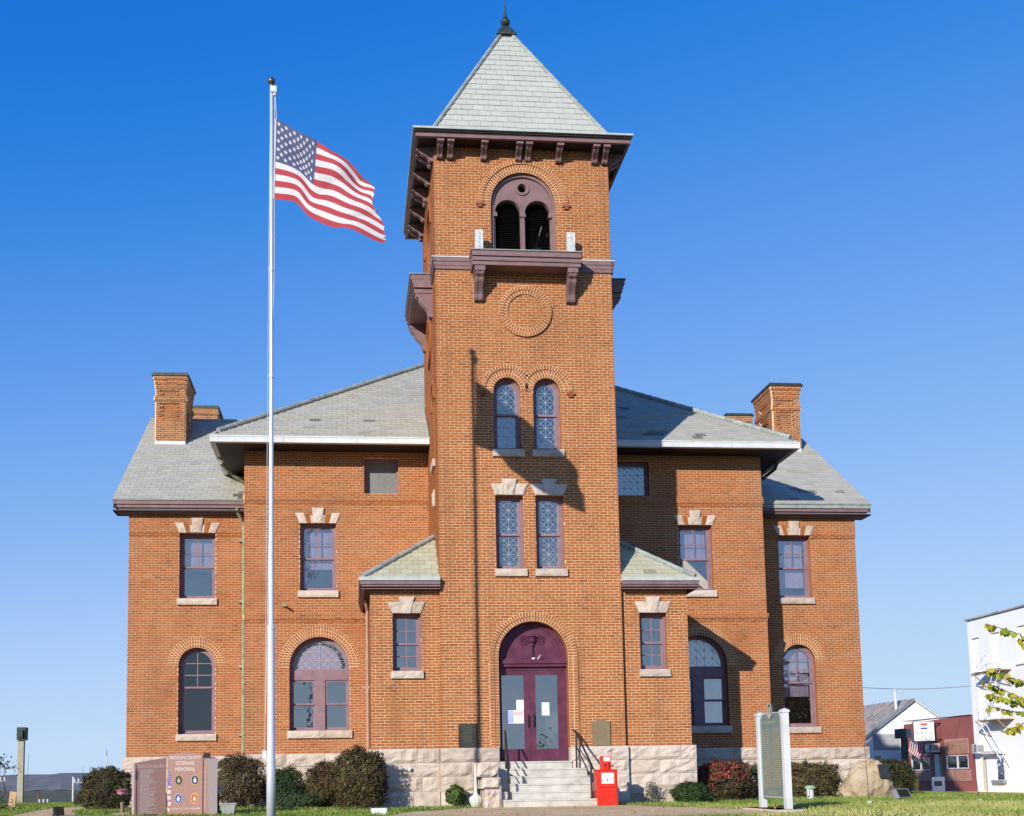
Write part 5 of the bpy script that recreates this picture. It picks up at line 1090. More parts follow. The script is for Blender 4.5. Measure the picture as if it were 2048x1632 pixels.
# leafy branches reaching in from a tree just outside the right edge
rt = empty('redbud_tree', (6.1, -14.2, -1.75), 'tree branches with round yellow green leaves reaching in from the right edge', 'tree')
M_rleaf = mat('redbud_leaf', [(0.16, 0.24, 0.02), (0.32, 0.36, 0.03), (0.50, 0.47, 0.04), (0.56, 0.38, 0.06)], 0.6, 3, 0.15)
nt = M_rleaf.node_tree; tr = nt.nodes.new('ShaderNodeBsdfTranslucent'); mx = nt.nodes.new('ShaderNodeMixShader'); mx.inputs[0].default_value = 0.35; b = nt.nodes['Principled BSDF']; nt.links.new(b.inputs['Base Color'].links[0].from_socket, tr.inputs[0]); nt.links.new(b.outputs[0], mx.inputs[1]); nt.links.new(tr.outputs[0], mx.inputs[2]); nt.links.new(mx.outputs[0], nt.nodes['Material Output'].inputs[0])
mb = MB(); mb.tube([(6.1, -14.2, -1.9), (6.0, -14.25, -0.9), (5.85, -14.3, 0.2), (5.9, -14.4, 1.3), (6.1, -14.3, 2.6)], [0.13, 0.10, 0.08, 0.05, 0.02], 9); mb.build('trunk', M_bark, rt, smooth=True)
LEAFM = []
for k in range(5):
    q = MB(); pr = [(0, 0), (0.28, -0.10), (0.48, 0.12), (0.50, 0.42), (0.36, 0.72), (0, 1.05), (-0.36, 0.72), (-0.50, 0.42), (-0.48, 0.12), (-0.28, -0.10)]
    vs = [(x, 0.12 * abs(x), -z) for x, z in pr] + [(0, 0.02, -0.45)]; q.add(vs, [(i, (i + 1) % 10, 10) for i in range(10)], 0.1 + 0.2 * k); o = q.build('leaf_piece', M_rleaf); LEAFM.append(o.data); bpy.data.objects.remove(o)
def cam_pt(px, py, D): 
    d = FW + RT * ((px - 914.352) / 2260.432) + UP * ((1326.315 - py) / 2260.432); return Vector((-4.41484, -27.17103, -0.71603)) + d * D
sprays = (((2075, 1330), (2040, 1268), (1972, 1248), 11, 0.085), ((2110, 1400), (2048, 1365), (1972, 1338), 24, 0.07), ((2110, 1425), (2040, 1395), (1968, 1363), 22, 0.07), ((2110, 1440), (2040, 1405), (1972, 1388), 18, 0.07), ((2100, 1425), (2030, 1424), (1974, 1412), 15, 0.062), ((2100, 1440), (2060, 1440), (2016, 1462), 13, 0.07), ((2110, 1390), (2070, 1395), (2030, 1408), 10, 0.07))
for sp in sprays:
    a, m_, e = (cam_pt(*sp[0], 13.2), cam_pt(*sp[1], 13.0 + random.uniform(-.3, .3)), cam_pt(*sp[2], 12.9 + random.uniform(-.4, .4)))
    root = Vector((5.9, -14.35, a.z - 0.15)); pts = [root, a, m_, e]
    mb = MB(); mb.tube([root, a, a.lerp(m_, 0.5), m_, m_.lerp(e, 0.5), e], [0.022, 0.012, 0.009, 0.007, 0.005, 0.003], 5); mb.build('branch', M_bark, rt)
    for k in range(sp[3] * 2):
        f = random.random() * 1.5; p = (m_.lerp(e, f) if f < 1 else a.lerp(m_, (f - 1) * 2))
        if f > 1: p = a.lerp(m_, min(1, (f - 1) * 2))
        o = link('leaf', random.choice(LEAFM), rt); s = sp[4] * random.uniform(0.6, 1.0)
        o.matrix_basis = Matrix.Translation(p + Vector((random.uniform(-.02, .02), random.uniform(-.06, .06), random.uniform(-.02, .015)))) @ Matrix.Rotation(random.uniform(-0.9, 0.9), 4, 'Z') @ Matrix.Rotation(random.uniform(-0.7, 0.5), 4, 'X') @ Matrix.Rotation(random.uniform(-0.5, 0.5), 4, 'Y') @ Matrix.Scale(s, 4)

# ================================================================== THINGS ON THE LAWN
def text_w(s, W, uc, z, size, d, m, parent, name='lettering', fit=None, ext=0.002, align='CENTER'):
    cu = bpy.data.curves.new('t', 'FONT'); cu.body = s; cu.align_x = align; cu.size = 1.0; cu.extrude = 0.0; cu.resolution_u = 3
    o = bpy.data.objects.new('t', cu); COL.objects.link(o); dg = bpy.context.evaluated_depsgraph_get(); me = bpy.data.meshes.new_from_object(o.evaluated_get(dg)); bpy.data.objects.remove(o); bpy.data.curves.remove(cu)
    xs = [v.co.x for v in me.vertices]; w = max(xs) - min(xs); sx = (fit / w) if fit else size
    q = MB(); q.add([W.P(uc + v.co.x * sx, z + v.co.y * size, d) for v in me.vertices], [tuple(p.vertices) for p in me.polygons]); bpy.data.meshes.remove(me)
    return q.build(name, m, parent)
def text_rows(mb, W, u0, u1, z0, z1, rows, d, ragged=0.0, m=0, fill=0.9, ext=0.003, minw=0.4):
    """rows of tiny unreadable words, as raised strokes"""
    h = (z1 - z0) / rows
    for r in range(rows):
        zc = z1 - (r + 0.5) * h; end = u1 - random.uniform(0, ragged) * (u1 - u0); u = u0
        while u < end:
            w = random.uniform(0.02, 0.065) * (u1 - u0) / 0.4 * minw * 1.4; e = min(end, u + w)
            q = zc - h * 0.28; k = u
            while k < e:
                sw = min(e - k, h * 0.30); hh = h * random.choice((0.42, 0.42, 0.56, 0.6))
                mb.add([W.P(k, q, d), W.P(k + sw, q, d), W.P(k + sw, q + hh, d), W.P(k, q + hh, d)], [(0, 1, 2, 3)], random.uniform(0.2, 0.9), m); k += sw * 1.5
            u = e + h * 0.5
# ---- veterans memorial
mem = empty('veterans_memorial', (-8.1, -2.4, G), 'red granite veterans memorial of three standing slabs at the left of the lawn', 'memorial')
WMm = Wall((-7.97, -2.45, 0), (1, 0, 0), (0, -1, 0))
def slab(W, prof, th, name='slab'):
    mb = MB(); plate(mb, W, prof, [], -th, 0.0, back=True); o = mb.build(name, [M_granite_l], mem)
    mb = MB(); plate(mb, W, [(u * 0.985 + 0.0 if False else u, z) for u, z in prof], [], 0.0, 0.003); mb.build('polished_face', M_granite, mem); return o
c_prof = [(-0.37, G - 0.05), (0.37, G - 0.05), (0.37, -0.135)] + [(0.37 - 0.74 * k / 10, -0.135 + 0.06 * math.sin(math.pi * k / 10)) for k in range(1, 10)] + [(-0.37, -0.155)]
slab(WMm, c_prof, 0.20)
vl = Vector((-0.62, -0.30, 0)).normalized(); WLm = Wall((-8.36, -2.46, 0), -vl, Vector((vl.y, -vl.x, 0)) * -1 if False else Vector((-vl.y * -1, vl.x, 0)))
nl = Vector((vl.y, -vl.x, 0)); nl = nl if nl.y < 0 else -nl
WLm = Wall((-8.36, -2.46, 0), -vl, nl)
slab(WLm, [(-0.68, G - 0.05), (0, G - 0.05), (0, -0.19), (-0.30, -0.235), (-0.68, -0.30)], 0.18)
vr = Vector((0.17, -0.60, 0)).normalized(); nr = Vector((vr.y, -vr.x, 0)); nr = nr if nr.x < 0 else -nr
WRm = Wall((-7.575, -2.46, 0), vr, nr)
slab(WRm, [(0, G - 0.05), (0.62, G - 0.05), (0.62, -0.24), (0.3, -0.20), (0, -0.18)], 0.19)
text_w('MADISON COUNTY', WMm, 0, -0.225, 0.105, 0.0045, M_letter, mem, fit=0.66)
text_w('VETERANS', WMm, 0, -0.345, 0.115, 0.0045, M_letter, mem, fit=0.40); text_w('MEMORIAL', WMm, 0, -0.475, 0.115, 0.0045, M_letter, mem, fit=0.42)
text_w('DEDICATED TO ALL WHO SERVED', WMm, 0.03, -1.29, 0.05, 0.0045, M_letter, mem, fit=0.60)
seals = [(-0.13, -0.67, (0.28, 0.26, 0.10), (0.03, 0.03, 0.025), (0.30, 0.32, 0.26)), (0.21, -0.67, (0.40, 0.34, 0.14), (0.015, 0.02, 0.10), (0.50, 0.50, 0.55)), (-0.135, -1.06, (0.36, 0.36, 0.28), (0.03, 0.06, 0.42), (0.55, 0.57, 0.60)), (0.205, -1.06, (0.62, 0.38, 0.18), (0.35, 0.10, 0.03), (0.62, 0.50, 0.36))]
for k, (u, z, c1, c2, c3) in enumerate(seals):
    mb = MB(); el = lambda r, n=20: [(u + r * 0.82 * math.cos(2 * math.pi * i / n), z + r * 1.15 * math.sin(2 * math.pi * i / n)) for i in range(n)]
    plate(mb, WMm, el(0.10), [el(0.082)], 0.003, 0.010, m=0); plate(mb, WMm, el(0.082), [], 0.003, 0.006, m=1)
    plate(mb, WMm, [(u - 0.03, z - 0.04), (u, z - 0.065), (u + 0.03, z - 0.04), (u + 0.035, z + 0.015), (u + 0.014, z + 0.02), (u + 0.012, z + 0.055), (u, z + 0.065), (u - 0.012, z + 0.055), (u - 0.014, z + 0.02), (u - 0.035, z + 0.015)], [], 0.006, 0.009, m=2)
    mb.build('service_seal', [mat('seal%d%d' % (k, j), [c, sc3(c, 1.2)], 0.6, 20, 0.3) for j, c in enumerate((c1, c2, c3))], mem)
mb = MB()     # furled flag carved and painted on the slab
for k in range(22):
    z1 = -0.45 - 0.042 * k; w = 0.012 + 0.028 * min(1, k / 9) * (1 if k < 14 else max(0.35, 1 - (k - 14) / 9)); u = -0.325 + 0.012 * math.sin(k * 0.9); mi = 0 if k < 8 else (1 if k % 3 else 2)
    mb.add([WMm.P(u - w, z1 - 0.04, 0.005), WMm.P(u + w * 0.7, z1 - 0.05, 0.005), WMm.P(u + w * 0.9, z1, 0.005), WMm.P(u - w * 0.8, z1 + 0.004, 0.005)], [(0, 1, 2, 3)], 0.5, mi)
    if k < 8: mb.add([WMm.P(u - 0.008, z1 - 0.02, 0.0065), WMm.P(u + 0.008, z1 - 0.02, 0.0065), WMm.P(u + 0.01, z1 - 0.004, 0.0065), WMm.P(u - 0.006, z1 - 0.004, 0.0065)], [(0, 1, 2, 3)], 0.5, 1)
mb.build('painted_flag', [mat('paint_blue', [(0.05, 0.09, 0.50), (0.10, 0.14, 0.55)], 0.6), M_letter, mat('paint_red', [(0.5, 0.12, 0.12), (0.6, 0.2, 0.18)], 0.6)], mem)
mb = MB(); text_rows(mb, WLm, -0.555, -0.19, -1.36, -0.43, 34, 0.0045, ragged=0.55); text_rows(mb, WLm, -0.62, -0.05, -0.40, -0.33, 2, 0.0045, minw=0.25); text_rows(mb, WRm, 0.08, 0.42, -1.33, -0.36, 34, 0.0045, ragged=0.4); text_rows(mb, WRm, 0.08, 0.5, -0.33, -0.26, 2, 0.0045); mb.build('engraved_names', M_letter, mem, kind='stuff')
mb = MB(); mb.box((-7.53, -2.85, -0.205), (-7.42, -2.55, -0.105)); tag(mb.build('floodlight_box', M_iron), 'small black box lamp on top of the memorial', 'lamp')
# ---- flowers
def bouquet(loc, col, r, label, name):
    b = empty(name, (loc[0], loc[1], loc[2] - 0.1), label, 'flowers')
    M = mat('petal_' + label[:5], [sc3(col, 0.75), col, tuple(min(0.85, c * 1.25) for c in col)], 0.8, 20, 0.3)
    for k in range(16):
        a = 2.4 * k; rr = r * 0.72 * math.sqrt(k / 16); c = Vector((loc[0] + rr * math.cos(a), loc[1] + rr * math.sin(a), loc[2] + 0.085 - 0.10 * (rr / r) ** 2 + random.uniform(-.012, .012)))
        mb = MB()
        for j in range(7):
            an = 2 * math.pi * j / 7; t1 = Vector((math.cos(an), math.sin(an), 0.5)) * r * 0.45; side = Vector((-math.sin(an), math.cos(an), 0)) * r * 0.24
            mb.add([tuple(c), tuple(c + t1 * 0.6 - side), tuple(c + t1 + Vector((0, 0, 0.01))), tuple(c + t1 * 0.6 + side)], [(0, 1, 2, 3)], random.uniform(0.2, 0.9))
            mb.add([tuple(c), tuple(c - t1 * 0.4 + side), tuple(c + Vector((t1.x * .5, t1.y * .5, -r * 0.4))), tuple(c + t1 * 0.4 - side)], [(0, 1, 2, 3)], random.uniform(0.2, 0.9))
        mb.build('bloom', M, b)
    P = np.array([loc[0], loc[1], loc[2] - 0.05]) + rng.normal(0, 1, (60, 3)) * np.array([r * .5, r * .5, 0.03]); Nn = rng.normal(size=P.shape); Nn /= np.linalg.norm(Nn, axis=1, keepdims=True)
    cloud('leaves', ([(*leaf_quads(P, Nn, rng.uniform(0.015, 0.03, 60), rng.uniform(0, 1, 60)), 0)], [M_green]), b)
    mb = MB()
    for k in range(5): mb.tube([(loc[0] + random.uniform(-.03, .03), loc[1], loc[2]), (loc[0] + random.uniform(-.01, .01), loc[1], loc[2] - 0.22)], 0.004, 4)
    mb.build('stems', M_green, b)
mb = MB(); mb.lathe((-9.36, -2.0, -1.345), [(0.035, 0), (0.03, 0.02), (0.038, 0.05), (0.045, 0.20), (0.05, 0.22)], 12); tag(mb.build('vase', mat('brass_vase', [(0.20, 0.16, 0.09), (0.28, 0.23, 0.13)], 0.5), smooth=True), 'slim bronze vase holding the pink flowers', 'vase')
bouquet((-9.36, -2.0, -0.95), (0.72, 0.34, 0.46), 0.13, 'pink artificial flowers in the bronze vase left of the memorial', 'pink_flowers')
mb = MB(); mb.box((-9.52, -2.2, G), (-9.17, -1.85, -1.345)); tag(mb.build('plinth', M_granite), 'low red granite block under the bronze vase', 'plinth')
mb = MB(); mb.lathe((-7.24, -2.75, G), [(0.06, 0), (0.055, 0.08), (0.03, 0.10), (0.03, 0.28), (0.05, 0.38)], 10); tag(mb.build('vase', M_iron), 'slim dark vase holding the white flowers', 'vase')
bouquet((-7.25, -2.75, -0.93), (0.74, 0.75, 0.66), 0.14, 'white artificial flowers at the right end of the memorial', 'white_flowers')
mb = MB(); c = (-7.0, -2.95)
a, b = 0.155, 0.115
vs = [(c[0] - b, c[1] - b * .7, G), (c[0] + b, c[1] - b * .7, G), (c[0] + b, c[1] + b * .7, G), (c[0] - b, c[1] + b * .7, G), (c[0] - a, c[1] - a * .7, -1.19), (c[0] + a, c[1] - a * .7, -1.19), (c[0] + a, c[1] + a * .7, -1.19), (c[0] - a, c[1] + a * .7, -1.19)]
mb.add(vs, [(0, 3, 2, 1), (0, 1, 5, 4), (1, 2, 6, 5), (2, 3, 7, 6), (3, 0, 4, 7)]); mb.box((c[0] - a - .012, c[1] - a * .7 - .012, -1.19), (c[0] + a + .012, c[1] - a * .7 + 0.01, -1.165)); mb.box((c[0] - a - .012, c[1] + a * .7 - .01, -1.19), (c[0] + a + .012, c[1] + a * .7 + 0.012, -1.165))
mb.add([(c[0] - a + .01, c[1] - a * .6, -1.21), (c[0] + a - .01, c[1] - a * .6, -1.21), (c[0] + a - .01, c[1] + a * .6, -1.21), (c[0] - a + .01, c[1] + a * .6, -1.21)], [(0, 1, 2, 3)], 0.1)
tag(mb.build('planter', mat('grey_planter', [(0.26, 0.28, 0.26), (0.36, 0.38, 0.35)], 0.7, 6, 0.3)), 'empty grey tapered planter right of the memorial', 'planter')
# ---- ground lamps
def flood(name, x, y, z, w, h, m, label, rz=0, tilt=0.5):
    r = empty(name, (x, y, G), label, 'floodlight')
    Mx = Matrix.Translation((x, y, z)) @ Matrix.Rotation(rz, 4, 'Z') @ Matrix.Rotation(tilt, 4, 'X')
    mb = MB(); mb.box((-w / 2, -h * 0.35, -h / 2), (w / 2, h * 0.2, h / 2), M=Mx); mb.box((-w * 0.36, h * 0.2, -h * 0.36), (w * 0.36, h * 0.42, h * 0.36), M=Mx); mb.build('housing', m, r)
    mb = MB(); mb.box((-w * 0.43, -h * 0.37, -h * 0.43), (w * 0.43, -h * 0.352, h * 0.43), M=Mx); mb.build('lens', M_dark, r)
    mb = MB(); mb.tube([(x, y, G - 0.02), (x, y, z - h * 0.3)], 0.02, 6); mb.build('stake', m, r)
M_greyl = mat('grey_lamp_metal', [(0.20, 0.21, 0.22), (0.30, 0.31, 0.32)], 0.5, 6, 0.3)
flood('floodlight', -10.6, -2.4, G + 0.10, 0.20, 0.20, M_iron, 'small black floodlight on the lawn beside the curved side path', 0.5, -0.5)
flood('floodlight', -13.2, 10.5, G + 0.16, 0.18, 0.26, M_iron, 'black floodlight on the lawn next to the rounded brown bush', -0.4, -0.4)
flood('floodlight', 8.74, -0.9, G + 0.12, 0.42, 0.24, M_greyl, 'grey floodlight tilted on the lawn right of the boulder', 0.35, -0.5)
mb = MB(); mb.box((-8.68, -3.35, G), (-8.42, -3.15, G + 0.05)); tag(mb.build('ground_plate', M_iron), 'flat black lamp cover in the grass before the memorial', 'lamp cover')
# ---- stakes
def stake(x, y, z0, z1, label, lean=0.0, tagc=None, r=0.008, foot=False):
    s_ = empty('rod', (x, y, z0), label, 'rod'); mb = MB(); mb.tube([(x, y, z0 - 0.05), (x + lean, y, z1)], [r, r * 0.7], 6, 0.3); mb.build('shaft', mat('rusty_rod', [(0.03, 0.025, 0.02), (0.09, 0.065, 0.045)], 0.7, 9, 0.4), s_)
    if tagc is not None: mb = MB(); mb.tube([(x + lean * .8, y, tagc), (x + lean * .8, y, tagc + 0.17)], r * 1.7, 6); mb.build('label_sleeve', M_white, s_)
    if foot: mb = MB(); mb.box((x - 0.03, y - 0.03, z0), (x + 0.03, y + 0.03, z0 + 0.07)); mb.build('foot_sleeve', M_white, s_)
stake(-9.41, -3.4, G, -0.03, 'thin dark rod with a white sleeve left of the memorial', 0, -0.33)
stake(-15.89, 14.3, G, 0.37, 'thin leaning dark rod beside the wooden lamp post', 0.06)
stake(-14.40, 16.2, G, -0.02, 'short dark rod on the lawn left of the rounded brown bush', 0.02)
stake(6.52, -3.9, G, -0.12, 'thin rusty rod with a white foot in front of the boulder', -0.04, foot=True)
stake(8.86, -4.1, G, -0.06, 'thin leaning dark rod with a white foot near the right edge', -0.10, foot=True)
stake(12.39, 1.6, gz(12.39, 1.6), -0.40, 'thin upright dark rod at the right end of the lawn', 0)
stake(15.6, 9.0, gz(15.6, 9.0), -0.25, 'thin dark rod in front of the red storefront window', 0)
# ---- little white lawn sign
sg_ = empty('yard_sign', (-3.9, -5.0, G), 'small blank white yard sign with a green top edge by the walk', 'sign')
mb = MB(); mb.box((-4.05, -5.0, G - 0.02), (-3.75, -4.985, -1.275)); mb.build('board', M_card, sg_); mb = MB(); mb.box((-4.055, -5.005, -1.275), (-3.745, -4.98, -1.262)); mb.build('edge', mat('green_edge', [(0.02, 0.10, 0.05), (0.03, 0.14, 0.07)], 0.6), sg_)
# ---- wooden tag by the small tree
wt = empty('wooden_board', (-13.55, 5.5, G), 'tan wooden board leaning on the lawn under the small tree', 'board')
mb = MB(); Mx = Matrix.Translation((-13.72, 5.0, G)) @ Matrix.Rotation(0.12, 4, 'Y'); mb.box((-0.09, 0, 0.1), (0.09, 0.02, 0.52), M=Mx); mb.box((-0.03, 0.002, -0.02), (0.03, 0.018, 0.1), M=Mx); mb.build('plank', mat('tan_wood', [(0.46, 0.30, 0.16), (0.58, 0.40, 0.23)], 0.8, 4, 0.4), wt)
# ---- urn
urn = empty('white_urn', (-1.55, -0.85, G), 'white ribbed urn with a long thin neck beside the steps', 'urn')
mb = MB(); n = 24; prof = [(0.085, 0), (0.10, 0.02), (0.11, 0.05), (0.145, 0.13), (0.155, 0.20), (0.13, 0.25), (0.06, 0.30), (0.04, 0.36), (0.032, 0.6), (0.024, 0.85), (0.02, 1.0)]
vs = []; 
for r, z in prof:
    for k in range(n): rr = r * (1 + (0.05 if k % 2 and z < 0.26 else 0)); vs.append((-1.55 + rr * math.cos(2 * math.pi * k / n), -0.85 + rr * math.sin(2 * math.pi * k / n), G + z))
mb.add(vs, [(i * n + k, i * n + (k + 1) % n, (i + 1) * n + (k + 1) % n, (i + 1) * n + k) for i in range(len(prof) - 1) for k in range(n)] + [tuple(range((len(prof) - 1) * n, len(prof) * n))]); mb.build('body', mat('urn_white', [(0.50, 0.53, 0.50), (0.68, 0.70, 0.67)], 0.7, 6, 0.4, 0.2, 40), urn)
# ---- newspaper box
nb = empty('newspaper_box', (1.42, -1.6, G), 'bright red newspaper vending box at the right of the steps', 'newspaper box')
mb = MB(); mb.box((1.17, -1.62, G + 0.02), (1.63, -1.22, -0.60)); mb.box((1.165, -1.63, -0.60), (1.635, -1.21, -0.575)); mb.box((1.19, -1.60, G), (1.61, -1.24, G + 0.02), 0.1); mb.build('cabinet', M_red, nb)
WN = Wall((1.40, -1.62, 0), (1, 0, 0), (0, -1, 0))
mb = MB(); plate(mb, WN, rect_pts(-0.19, 0.20, -0.98, -0.61), [rect_pts(-0.15, 0.15, -0.90, -0.65)], 0.0, 0.02); mb.build('door', M_red, nb)
mb = MB(); box_w(mb, WN, -0.15, 0.15, -0.90, -0.65, 0.0, 0.006); cd_ = mb.build('display_card', M_card, nb); mb = MB(); box_w(mb, WN, -0.12, -0.10, -0.85, -0.80, 0.006, 0.008); box_w(mb, WN, -0.01, 0.015, -0.84, -0.79, 0.006, 0.008); mb.build('print', M_ink, cd_)
mb = MB(); box_w(mb, WN, -0.20, 0.20, G + 0.06, -1.0, 0.0, 0.012); mb.build('lower_panel', M_red, nb)
mb = MB(); mb.box((1.29, -1.60, -0.574), (1.50, -1.36, -0.27)); mb.build('coin_head', M_red, nb); mb = MB(); box_w(mb, WN, -0.075, 0.08, -0.39, -0.29, -0.02, -0.012); cd_ = mb.build('price_card', M_card, nb)
mb = MB(); box_w(mb, WN, -0.06, -0.03, -0.35, -0.34, -0.012, -0.010); box_w(mb, WN, 0.02, 0.05, -0.35, -0.34, -0.012, -0.010); mb.build('print', M_ink, cd_)
mb = MB(); box_w(mb, WN, 0.04, 0.055, -0.58, -0.42, -0.02, 0.0); box_w(mb, WN, -0.05, -0.02, -0.50, -0.46, -0.02, -0.005); mb.tube([(1.50, -1.5, -0.50), (1.58, -1.5, -0.50)], 0.018, 6); mb.build('coin_slot', M_iron, nb)
# ---- wall plaques
WP = Wall((0, 0, 0), (1, 0, 0), (0, -1, 0))
pq = empty('black_plaque', (-1.62, -0.02, 0.3), 'black lettered plaque on the brick left of the door', 'plaque')
mb = MB(); box_w(mb, WP, -1.85, -1.395, 0.012, 0.575, 0.006, 0.04); plate(mb, WP, rect_pts(-1.85, -1.395, 0.012, 0.575), [rect_pts(-1.83, -1.415, 0.032, 0.555)], 0.04, 0.048); mb.build('panel', M_plaqueb, pq)
mb = MB(); text_rows(mb, WP, -1.82, -1.42, 0.51, 0.55, 1, 0.0425); text_rows(mb, WP, -1.72, -1.52, 0.47, 0.505, 1, 0.0425); text_rows(mb, WP, -1.81, -1.43, 0.425, 0.46, 1, 0.0425); text_rows(mb, WP, -1.735, -1.53, 0.10, 0.41, 11, 0.0425, ragged=0.12); text_rows(mb, WP, -1.70, -1.56, 0.045, 0.075, 1, 0.0425); mb.build('relief_text', M_plaquet, pq, kind='stuff')
pq = empty('bronze_plaque', (1.64, -0.02, 0.3), 'tan bronze plaque with a crested top on the brick right of the door', 'plaque')
pp = [(1.425, 0.012), (1.86, 0.012), (1.86, 0.60), (1.76, 0.60)] + [(1.6425 + 0.11 * math.cos(a), 0.60 + 0.055 * math.sin(a)) for a in np.linspace(0, math.pi, 9)] + [(1.525, 0.60), (1.425, 0.60)]
mb = MB(); plate(mb, WP, pp, [], 0.006, 0.04); plate(mb, WP, rect_pts(1.425, 1.86, 0.012, 0.60), [rect_pts(1.445, 1.84, 0.032, 0.58)], 0.04, 0.047); mb.build('panel', M_bronze, pq)
mb = MB(); text_rows(mb, WP, 1.50, 1.79, 0.14, 0.50, 12, 0.042, ragged=0.1); mb.build('relief_text', mat('bronze_dark', [(0.17, 0.135, 0.075), (0.22, 0.175, 0.10)], 0.6), pq, kind='stuff')
# ---- handrails
for sx, lab in ((-0.78, 'black iron handrail on the left side of the steps'), (1.02, 'black iron handrail on the right side of the steps')):
    hr = empty('handrail', (sx, -0.8, G), lab, 'handrail')
    top = [(sx * 0.93 + 0.0, -0.02, 0.40), (sx * 0.95, -0.22, 0.36), (sx * 1.08, -1.34, -0.47), (sx * 1.08, -1.40, -0.56)]
    mb = MB(); mb.tube(top, 0.024, 8); mb.build('top_rail', M_iron, hr); mb = MB(); mb.tube([(x, y, z - 0.34) for x, y, z in top[1:3]], 0.016, 8); mb.build('lower_rail', M_iron, hr)
    mb = MB(); mb.tube([(sx * 1.075, -1.30, -1.23), (sx * 1.075, -1.30, -0.46)], 0.026, 8); mb.build('post', M_iron, hr); mb = MB(); mb.tube([(sx * 0.955, -0.24, -0.52), (sx * 0.955, -0.24, 0.35)], 0.024, 8); mb.build('post', M_iron, hr)
    mb = MB(); mb.box((sx * 1.075 - 0.05, -1.35, -1.24), (sx * 1.075 + 0.05, -1.25, -1.215)); mb.build('foot_plate', M_iron, hr)
# ---- historical marker (seen almost edge on)
mk = empty('historical_marker', (3.34, -6.9, G), 'tall blue grey historical marker panel between two white posts', 'marker')
WK = Wall((3.30, -6.93, 0), (0, -1, 0), (-1, 0, 0))
for uu in (-0.62, 0.62):
    mb = MB(); box_w(mb, WK, uu - 0.06, uu + 0.06, G - 0.1, 0.36, -0.065, 0.05); box_w(mb, WK, uu - 0.075, uu + 0.075, 0.36, 0.40, -0.08, 0.065)
    q = [WK.P(uu - 0.075, 0.40, 0.065), WK.P(uu + 0.075, 0.40, 0.065), WK.P(uu + 0.075, 0.40, -0.08), WK.P(uu - 0.075, 0.40, -0.08), WK.P(uu, 0.44, -0.01)]; mb.add(q, [(0, 1, 4), (1, 2, 4), (2, 3, 4), (3, 0, 4)]); mb.build('post', M_white, mk)
pp = [(-0.545, -1.17), (0.545, -1.17), (0.545, 0.30), (0.50, 0.31), (0.44, 0.38), (0.0, 0.40), (-0.44, 0.38), (-0.50, 0.31), (-0.545, 0.30)]
mb = MB(); plate(mb, WK, pp, [], -0.03, 0.015, back=True); mb.build('panel', M_marker, mk); mb = MB(); plate(mb, WK, pp, [[(u * 0.955, -0.385 + (z + 0.385) * 0.97) for u, z in pp]], 0.015, 0.024); mb.build('rim', mat('pale_blue_rim', [(0.30, 0.38, 0.40), (0.40, 0.48, 0.50)], 0.6), mk)
mb = MB(); text_rows(mb, WK, -0.47, -0.03, -0.98, 0.10, 30, 0.019, ragged=0.12); text_rows(mb, WK, 0.03, 0.47, -0.98, 0.10, 30, 0.019, ragged=0.12); text_rows(mb, WK, -0.30, 0.30, 0.18, 0.26, 1, 0.019); text_rows(mb, WK, -0.25, 0.25, -1.12, -1.04, 3, 0.019); mb.build('gold_text', M_gold, mk, kind='stuff')
mb = MB(); plate(mb, WK, [(0.105 * math.cos(2 * math.pi * i / 20), 0.42 + 0.15 * math.sin(2 * math.pi * i / 20)) for i in range(20)], [], -0.02, 0.03, back=True); em = mb.build('emblem', M_plaqueb, mk)
mb = MB(); el = lambda r, n=20: [(r * 0.70 * math.cos(2 * math.pi * i / n), 0.42 + r * math.sin(2 * math.pi * i / n)) for i in range(n)]
plate(mb, WK, el(0.15), [el(0.13)], 0.03, 0.036); plate(mb, WK, [(-0.035, 0.31), (0.035, 0.31), (0.045, 0.36), (0.02, 0.40), (0.03, 0.46), (0.0, 0.50), (-0.03, 0.46), (-0.02, 0.40), (-0.045, 0.36)], [], 0.03, 0.037); mb.build('crest', mat('crest_silver', [(0.40, 0.38, 0.30), (0.55, 0.52, 0.42)], 0.5), em)
mb = MB(); rock(mb, Wall((3.02, -6.9, 0), (0, -1, 0), (-1, 0, 0)), [(-0.95, G - 0.05), (0.95, G - 0.05), (0.95, G + 0.05), (-0.95, G + 0.05)], -0.5, 0.0, 8, 2, 0.01, 0.01); mb.add([(3.02, -7.85, G + 0.05), (3.02, -5.95, G + 0.05), (3.55, -5.95, G + 0.05), (3.55, -7.85, G + 0.05)], [(0, 1, 2, 3)]); tag(mb.build('marker_slab', M_stone), 'flat pinkish stone slab at the foot of the historical marker', 'slab')
# ---- bollard light
bl = empty('bollard_light', (7.06, 0.5, G), 'short white path light with a green cap beside the wide brown bush', 'path light')
mb = MB(); mb.lathe((7.06, 0.5, G), [(0.085, 0), (0.085, 0.28)], 14); mb.box((6.94, 0.38, G + 0.10), (6.98, 0.44, G + 0.28)); mb.build('body', M_white, bl); mb = MB(); mb.lathe((7.06, 0.5, G + 0.28), [(0.13, 0), (0.14, 0.02), (0.12, 0.06), (0.07, 0.085), (0, 0.09)], 14); mb.build('cap', mat('pale_green_cap', [(0.22, 0.36, 0.24), (0.30, 0.45, 0.32)], 0.6), bl)
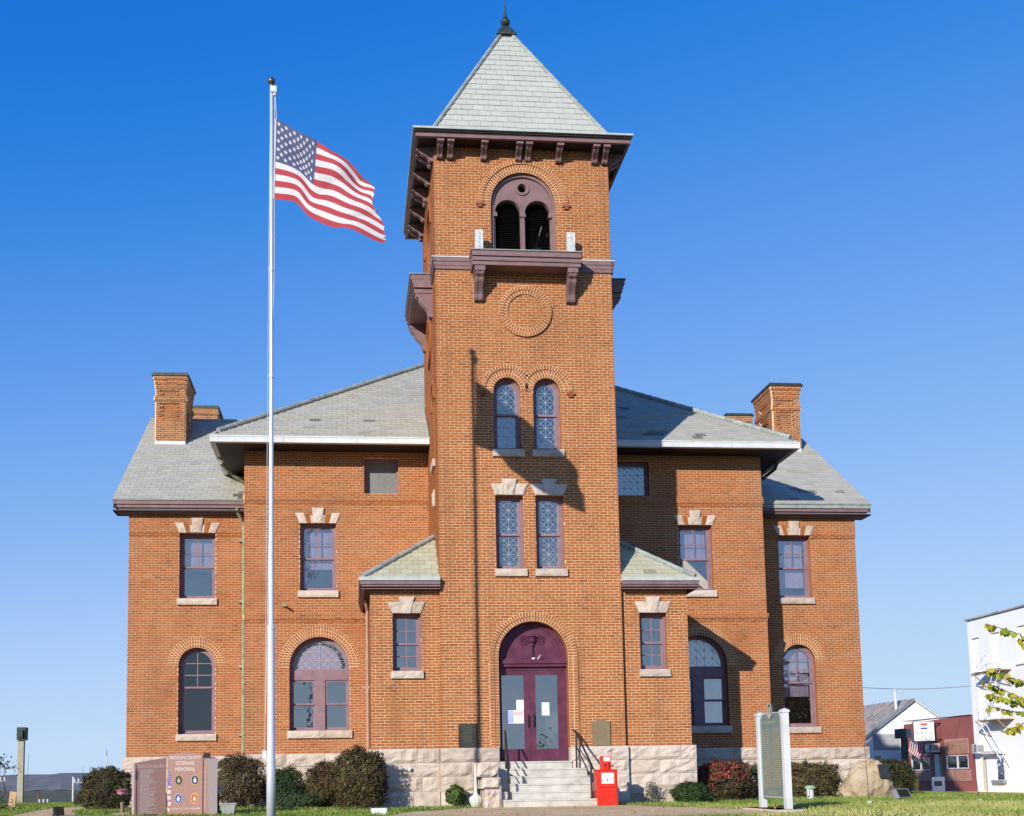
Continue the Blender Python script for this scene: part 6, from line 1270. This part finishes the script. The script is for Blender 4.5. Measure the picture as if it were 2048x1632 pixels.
# ---- boulder
bo = empty('memorial_boulder', (9.25, 2.0, G), 'big tan boulder with a dark plaque at the right corner of the courthouse', 'boulder')
bm = bmesh.new(); bmesh.ops.create_icosphere(bm, subdivisions=5, radius=1.0)
for v in bm.verts:
    p = v.co.copy(); f = 1 + 0.16 * noise.noise(p * 1.5 + Vector((4, 2, 1))) + 0.09 * noise.noise(p * 3.6) + 0.045 * noise.noise(p * 9) + 0.02 * noise.noise(p * 22)
    p *= f; z = (p.z + 0.28) / 1.2; top = max(0, p.z)
    v.co = Vector((9.25 + p.x * 0.78 * (1 - 0.36 * top) + 0.02 * top + 0.10 * top, 2.0 + p.y * 0.55 * (1 - 0.25 * top), G - 0.10 + max(-0.1, (p.z + 0.35) * 0.84)))
me = bpy.data.meshes.new('boulder'); bm.to_mesh(me); bm.free(); me.materials.append(M_boulder); at = me.attributes.new('tint', 'FLOAT', 'FACE'); at.data.foreach_set('value', np.full(len(me.polygons), 0.5, np.float32)); link('stone', me, bo)
mb = MB(); Mx = Matrix.Translation((9.50, 1.50, -0.73)) @ Matrix.Rotation(0.25, 4, 'Z') @ Matrix.Rotation(-0.35, 4, 'X') @ Matrix.Rotation(0.14, 4, 'Y'); mb.box((-0.15, -0.03, -0.18), (0.15, 0.02, 0.18), M=Mx); mb.build('plaque', M_plaqueb, bo)
# ================================================================== FAR LEFT
lp = empty('lamp_post', (-17.85, 20.5, G), 'square wooden lamp post with a dark box head on the left horizon', 'lamp post')
zb = gz(-17.85, 20.5)
mb = MB(); mb.box((-17.95, 20.4, zb - 0.2), (-17.72, 20.6, 1.15)); mb.build('post', mat('grey_wood', [(0.28, 0.27, 0.20), (0.42, 0.40, 0.32)], 0.9, 3, 0.4), lp); mb = MB(); mb.box((-17.98, 20.3, 1.1), (-17.64, 20.7, 1.62)); mb.box((-17.9, 20.2, 1.2), (-17.72, 20.3, 1.5)); mb.build('head', mat('dark_green', [(0.02, 0.035, 0.03), (0.04, 0.06, 0.05)], 0.6), lp)
for k, (px, h, lab, rust) in enumerate(((-29.6, 5.6, 'thin white utility pole with a crossarm at the left edge of the horizon', 0), (-26.6, 4.3, 'rusty pole next to a white insulator stack on the left horizon', 1), (-24.2, 5.4, 'thin white utility pole with white insulators near the rounded brown bush', 0), (-22.9, 4.0, 'short leaning white pole with insulators on the left horizon', 0), (-28.1, 3.6, 'short white stub pole behind the wooden lamp post', 0))):
    u = empty('utility_pole', (px, 56, -4.6), lab, 'utility pole', 'poles on the left horizon'); zt = -5.6 + h
    mb = MB(); mb.tube([(px, 56, -5.4), (px + (0.3 if k == 3 else 0), 56, zt)], 0.065, 7); mb.build('pole', mat('rust_pole', [(0.16, 0.06, 0.03), (0.24, 0.10, 0.05)], 0.8) if rust else mat('pale_pole', [(0.50, 0.49, 0.46), (0.65, 0.64, 0.60)], 0.8, 3, 0.4), u)
    if k != 4:
        mb = MB(); mb.box((px, 55.98, zt - 0.44 - 0.3 * (k % 2)), (px + 0.75, 56.02, zt - 0.40 - 0.3 * (k % 2))); mb.build('crossarm', mat('pale_pole', [(0.5, 0.49, 0.46)], 0.8), u)
        for j in range(3): mb = MB(); mb.lathe((px + 0.1 + 0.28 * j, 56, zt - 0.40 - 0.3 * (k % 2)), [(0.03, 0), (0.08, 0.04), (0.05, 0.1), (0.08, 0.15), (0.04, 0.25), (0, 0.27)], 8); mb.build('insulator', M_white, u)
# ================================================================== ACROSS THE STREET ON THE RIGHT
mb = MB(); mb.add([(18.4, -40, -1.99), (26.0, -40, -1.99), (26.0, 70, -1.99), (18.4, 70, -1.99)], [(0, 1, 2, 3)]); tag(mb.build('street', M_asph), kind='structure')
mb = MB(); mb.box((26.0, -10, -2.3), (28.5, 60, -1.87)); tag(mb.build('sidewalk', M_walk), kind='structure')
mb = MB(); mb.box((25.86, 18, -2.2), (25.995, 38, -1.868)); tag(mb.build('yellow_kerb', mat('yellow_paint', [(0.50, 0.30, 0.06), (0.62, 0.40, 0.10)], 0.8, 4, 0.4)), kind='structure')
WX = Wall((28.4, 0, 0), (0, -1, 0), (-1, 0, 0))       # facades facing the square, u = -y
M_store = mat('oxide_red_wall', [(0.27, 0.085, 0.075), (0.33, 0.11, 0.095)], 0.8, 1.5, 0.4, 0.1, 40)
M_sbrick = mat('pink_brick', [(0.34, 0.17, 0.125), (0.48, 0.28, 0.21)], 0.85, 12, 0.5)
M_wb = mat('whitewashed_wall', [(0.82, 0.82, 0.81), (0.88, 0.88, 0.86)], 0.85, 0.7, 0.4, 0.2, 14, stain=(0.9, 0.62, 0.88, (0.70, 0.70, 0.69)))
stf = empty('red_storefront', (28.4, 33.8, -1.9), 'low oxide red storefront with dark windows and a hanging square sign', 'storefront')
mb = MB(); plate(mb, WX, [(-37.6, -1.9), (-30.02, -1.9), (-30.02, 2.20), (-32, 2.16), (-33.8, 2.12), (-35.6, 2.06), (-37.6, 2.02)], [rect_pts(-36.9, -34.75, -0.72, 0.04), rect_pts(-32.95, -30.68, -0.66, 0.08), rect_pts(-34.35, -33.35, -1.87, 0.25)], -9, 0.0, outer_sides=True); mb.build('wall', M_store, stf)
mb = MB(); mb.box((28.3, 30.05, 2.20), (28.9, 37.6, 2.24)); mb.build('coping', M_pale, stf)
mb = MB(); mb.box((29.3, 30.1, -1.9), (29.4, 37.5, 1.9)); mb.build('room', M_dark, stf)
for (u0, u1, z0, z1) in ((-37.06, -34.62, 0.10, 0.92), (-37.06, -34.55, -1.32, -0.78), (-33.0, -30.58, 0.15, 0.97), (-33.1, -30.5, -1.32, -0.72)):
    nrow = int((z1 - z0) / 0.075); mb = MB(); box_w(mb, WX, u0, u1, z0, z1, 0, 0.02, 0.9); pn = mb.build('brick_panel', M_sbrick, stf); bb = MB()
    for r in range(nrow):
        u = u0 + (r % 2) * 0.11
        while u < u1 - 0.03: box_w(bb, WX, u, min(u1, u + 0.2), z0 + r * 0.075 + 0.005, z0 + r * 0.075 + 0.067, 0.02, 0.03, random.gauss(0.35, 0.2)); u += 0.22
    bb.build('brick', M_sbrick, pn, kind='stuff')
for (u0, u1, z0, z1) in ((-36.9, -34.75, -0.72, 0.04), (-32.95, -30.68, -0.66, 0.08)):
    um = (u0 + u1) / 2; mb = MB(); plate(mb, WX, rect_pts(u0, u1, z0, z1), [rect_pts(u0 + 0.06, um - 0.04, z0 + 0.06, z1 - 0.04), rect_pts(um + 0.04, u1 - 0.06, z0 + 0.06, z1 - 0.04)], -0.15, 0.01); wn_ = mb.build('shop_window', M_pale, stf)
    for a, b in ((u0 + 0.06, um - 0.04), (um + 0.04, u1 - 0.06)): g = MB(); g.add([WX.P(u, z, -0.05) for u, z in rect_pts(a, b, z0 + 0.06, z1 - 0.04)], [(0, 1, 2, 3)]); g.build('pane', M_glass_d, wn_)
mb = MB(); box_w(mb, WX, -34.35, -33.85, -1.87, 0.2, -0.3, -0.05); mb.build('door_side', M_pale, stf)
mb = MB(); plate(mb, WX, rect_pts(-33.85, -33.35, -1.87, 0.2), [rect_pts(-33.8, -33.4, -0.75, 0.1)], -0.3, -0.2); dr = mb.build('door', mat('tan_door', [(0.5, 0.33, 0.16), (0.62, 0.45, 0.28)], 0.7, 3, 0.5), stf); g = MB(); g.add([WX.P(u, z, -0.25) for u, z in rect_pts(-33.8, -33.4, -0.75, 0.1)], [(0, 1, 2, 3)]); g.build('pane', M_glass_d, dr)
mb = MB(); box_w(mb, WX, -33.7, -33.5, -1.4, -0.95, -0.2, -0.19); mb.build('poster', mat('orange_poster', [(0.6, 0.3, 0.08), (0.7, 0.4, 0.15)], 0.8), dr)
# projecting sign box, its face turned to the square
sg_ = empty('square_shop_sign', (27.4, 34, 0.9), 'white square sign with a red and blue emblem hanging on the red storefront', 'sign')
WSg = Wall((27.55, 33.6, 0), Vector((0.93, -0.37, 0)).normalized(), Vector((-0.37, -0.93, 0)).normalized())
mb = MB(); box_w(mb, WSg, -0.56, 0.56, 0.90, 2.02, -0.35, 0.0); mb.build('cabinet', M_iron, sg_); mb = MB(); box_w(mb, WSg, -0.53, 0.53, 0.93, 1.99, 0.0, 0.012); fc = mb.build('face', M_card, sg_)
M_sr = mat('sign_red', [(0.60, 0.05, 0.03), (0.66, 0.07, 0.04)], 0.6); M_sb = mat('sign_blue', [(0.01, 0.06, 0.40), (0.02, 0.08, 0.45)], 0.6)
mb = MB(); box_w(mb, WSg, -0.18, 0.18, 1.81, 1.92, 0.012, 0.018, m=0); plate(mb, WSg, [(-0.07, 1.81), (0, 1.74), (0.07, 1.81)], [], 0.012, 0.017, m=0); box_w(mb, WSg, -0.18, 0.18, 1.58, 1.68, 0.012, 0.018, m=1); mb.build('emblem', [M_sr, M_sb], fc)
text_w('Modern Day', WSg, 0.0, 1.29, 0.30, 0.016, mat('grey_letters', [(0.06, 0.08, 0.09), (0.09, 0.11, 0.12)], 0.7), fc, fit=0.96); text_w('Security Tel', WSg, 0.0, 1.01, 0.27, 0.016, MATS['grey_letters'], fc, fit=0.92)
for z_ in (1.9, 1.0): mb = MB(); mb.tube([WSg.P(0.5, z_, -0.15), (28.4, 33.3, z_)], 0.04, 6); mb.build('bracket', M_iron, sg_)
def small_ac(name, y0, y1, z0, z1, label):
    a = empty(name, (28.3, (y0 + y1) / 2, z0), label, 'air conditioner'); mb = MB(); mb.box((27.95, y0, z0), (28.395, y1, z1)); mb.build('case', M_pale, a)
    for k in range(4): mb = MB(); mb.box((27.94, y0 + 0.08 + k * 0.07, z0 + 0.06), (27.952, y0 + 0.11 + k * 0.07, z1 - 0.06)); mb.build('grille_slot', M_iron, a)
    mb = MB(); mb.box((27.97, y0 - 0.012, z0 + 0.08), (28.3, y0 - 0.001, z1 - 0.08)); mb.build('side_grille', M_greyl, a)
small_ac('air_conditioner', 33.55, 34.35, 0.30, 0.78, 'beige window air conditioner over the red storefront door')
# flag on the storefront
sf = empty('shop_flag', (28.2, 34.9, 0.9), 'small american flag on a white staff at the red storefront', 'flag')
mb = MB(); mb.tube([(28.38, 34.75, 0.75), (27.75, 35.2, 1.45)], 0.025, 6); mb.build('staff', M_white, sf)
mb = MB(); nU, nV = 16, 13
P0 = Vector((27.72, 35.22, 1.48)); P1 = Vector((28.22, 34.86, 0.92))
def sfp(u, v):
    p = P0.lerp(P1, v); return p + Vector((-0.10 * u + 0.03 * math.sin(u * 9 + v * 3), 0.62 * u - 0.25 * u * v, -1.02 * u))
for j in range(nV):
    for i in range(nU):
        q = [tuple(sfp((i + a) / nU, (j + b) / nV)) for a, b in ((0, 0), (1, 0), (1, 1), (0, 1))]; mb.add(q, [(0, 1, 2, 3)], 0.5, 2 if (i < 7 and j < 7) else (0 if j % 2 == 0 else 1))
mb.build('cloth', [M_flagr, M_flagw, M_flagb], sf)
# tall white building
wb = empty('white_building', (28.4, 24, -1.9), 'tall whitewashed three storey building with a fire escape at the right edge', 'building')
mb = MB(); plate(mb, WX, rect_pts(-30.0, -8.0, -1.95, 7.2), [rect_pts(-29.45, -29.0, -1.85, 0.08), rect_pts(-28.2, -27.4, -1.25, 0.05)] + [rect_pts(-u0, -u1, z0, z1) for (u0, u1, z0, z1) in ((29.75, 28.95, 4.4, 6.2), (27.9, 27.1, 4.5, 6.25), (29.3, 28.5, 1.9, 3.6), (25.6, 24.8, 4.5, 6.3), (23.6, 22.8, 4.5, 6.3))], -0.14, 0.0); mb.build('wall', M_wb, wb)
mb = MB(); mb.box((28.55, 8, -1.9), (40, 29.99, 7.15)); mb.build('body', M_wb, wb)
mb = MB(); y = 8.0
while y < 30: 
    mb.box((28.28, y, 7.2), (28.9, min(30.05, y + 0.62), 7.27 + random.uniform(0, 0.03)), random.uniform(0.2, 0.9)); y += 0.65
mb.build('coping', mat('coping_grey', [(0.25, 0.26, 0.27), (0.45, 0.46, 0.47)], 0.8), wb)
for (y0, y1, z0, z1) in ((28.95, 29.75, 4.4, 6.2), (27.1, 27.9, 4.5, 6.25), (28.5, 29.3, 1.9, 3.6), (24.8, 25.6, 4.5, 6.3), (22.8, 23.6, 4.5, 6.3)):
    mb = MB(); mb.box((28.50, y0, z0), (28.54, y1, z1)); bi = mb.build('blocked_window', M_wb, wb)
    for k in range(3): mb = MB(); mb.box((28.48, y0 + 0.08 + k * (y1 - y0 - 0.16) / 2 - 0.02, z0), (28.50, y0 + 0.08 + k * (y1 - y0 - 0.16) / 2 + 0.02, z1)); mb.build('batten', M_wb, bi)
    mb = MB(); mb.box((28.30, y0 - 0.06, z0 - 0.1), (28.42, y1 + 0.06, z0)); mb.build('sill', M_wb, bi)
mb = MB(); mb.box((28.44, 29.0, -1.85), (28.52, 29.45, 0.08)); mb.build('door', mat('cream_door', [(0.62, 0.54, 0.40), (0.70, 0.62, 0.48)], 0.7), wb)
mb = MB(); mb.box((28.5, 27.4, -1.25), (28.53, 28.2, 0.05)); wn_ = mb.build('window', M_dark, wb); g = MB(); g.add([(28.46, 27.42, -1.2), (28.46, 28.18, -1.2), (28.46, 28.18, 0.0), (28.46, 27.42, 0.0)], [(0, 1, 2, 3)]); g.build('pane', M_glass, wn_); mb = MB(); mb.box((28.2, 27.2, -1.42), (28.45, 28.3, -1.27)); mb.build('sill', M_greyl, wn_); mb = MB(); mb.box((28.0, 27.1, 0.06), (28.45, 28.7, 0.22)); mb.build('awning', M_pale, wn_)
small_ac('air_conditioner', 28.98, 29.5, 0.12, 0.62, 'small beige air conditioner over the cream door of the white building')
fe = empty('fire_escape', (27.9, 27.3, 0), 'thin rusty fire escape with two platforms on the white building', 'fire escape')
M_fe = mat('rust_iron', [(0.28, 0.17, 0.10), (0.40, 0.28, 0.18)], 0.8, 5, 0.4)
for z in (4.22, 1.75):
    mb = MB(); mb.box((27.6, 26.2, z), (28.39, 28.4, z + 0.04)); mb.build('platform', M_fe, fe)
    mb = MB()
    for y in (26.2, 27.3, 28.4): mb.tube([(27.62, y, z), (27.62, y, z + 1.0)], 0.01, 5)
    for dz in (0.5, 1.0): mb.tube([(27.62, 26.2, z + dz), (27.62, 28.4, z + dz)], 0.009, 5); mb.tube([(27.62, 28.4, z + dz), (28.39, 28.4, z + dz)], 0.015, 5)
    mb.build('railing', M_wb, fe)
    for y in (26.3, 28.3): mb = MB(); mb.tube([(27.55, y, z), (28.39, y, z - 0.8)], 0.03, 5); mb.build('strut', M_fe, fe)
mb = MB()
for dx in (0.0, 0.3): mb.tube([(27.55 + dx, 28.2, 1.75), (27.55 + dx, 26.3, 4.22)], 0.02, 5); mb.tube([(27.55 + dx, 28.0, 1.75), (27.55 + dx, 26.2, -0.3)], 0.02, 5)
for k in range(9): t_ = k / 9; mb.tube([(27.55, 28.2 - 1.9 * t_, 1.75 + 2.47 * t_), (27.85, 28.2 - 1.9 * t_, 1.75 + 2.47 * t_)], 0.012, 4)
mb.build('ladder', M_wb, fe)
# white gabled barn
bn = empty('white_barn', (31, 41, -1.9), 'white gabled barn with a streaked metal roof beside the courthouse', 'barn')
WBn = Wall((30.84, 41, 0), (1, 0, 0), (0, -1, 0))
mb = MB(); plate(mb, WBn, [(-3.3, -1.95), (3.3, -1.95), (3.3, 1.30), (0, 3.72), (-3.3, 1.30)], [], -14, 0.0); mb.build('wall', M_wb, bn)
M_tin = mat('streaked_tin', [(0.22, 0.22, 0.22), (0.36, 0.36, 0.35), (0.30, 0.20, 0.14)], 0.6, 1.5, 0.5, 0.2, 12, stain=(2.0, 0.5, 0.7, (0.24, 0.16, 0.11)))
for s in (-1, 1):
    mb = MB(); nn = Vector((s * 2.42, 0, 3.4)).normalized()
    for k in range(24):      # standing seams
        y0 = 40.75 + k * 0.6; y1 = y0 + 0.58
        a0 = Vector((30.84, y0, 3.80)); b0 = Vector((30.84 + s * 3.5, y0, 3.80 - 2.42 / 3.4 * 3.5)); mb.add([tuple(a0), tuple(b0), (b0.x, y1, b0.z), (a0.x, y1, a0.z)], [(0, 1, 2, 3)], random.uniform(0.1, 0.9)); mb.add([(a0.x, y1, a0.z), (b0.x, y1, b0.z), (b0.x, y1, b0.z + 0.05), (a0.x, y1, a0.z + 0.05)], [(0, 1, 2, 3)], 0.2)
    mb.build('roof', M_tin, bn)
    mb = MB(); q = [(0, 3.80), (s * 3.5, 1.31), (s * 3.5, 1.18), (0, 3.66)]; plate(mb, WBn, q if s < 0 else q[::-1], [], 0.0, 0.22); mb.build('barge_board', M_greyl if s < 0 else M_pale, bn)
mb = MB(); box_w(mb, WBn, -2.75, -1.05, 0.62, 1.60, 0.0, 0.04); mb.build('sheet_patch', mat('grey_sheet', [(0.34, 0.36, 0.37), (0.46, 0.48, 0.49)], 0.7, 4, 0.4), bn)
for k in range(12): mb = MB(); box_w(mb, WBn, -2.75, -1.05, 0.63 + k * 0.08, 0.66 + k * 0.08, 0.04, 0.055); mb.build('rib', MATS['grey_sheet'], bn)
mb = MB(); box_w(mb, WBn, -2.72, -2.30, -0.55, 0.22, 0.0, 0.03); mb.build('hatch', MATS['tan_door'], bn)
mb = MB(); text_rows(mb, WBn, -0.65, 0.95, 2.40, 2.78, 2, 0.004, minw=0.3); mb.build('faded_lettering', mat('faded_paint', [(0.52, 0.54, 0.56), (0.6, 0.62, 0.63)], 0.9), bn, kind='stuff')
mb = MB(); mb.tube([(29.95, 41.5, 3.0), (29.93, 41.5, 4.35)], 0.09, 8); mb.lathe((29.93, 41.5, 4.35), [(0.15, 0), (0.12, 0.08), (0, 0.12)], 8); mb.build('stove_pipe', M_white, bn)
# dark pole sign seen from behind
ps = empty('pole_sign', (19.97, 21, -2), 'dark green post with a boxy sign head before the red storefront', 'sign post')
mb = MB(); mb.box((19.86, 20.9, -2.1), (20.10, 21.1, 1.05)); mb.build('post', MATS['dark_green'], ps); mb = MB(); mb.box((19.80, 20.85, 0.72), (20.02, 21.5, 1.14)); mb.build('head', MATS['dark_green'], ps); mb = MB(); mb.box((20.025, 20.86, 0.73), (20.26, 21.4, 1.12)); mb.build('lamp_housing', M_greyl, ps)
# white sandwich sign and kerb things
ss = empty('white_street_sign', (24.6, 27, -1.9), 'low white sign panel standing at the kerb before the red storefront', 'sign')
mb = MB(); mb.box((24.3, 26.9, -1.95), (24.95, 26.97, -1.05)); mb.build('panel', M_card, ss); mb = MB(); mb.box((24.4, 26.892, -1.5), (24.8, 26.899, -1.25)); mb.build('print', MATS['grey_letters'], ss)
mb = MB(); mb.box((23.55, 27.2, -2.0), (23.75, 27.4, -1.15)); tag(mb.build('kerb_post', MATS['yellow_paint']), 'short yellow painted post at the kerb of the red storefront', 'post')
# parked car just entering the frame
car = empty('parked_car', (24.4, 17.3, -1.99), 'dark blue parked car cut off by the right edge of the picture', 'car')
M_car = mat('blue_car_paint', [(0.008, 0.018, 0.08), (0.015, 0.03, 0.11)], 0.25, 3, 0.2, spec=0.6)
WCa = Wall((24.7, 17.2, 0), (1, 0, 0), (0, -1, 0)); zc = -1.99
prof = [(0.0, 0.30), (0.05, 0.75), (0.25, 0.92), (1.15, 1.0), (1.65, 1.42), (3.0, 1.45), (3.7, 1.02), (4.35, 0.95), (4.45, 0.55), (4.4, 0.30)]
mb = MB(); plate(mb, WCa, [(u, zc + z) for u, z in prof], [], -1.7, 0.0, back=True); mb.build('body', M_car, car)
for u0, u1 in ((1.35, 2.3), (2.38, 3.35)): mb = MB(); plate(mb, WCa, [(u0, zc + 1.02), (u1, zc + 1.02), (u1 - 0.15 if u1 > 3 else u1, zc + 1.36), (u0 + 0.35 if u0 < 2 else u0, zc + 1.36)], [], 0, 0.006); mb.build('side_window', M_dark, car)
for u in (0.85, 3.55):
    for d in (0.0, -1.55):
        mb = MB(); c = WCa.P(u, zc + 0.31, d + 0.02); mb.tube([c, (c[0], c[1] + 0.18, c[2])], 0.31, 16); w_ = mb.build('wheel', M_iron, car); mb = MB(); mb.tube([(c[0], c[1] - 0.01, c[2]), (c[0], c[1] + 0.01, c[2])], 0.18, 12); mb.build('hubcap', M_greyl, w_)
mb = MB(); box_w(mb, WCa, 0.02, 0.12, zc + 0.62, zc + 0.76, -0.3, 0.008); mb.build('headlight', M_white, car)
# overhead wire
wi = empty('overhead_wire', (20, 22, 3), 'thin dark overhead wire from the courthouse to the white building', 'wire')
for (p, q, sag, rr) in (((10.7, 15.0, 3.1), (28.4, 30.0, 3.72), 0.35, 0.012),):
    mb = MB(); p, q = Vector(p), Vector(q); mb.tube([p.lerp(q, k / 16) - Vector((0, 0, sag * 4 * (k / 16) * (1 - k / 16))) for k in range(17)], rr, 5); mb.build('cable', M_iron, wi)

# tree behind the photographer, seen only as a reflection in the panes
tr_ = empty('reflected_tree', (31, -50, -2.3), 'brown autumn tree mirrored in the right wing arched window', 'tree')
mb = MB(); mb.tube([(31, -50, -2.5), (31.1, -50, 0.5), (30.9, -50, 3.5), (31, -50, 7)], [0.3, 0.24, 0.16, 0.04], 8)
for k in range(14): a = 2.4 * k; z = 1.0 + 0.4 * k; mb.tube([(31, -50, z), (31 + 2.4 * math.cos(a), -50 + 2.4 * math.sin(a), z + 1.2)], [0.09, 0.02], 5)
mb.build('trunk', M_bark, tr_)
n = 9000; q = rng.normal(size=(n, 3)); q /= np.linalg.norm(q, axis=1, keepdims=True); rad = (0.35 + 0.65 * rng.random(n) ** 0.5) * (1 + 0.25 * np.array([noise.noise(Vector(v) * 2.5) for v in q])); P = np.array([31, -50, 3.6]) + q * rad[:, None] * np.array([3.6, 3.2, 3.6]); Nn = rng.normal(size=(n, 3)); Nn /= np.linalg.norm(Nn, axis=1, keepdims=True)
cloud('crown', ([(*leaf_quads(P, Nn, rng.uniform(0.12, 0.22, n), rng.uniform(0.2, 1, n)), 0)], [mat('autumn_brown', [(0.24, 0.12, 0.025), (0.42, 0.22, 0.05), (0.55, 0.33, 0.08)], 0.8, 1, 0.2)]), tr_)
# fallen leaves
n = 900; x = rng.uniform(-13, 13, n); y = -10 + 11 * rng.random(n); ok = ((np.abs(x) > 4.1) & (y < 3)) | (y < -0.4); ok &= ~((np.abs(x - 0.1) < 1.9) & (y > -1.7)); x, y = x[ok], y[ok]; n = len(x)
P = np.stack([x, y, np.array([gz(a, b) for a, b in zip(x, y)]) + 0.035 + 0.03 * rng.random(n)], 1); Nn = rng.normal(0, 0.5, (n, 3)) + np.array([0, 0, 1.0]); Nn /= np.linalg.norm(Nn, axis=1, keepdims=True)
o = cloud('fallen_leaves', ([(*leaf_quads(P, Nn, rng.uniform(0.018, 0.04, n), rng.uniform(0, 1, n)), 0)], [mat('dead_leaf', [(0.16, 0.09, 0.04), (0.34, 0.22, 0.10), (0.50, 0.38, 0.2)], 0.8)]), None); tag(o, 'dry brown leaves scattered over the lawn', 'leaves', kind='stuff')
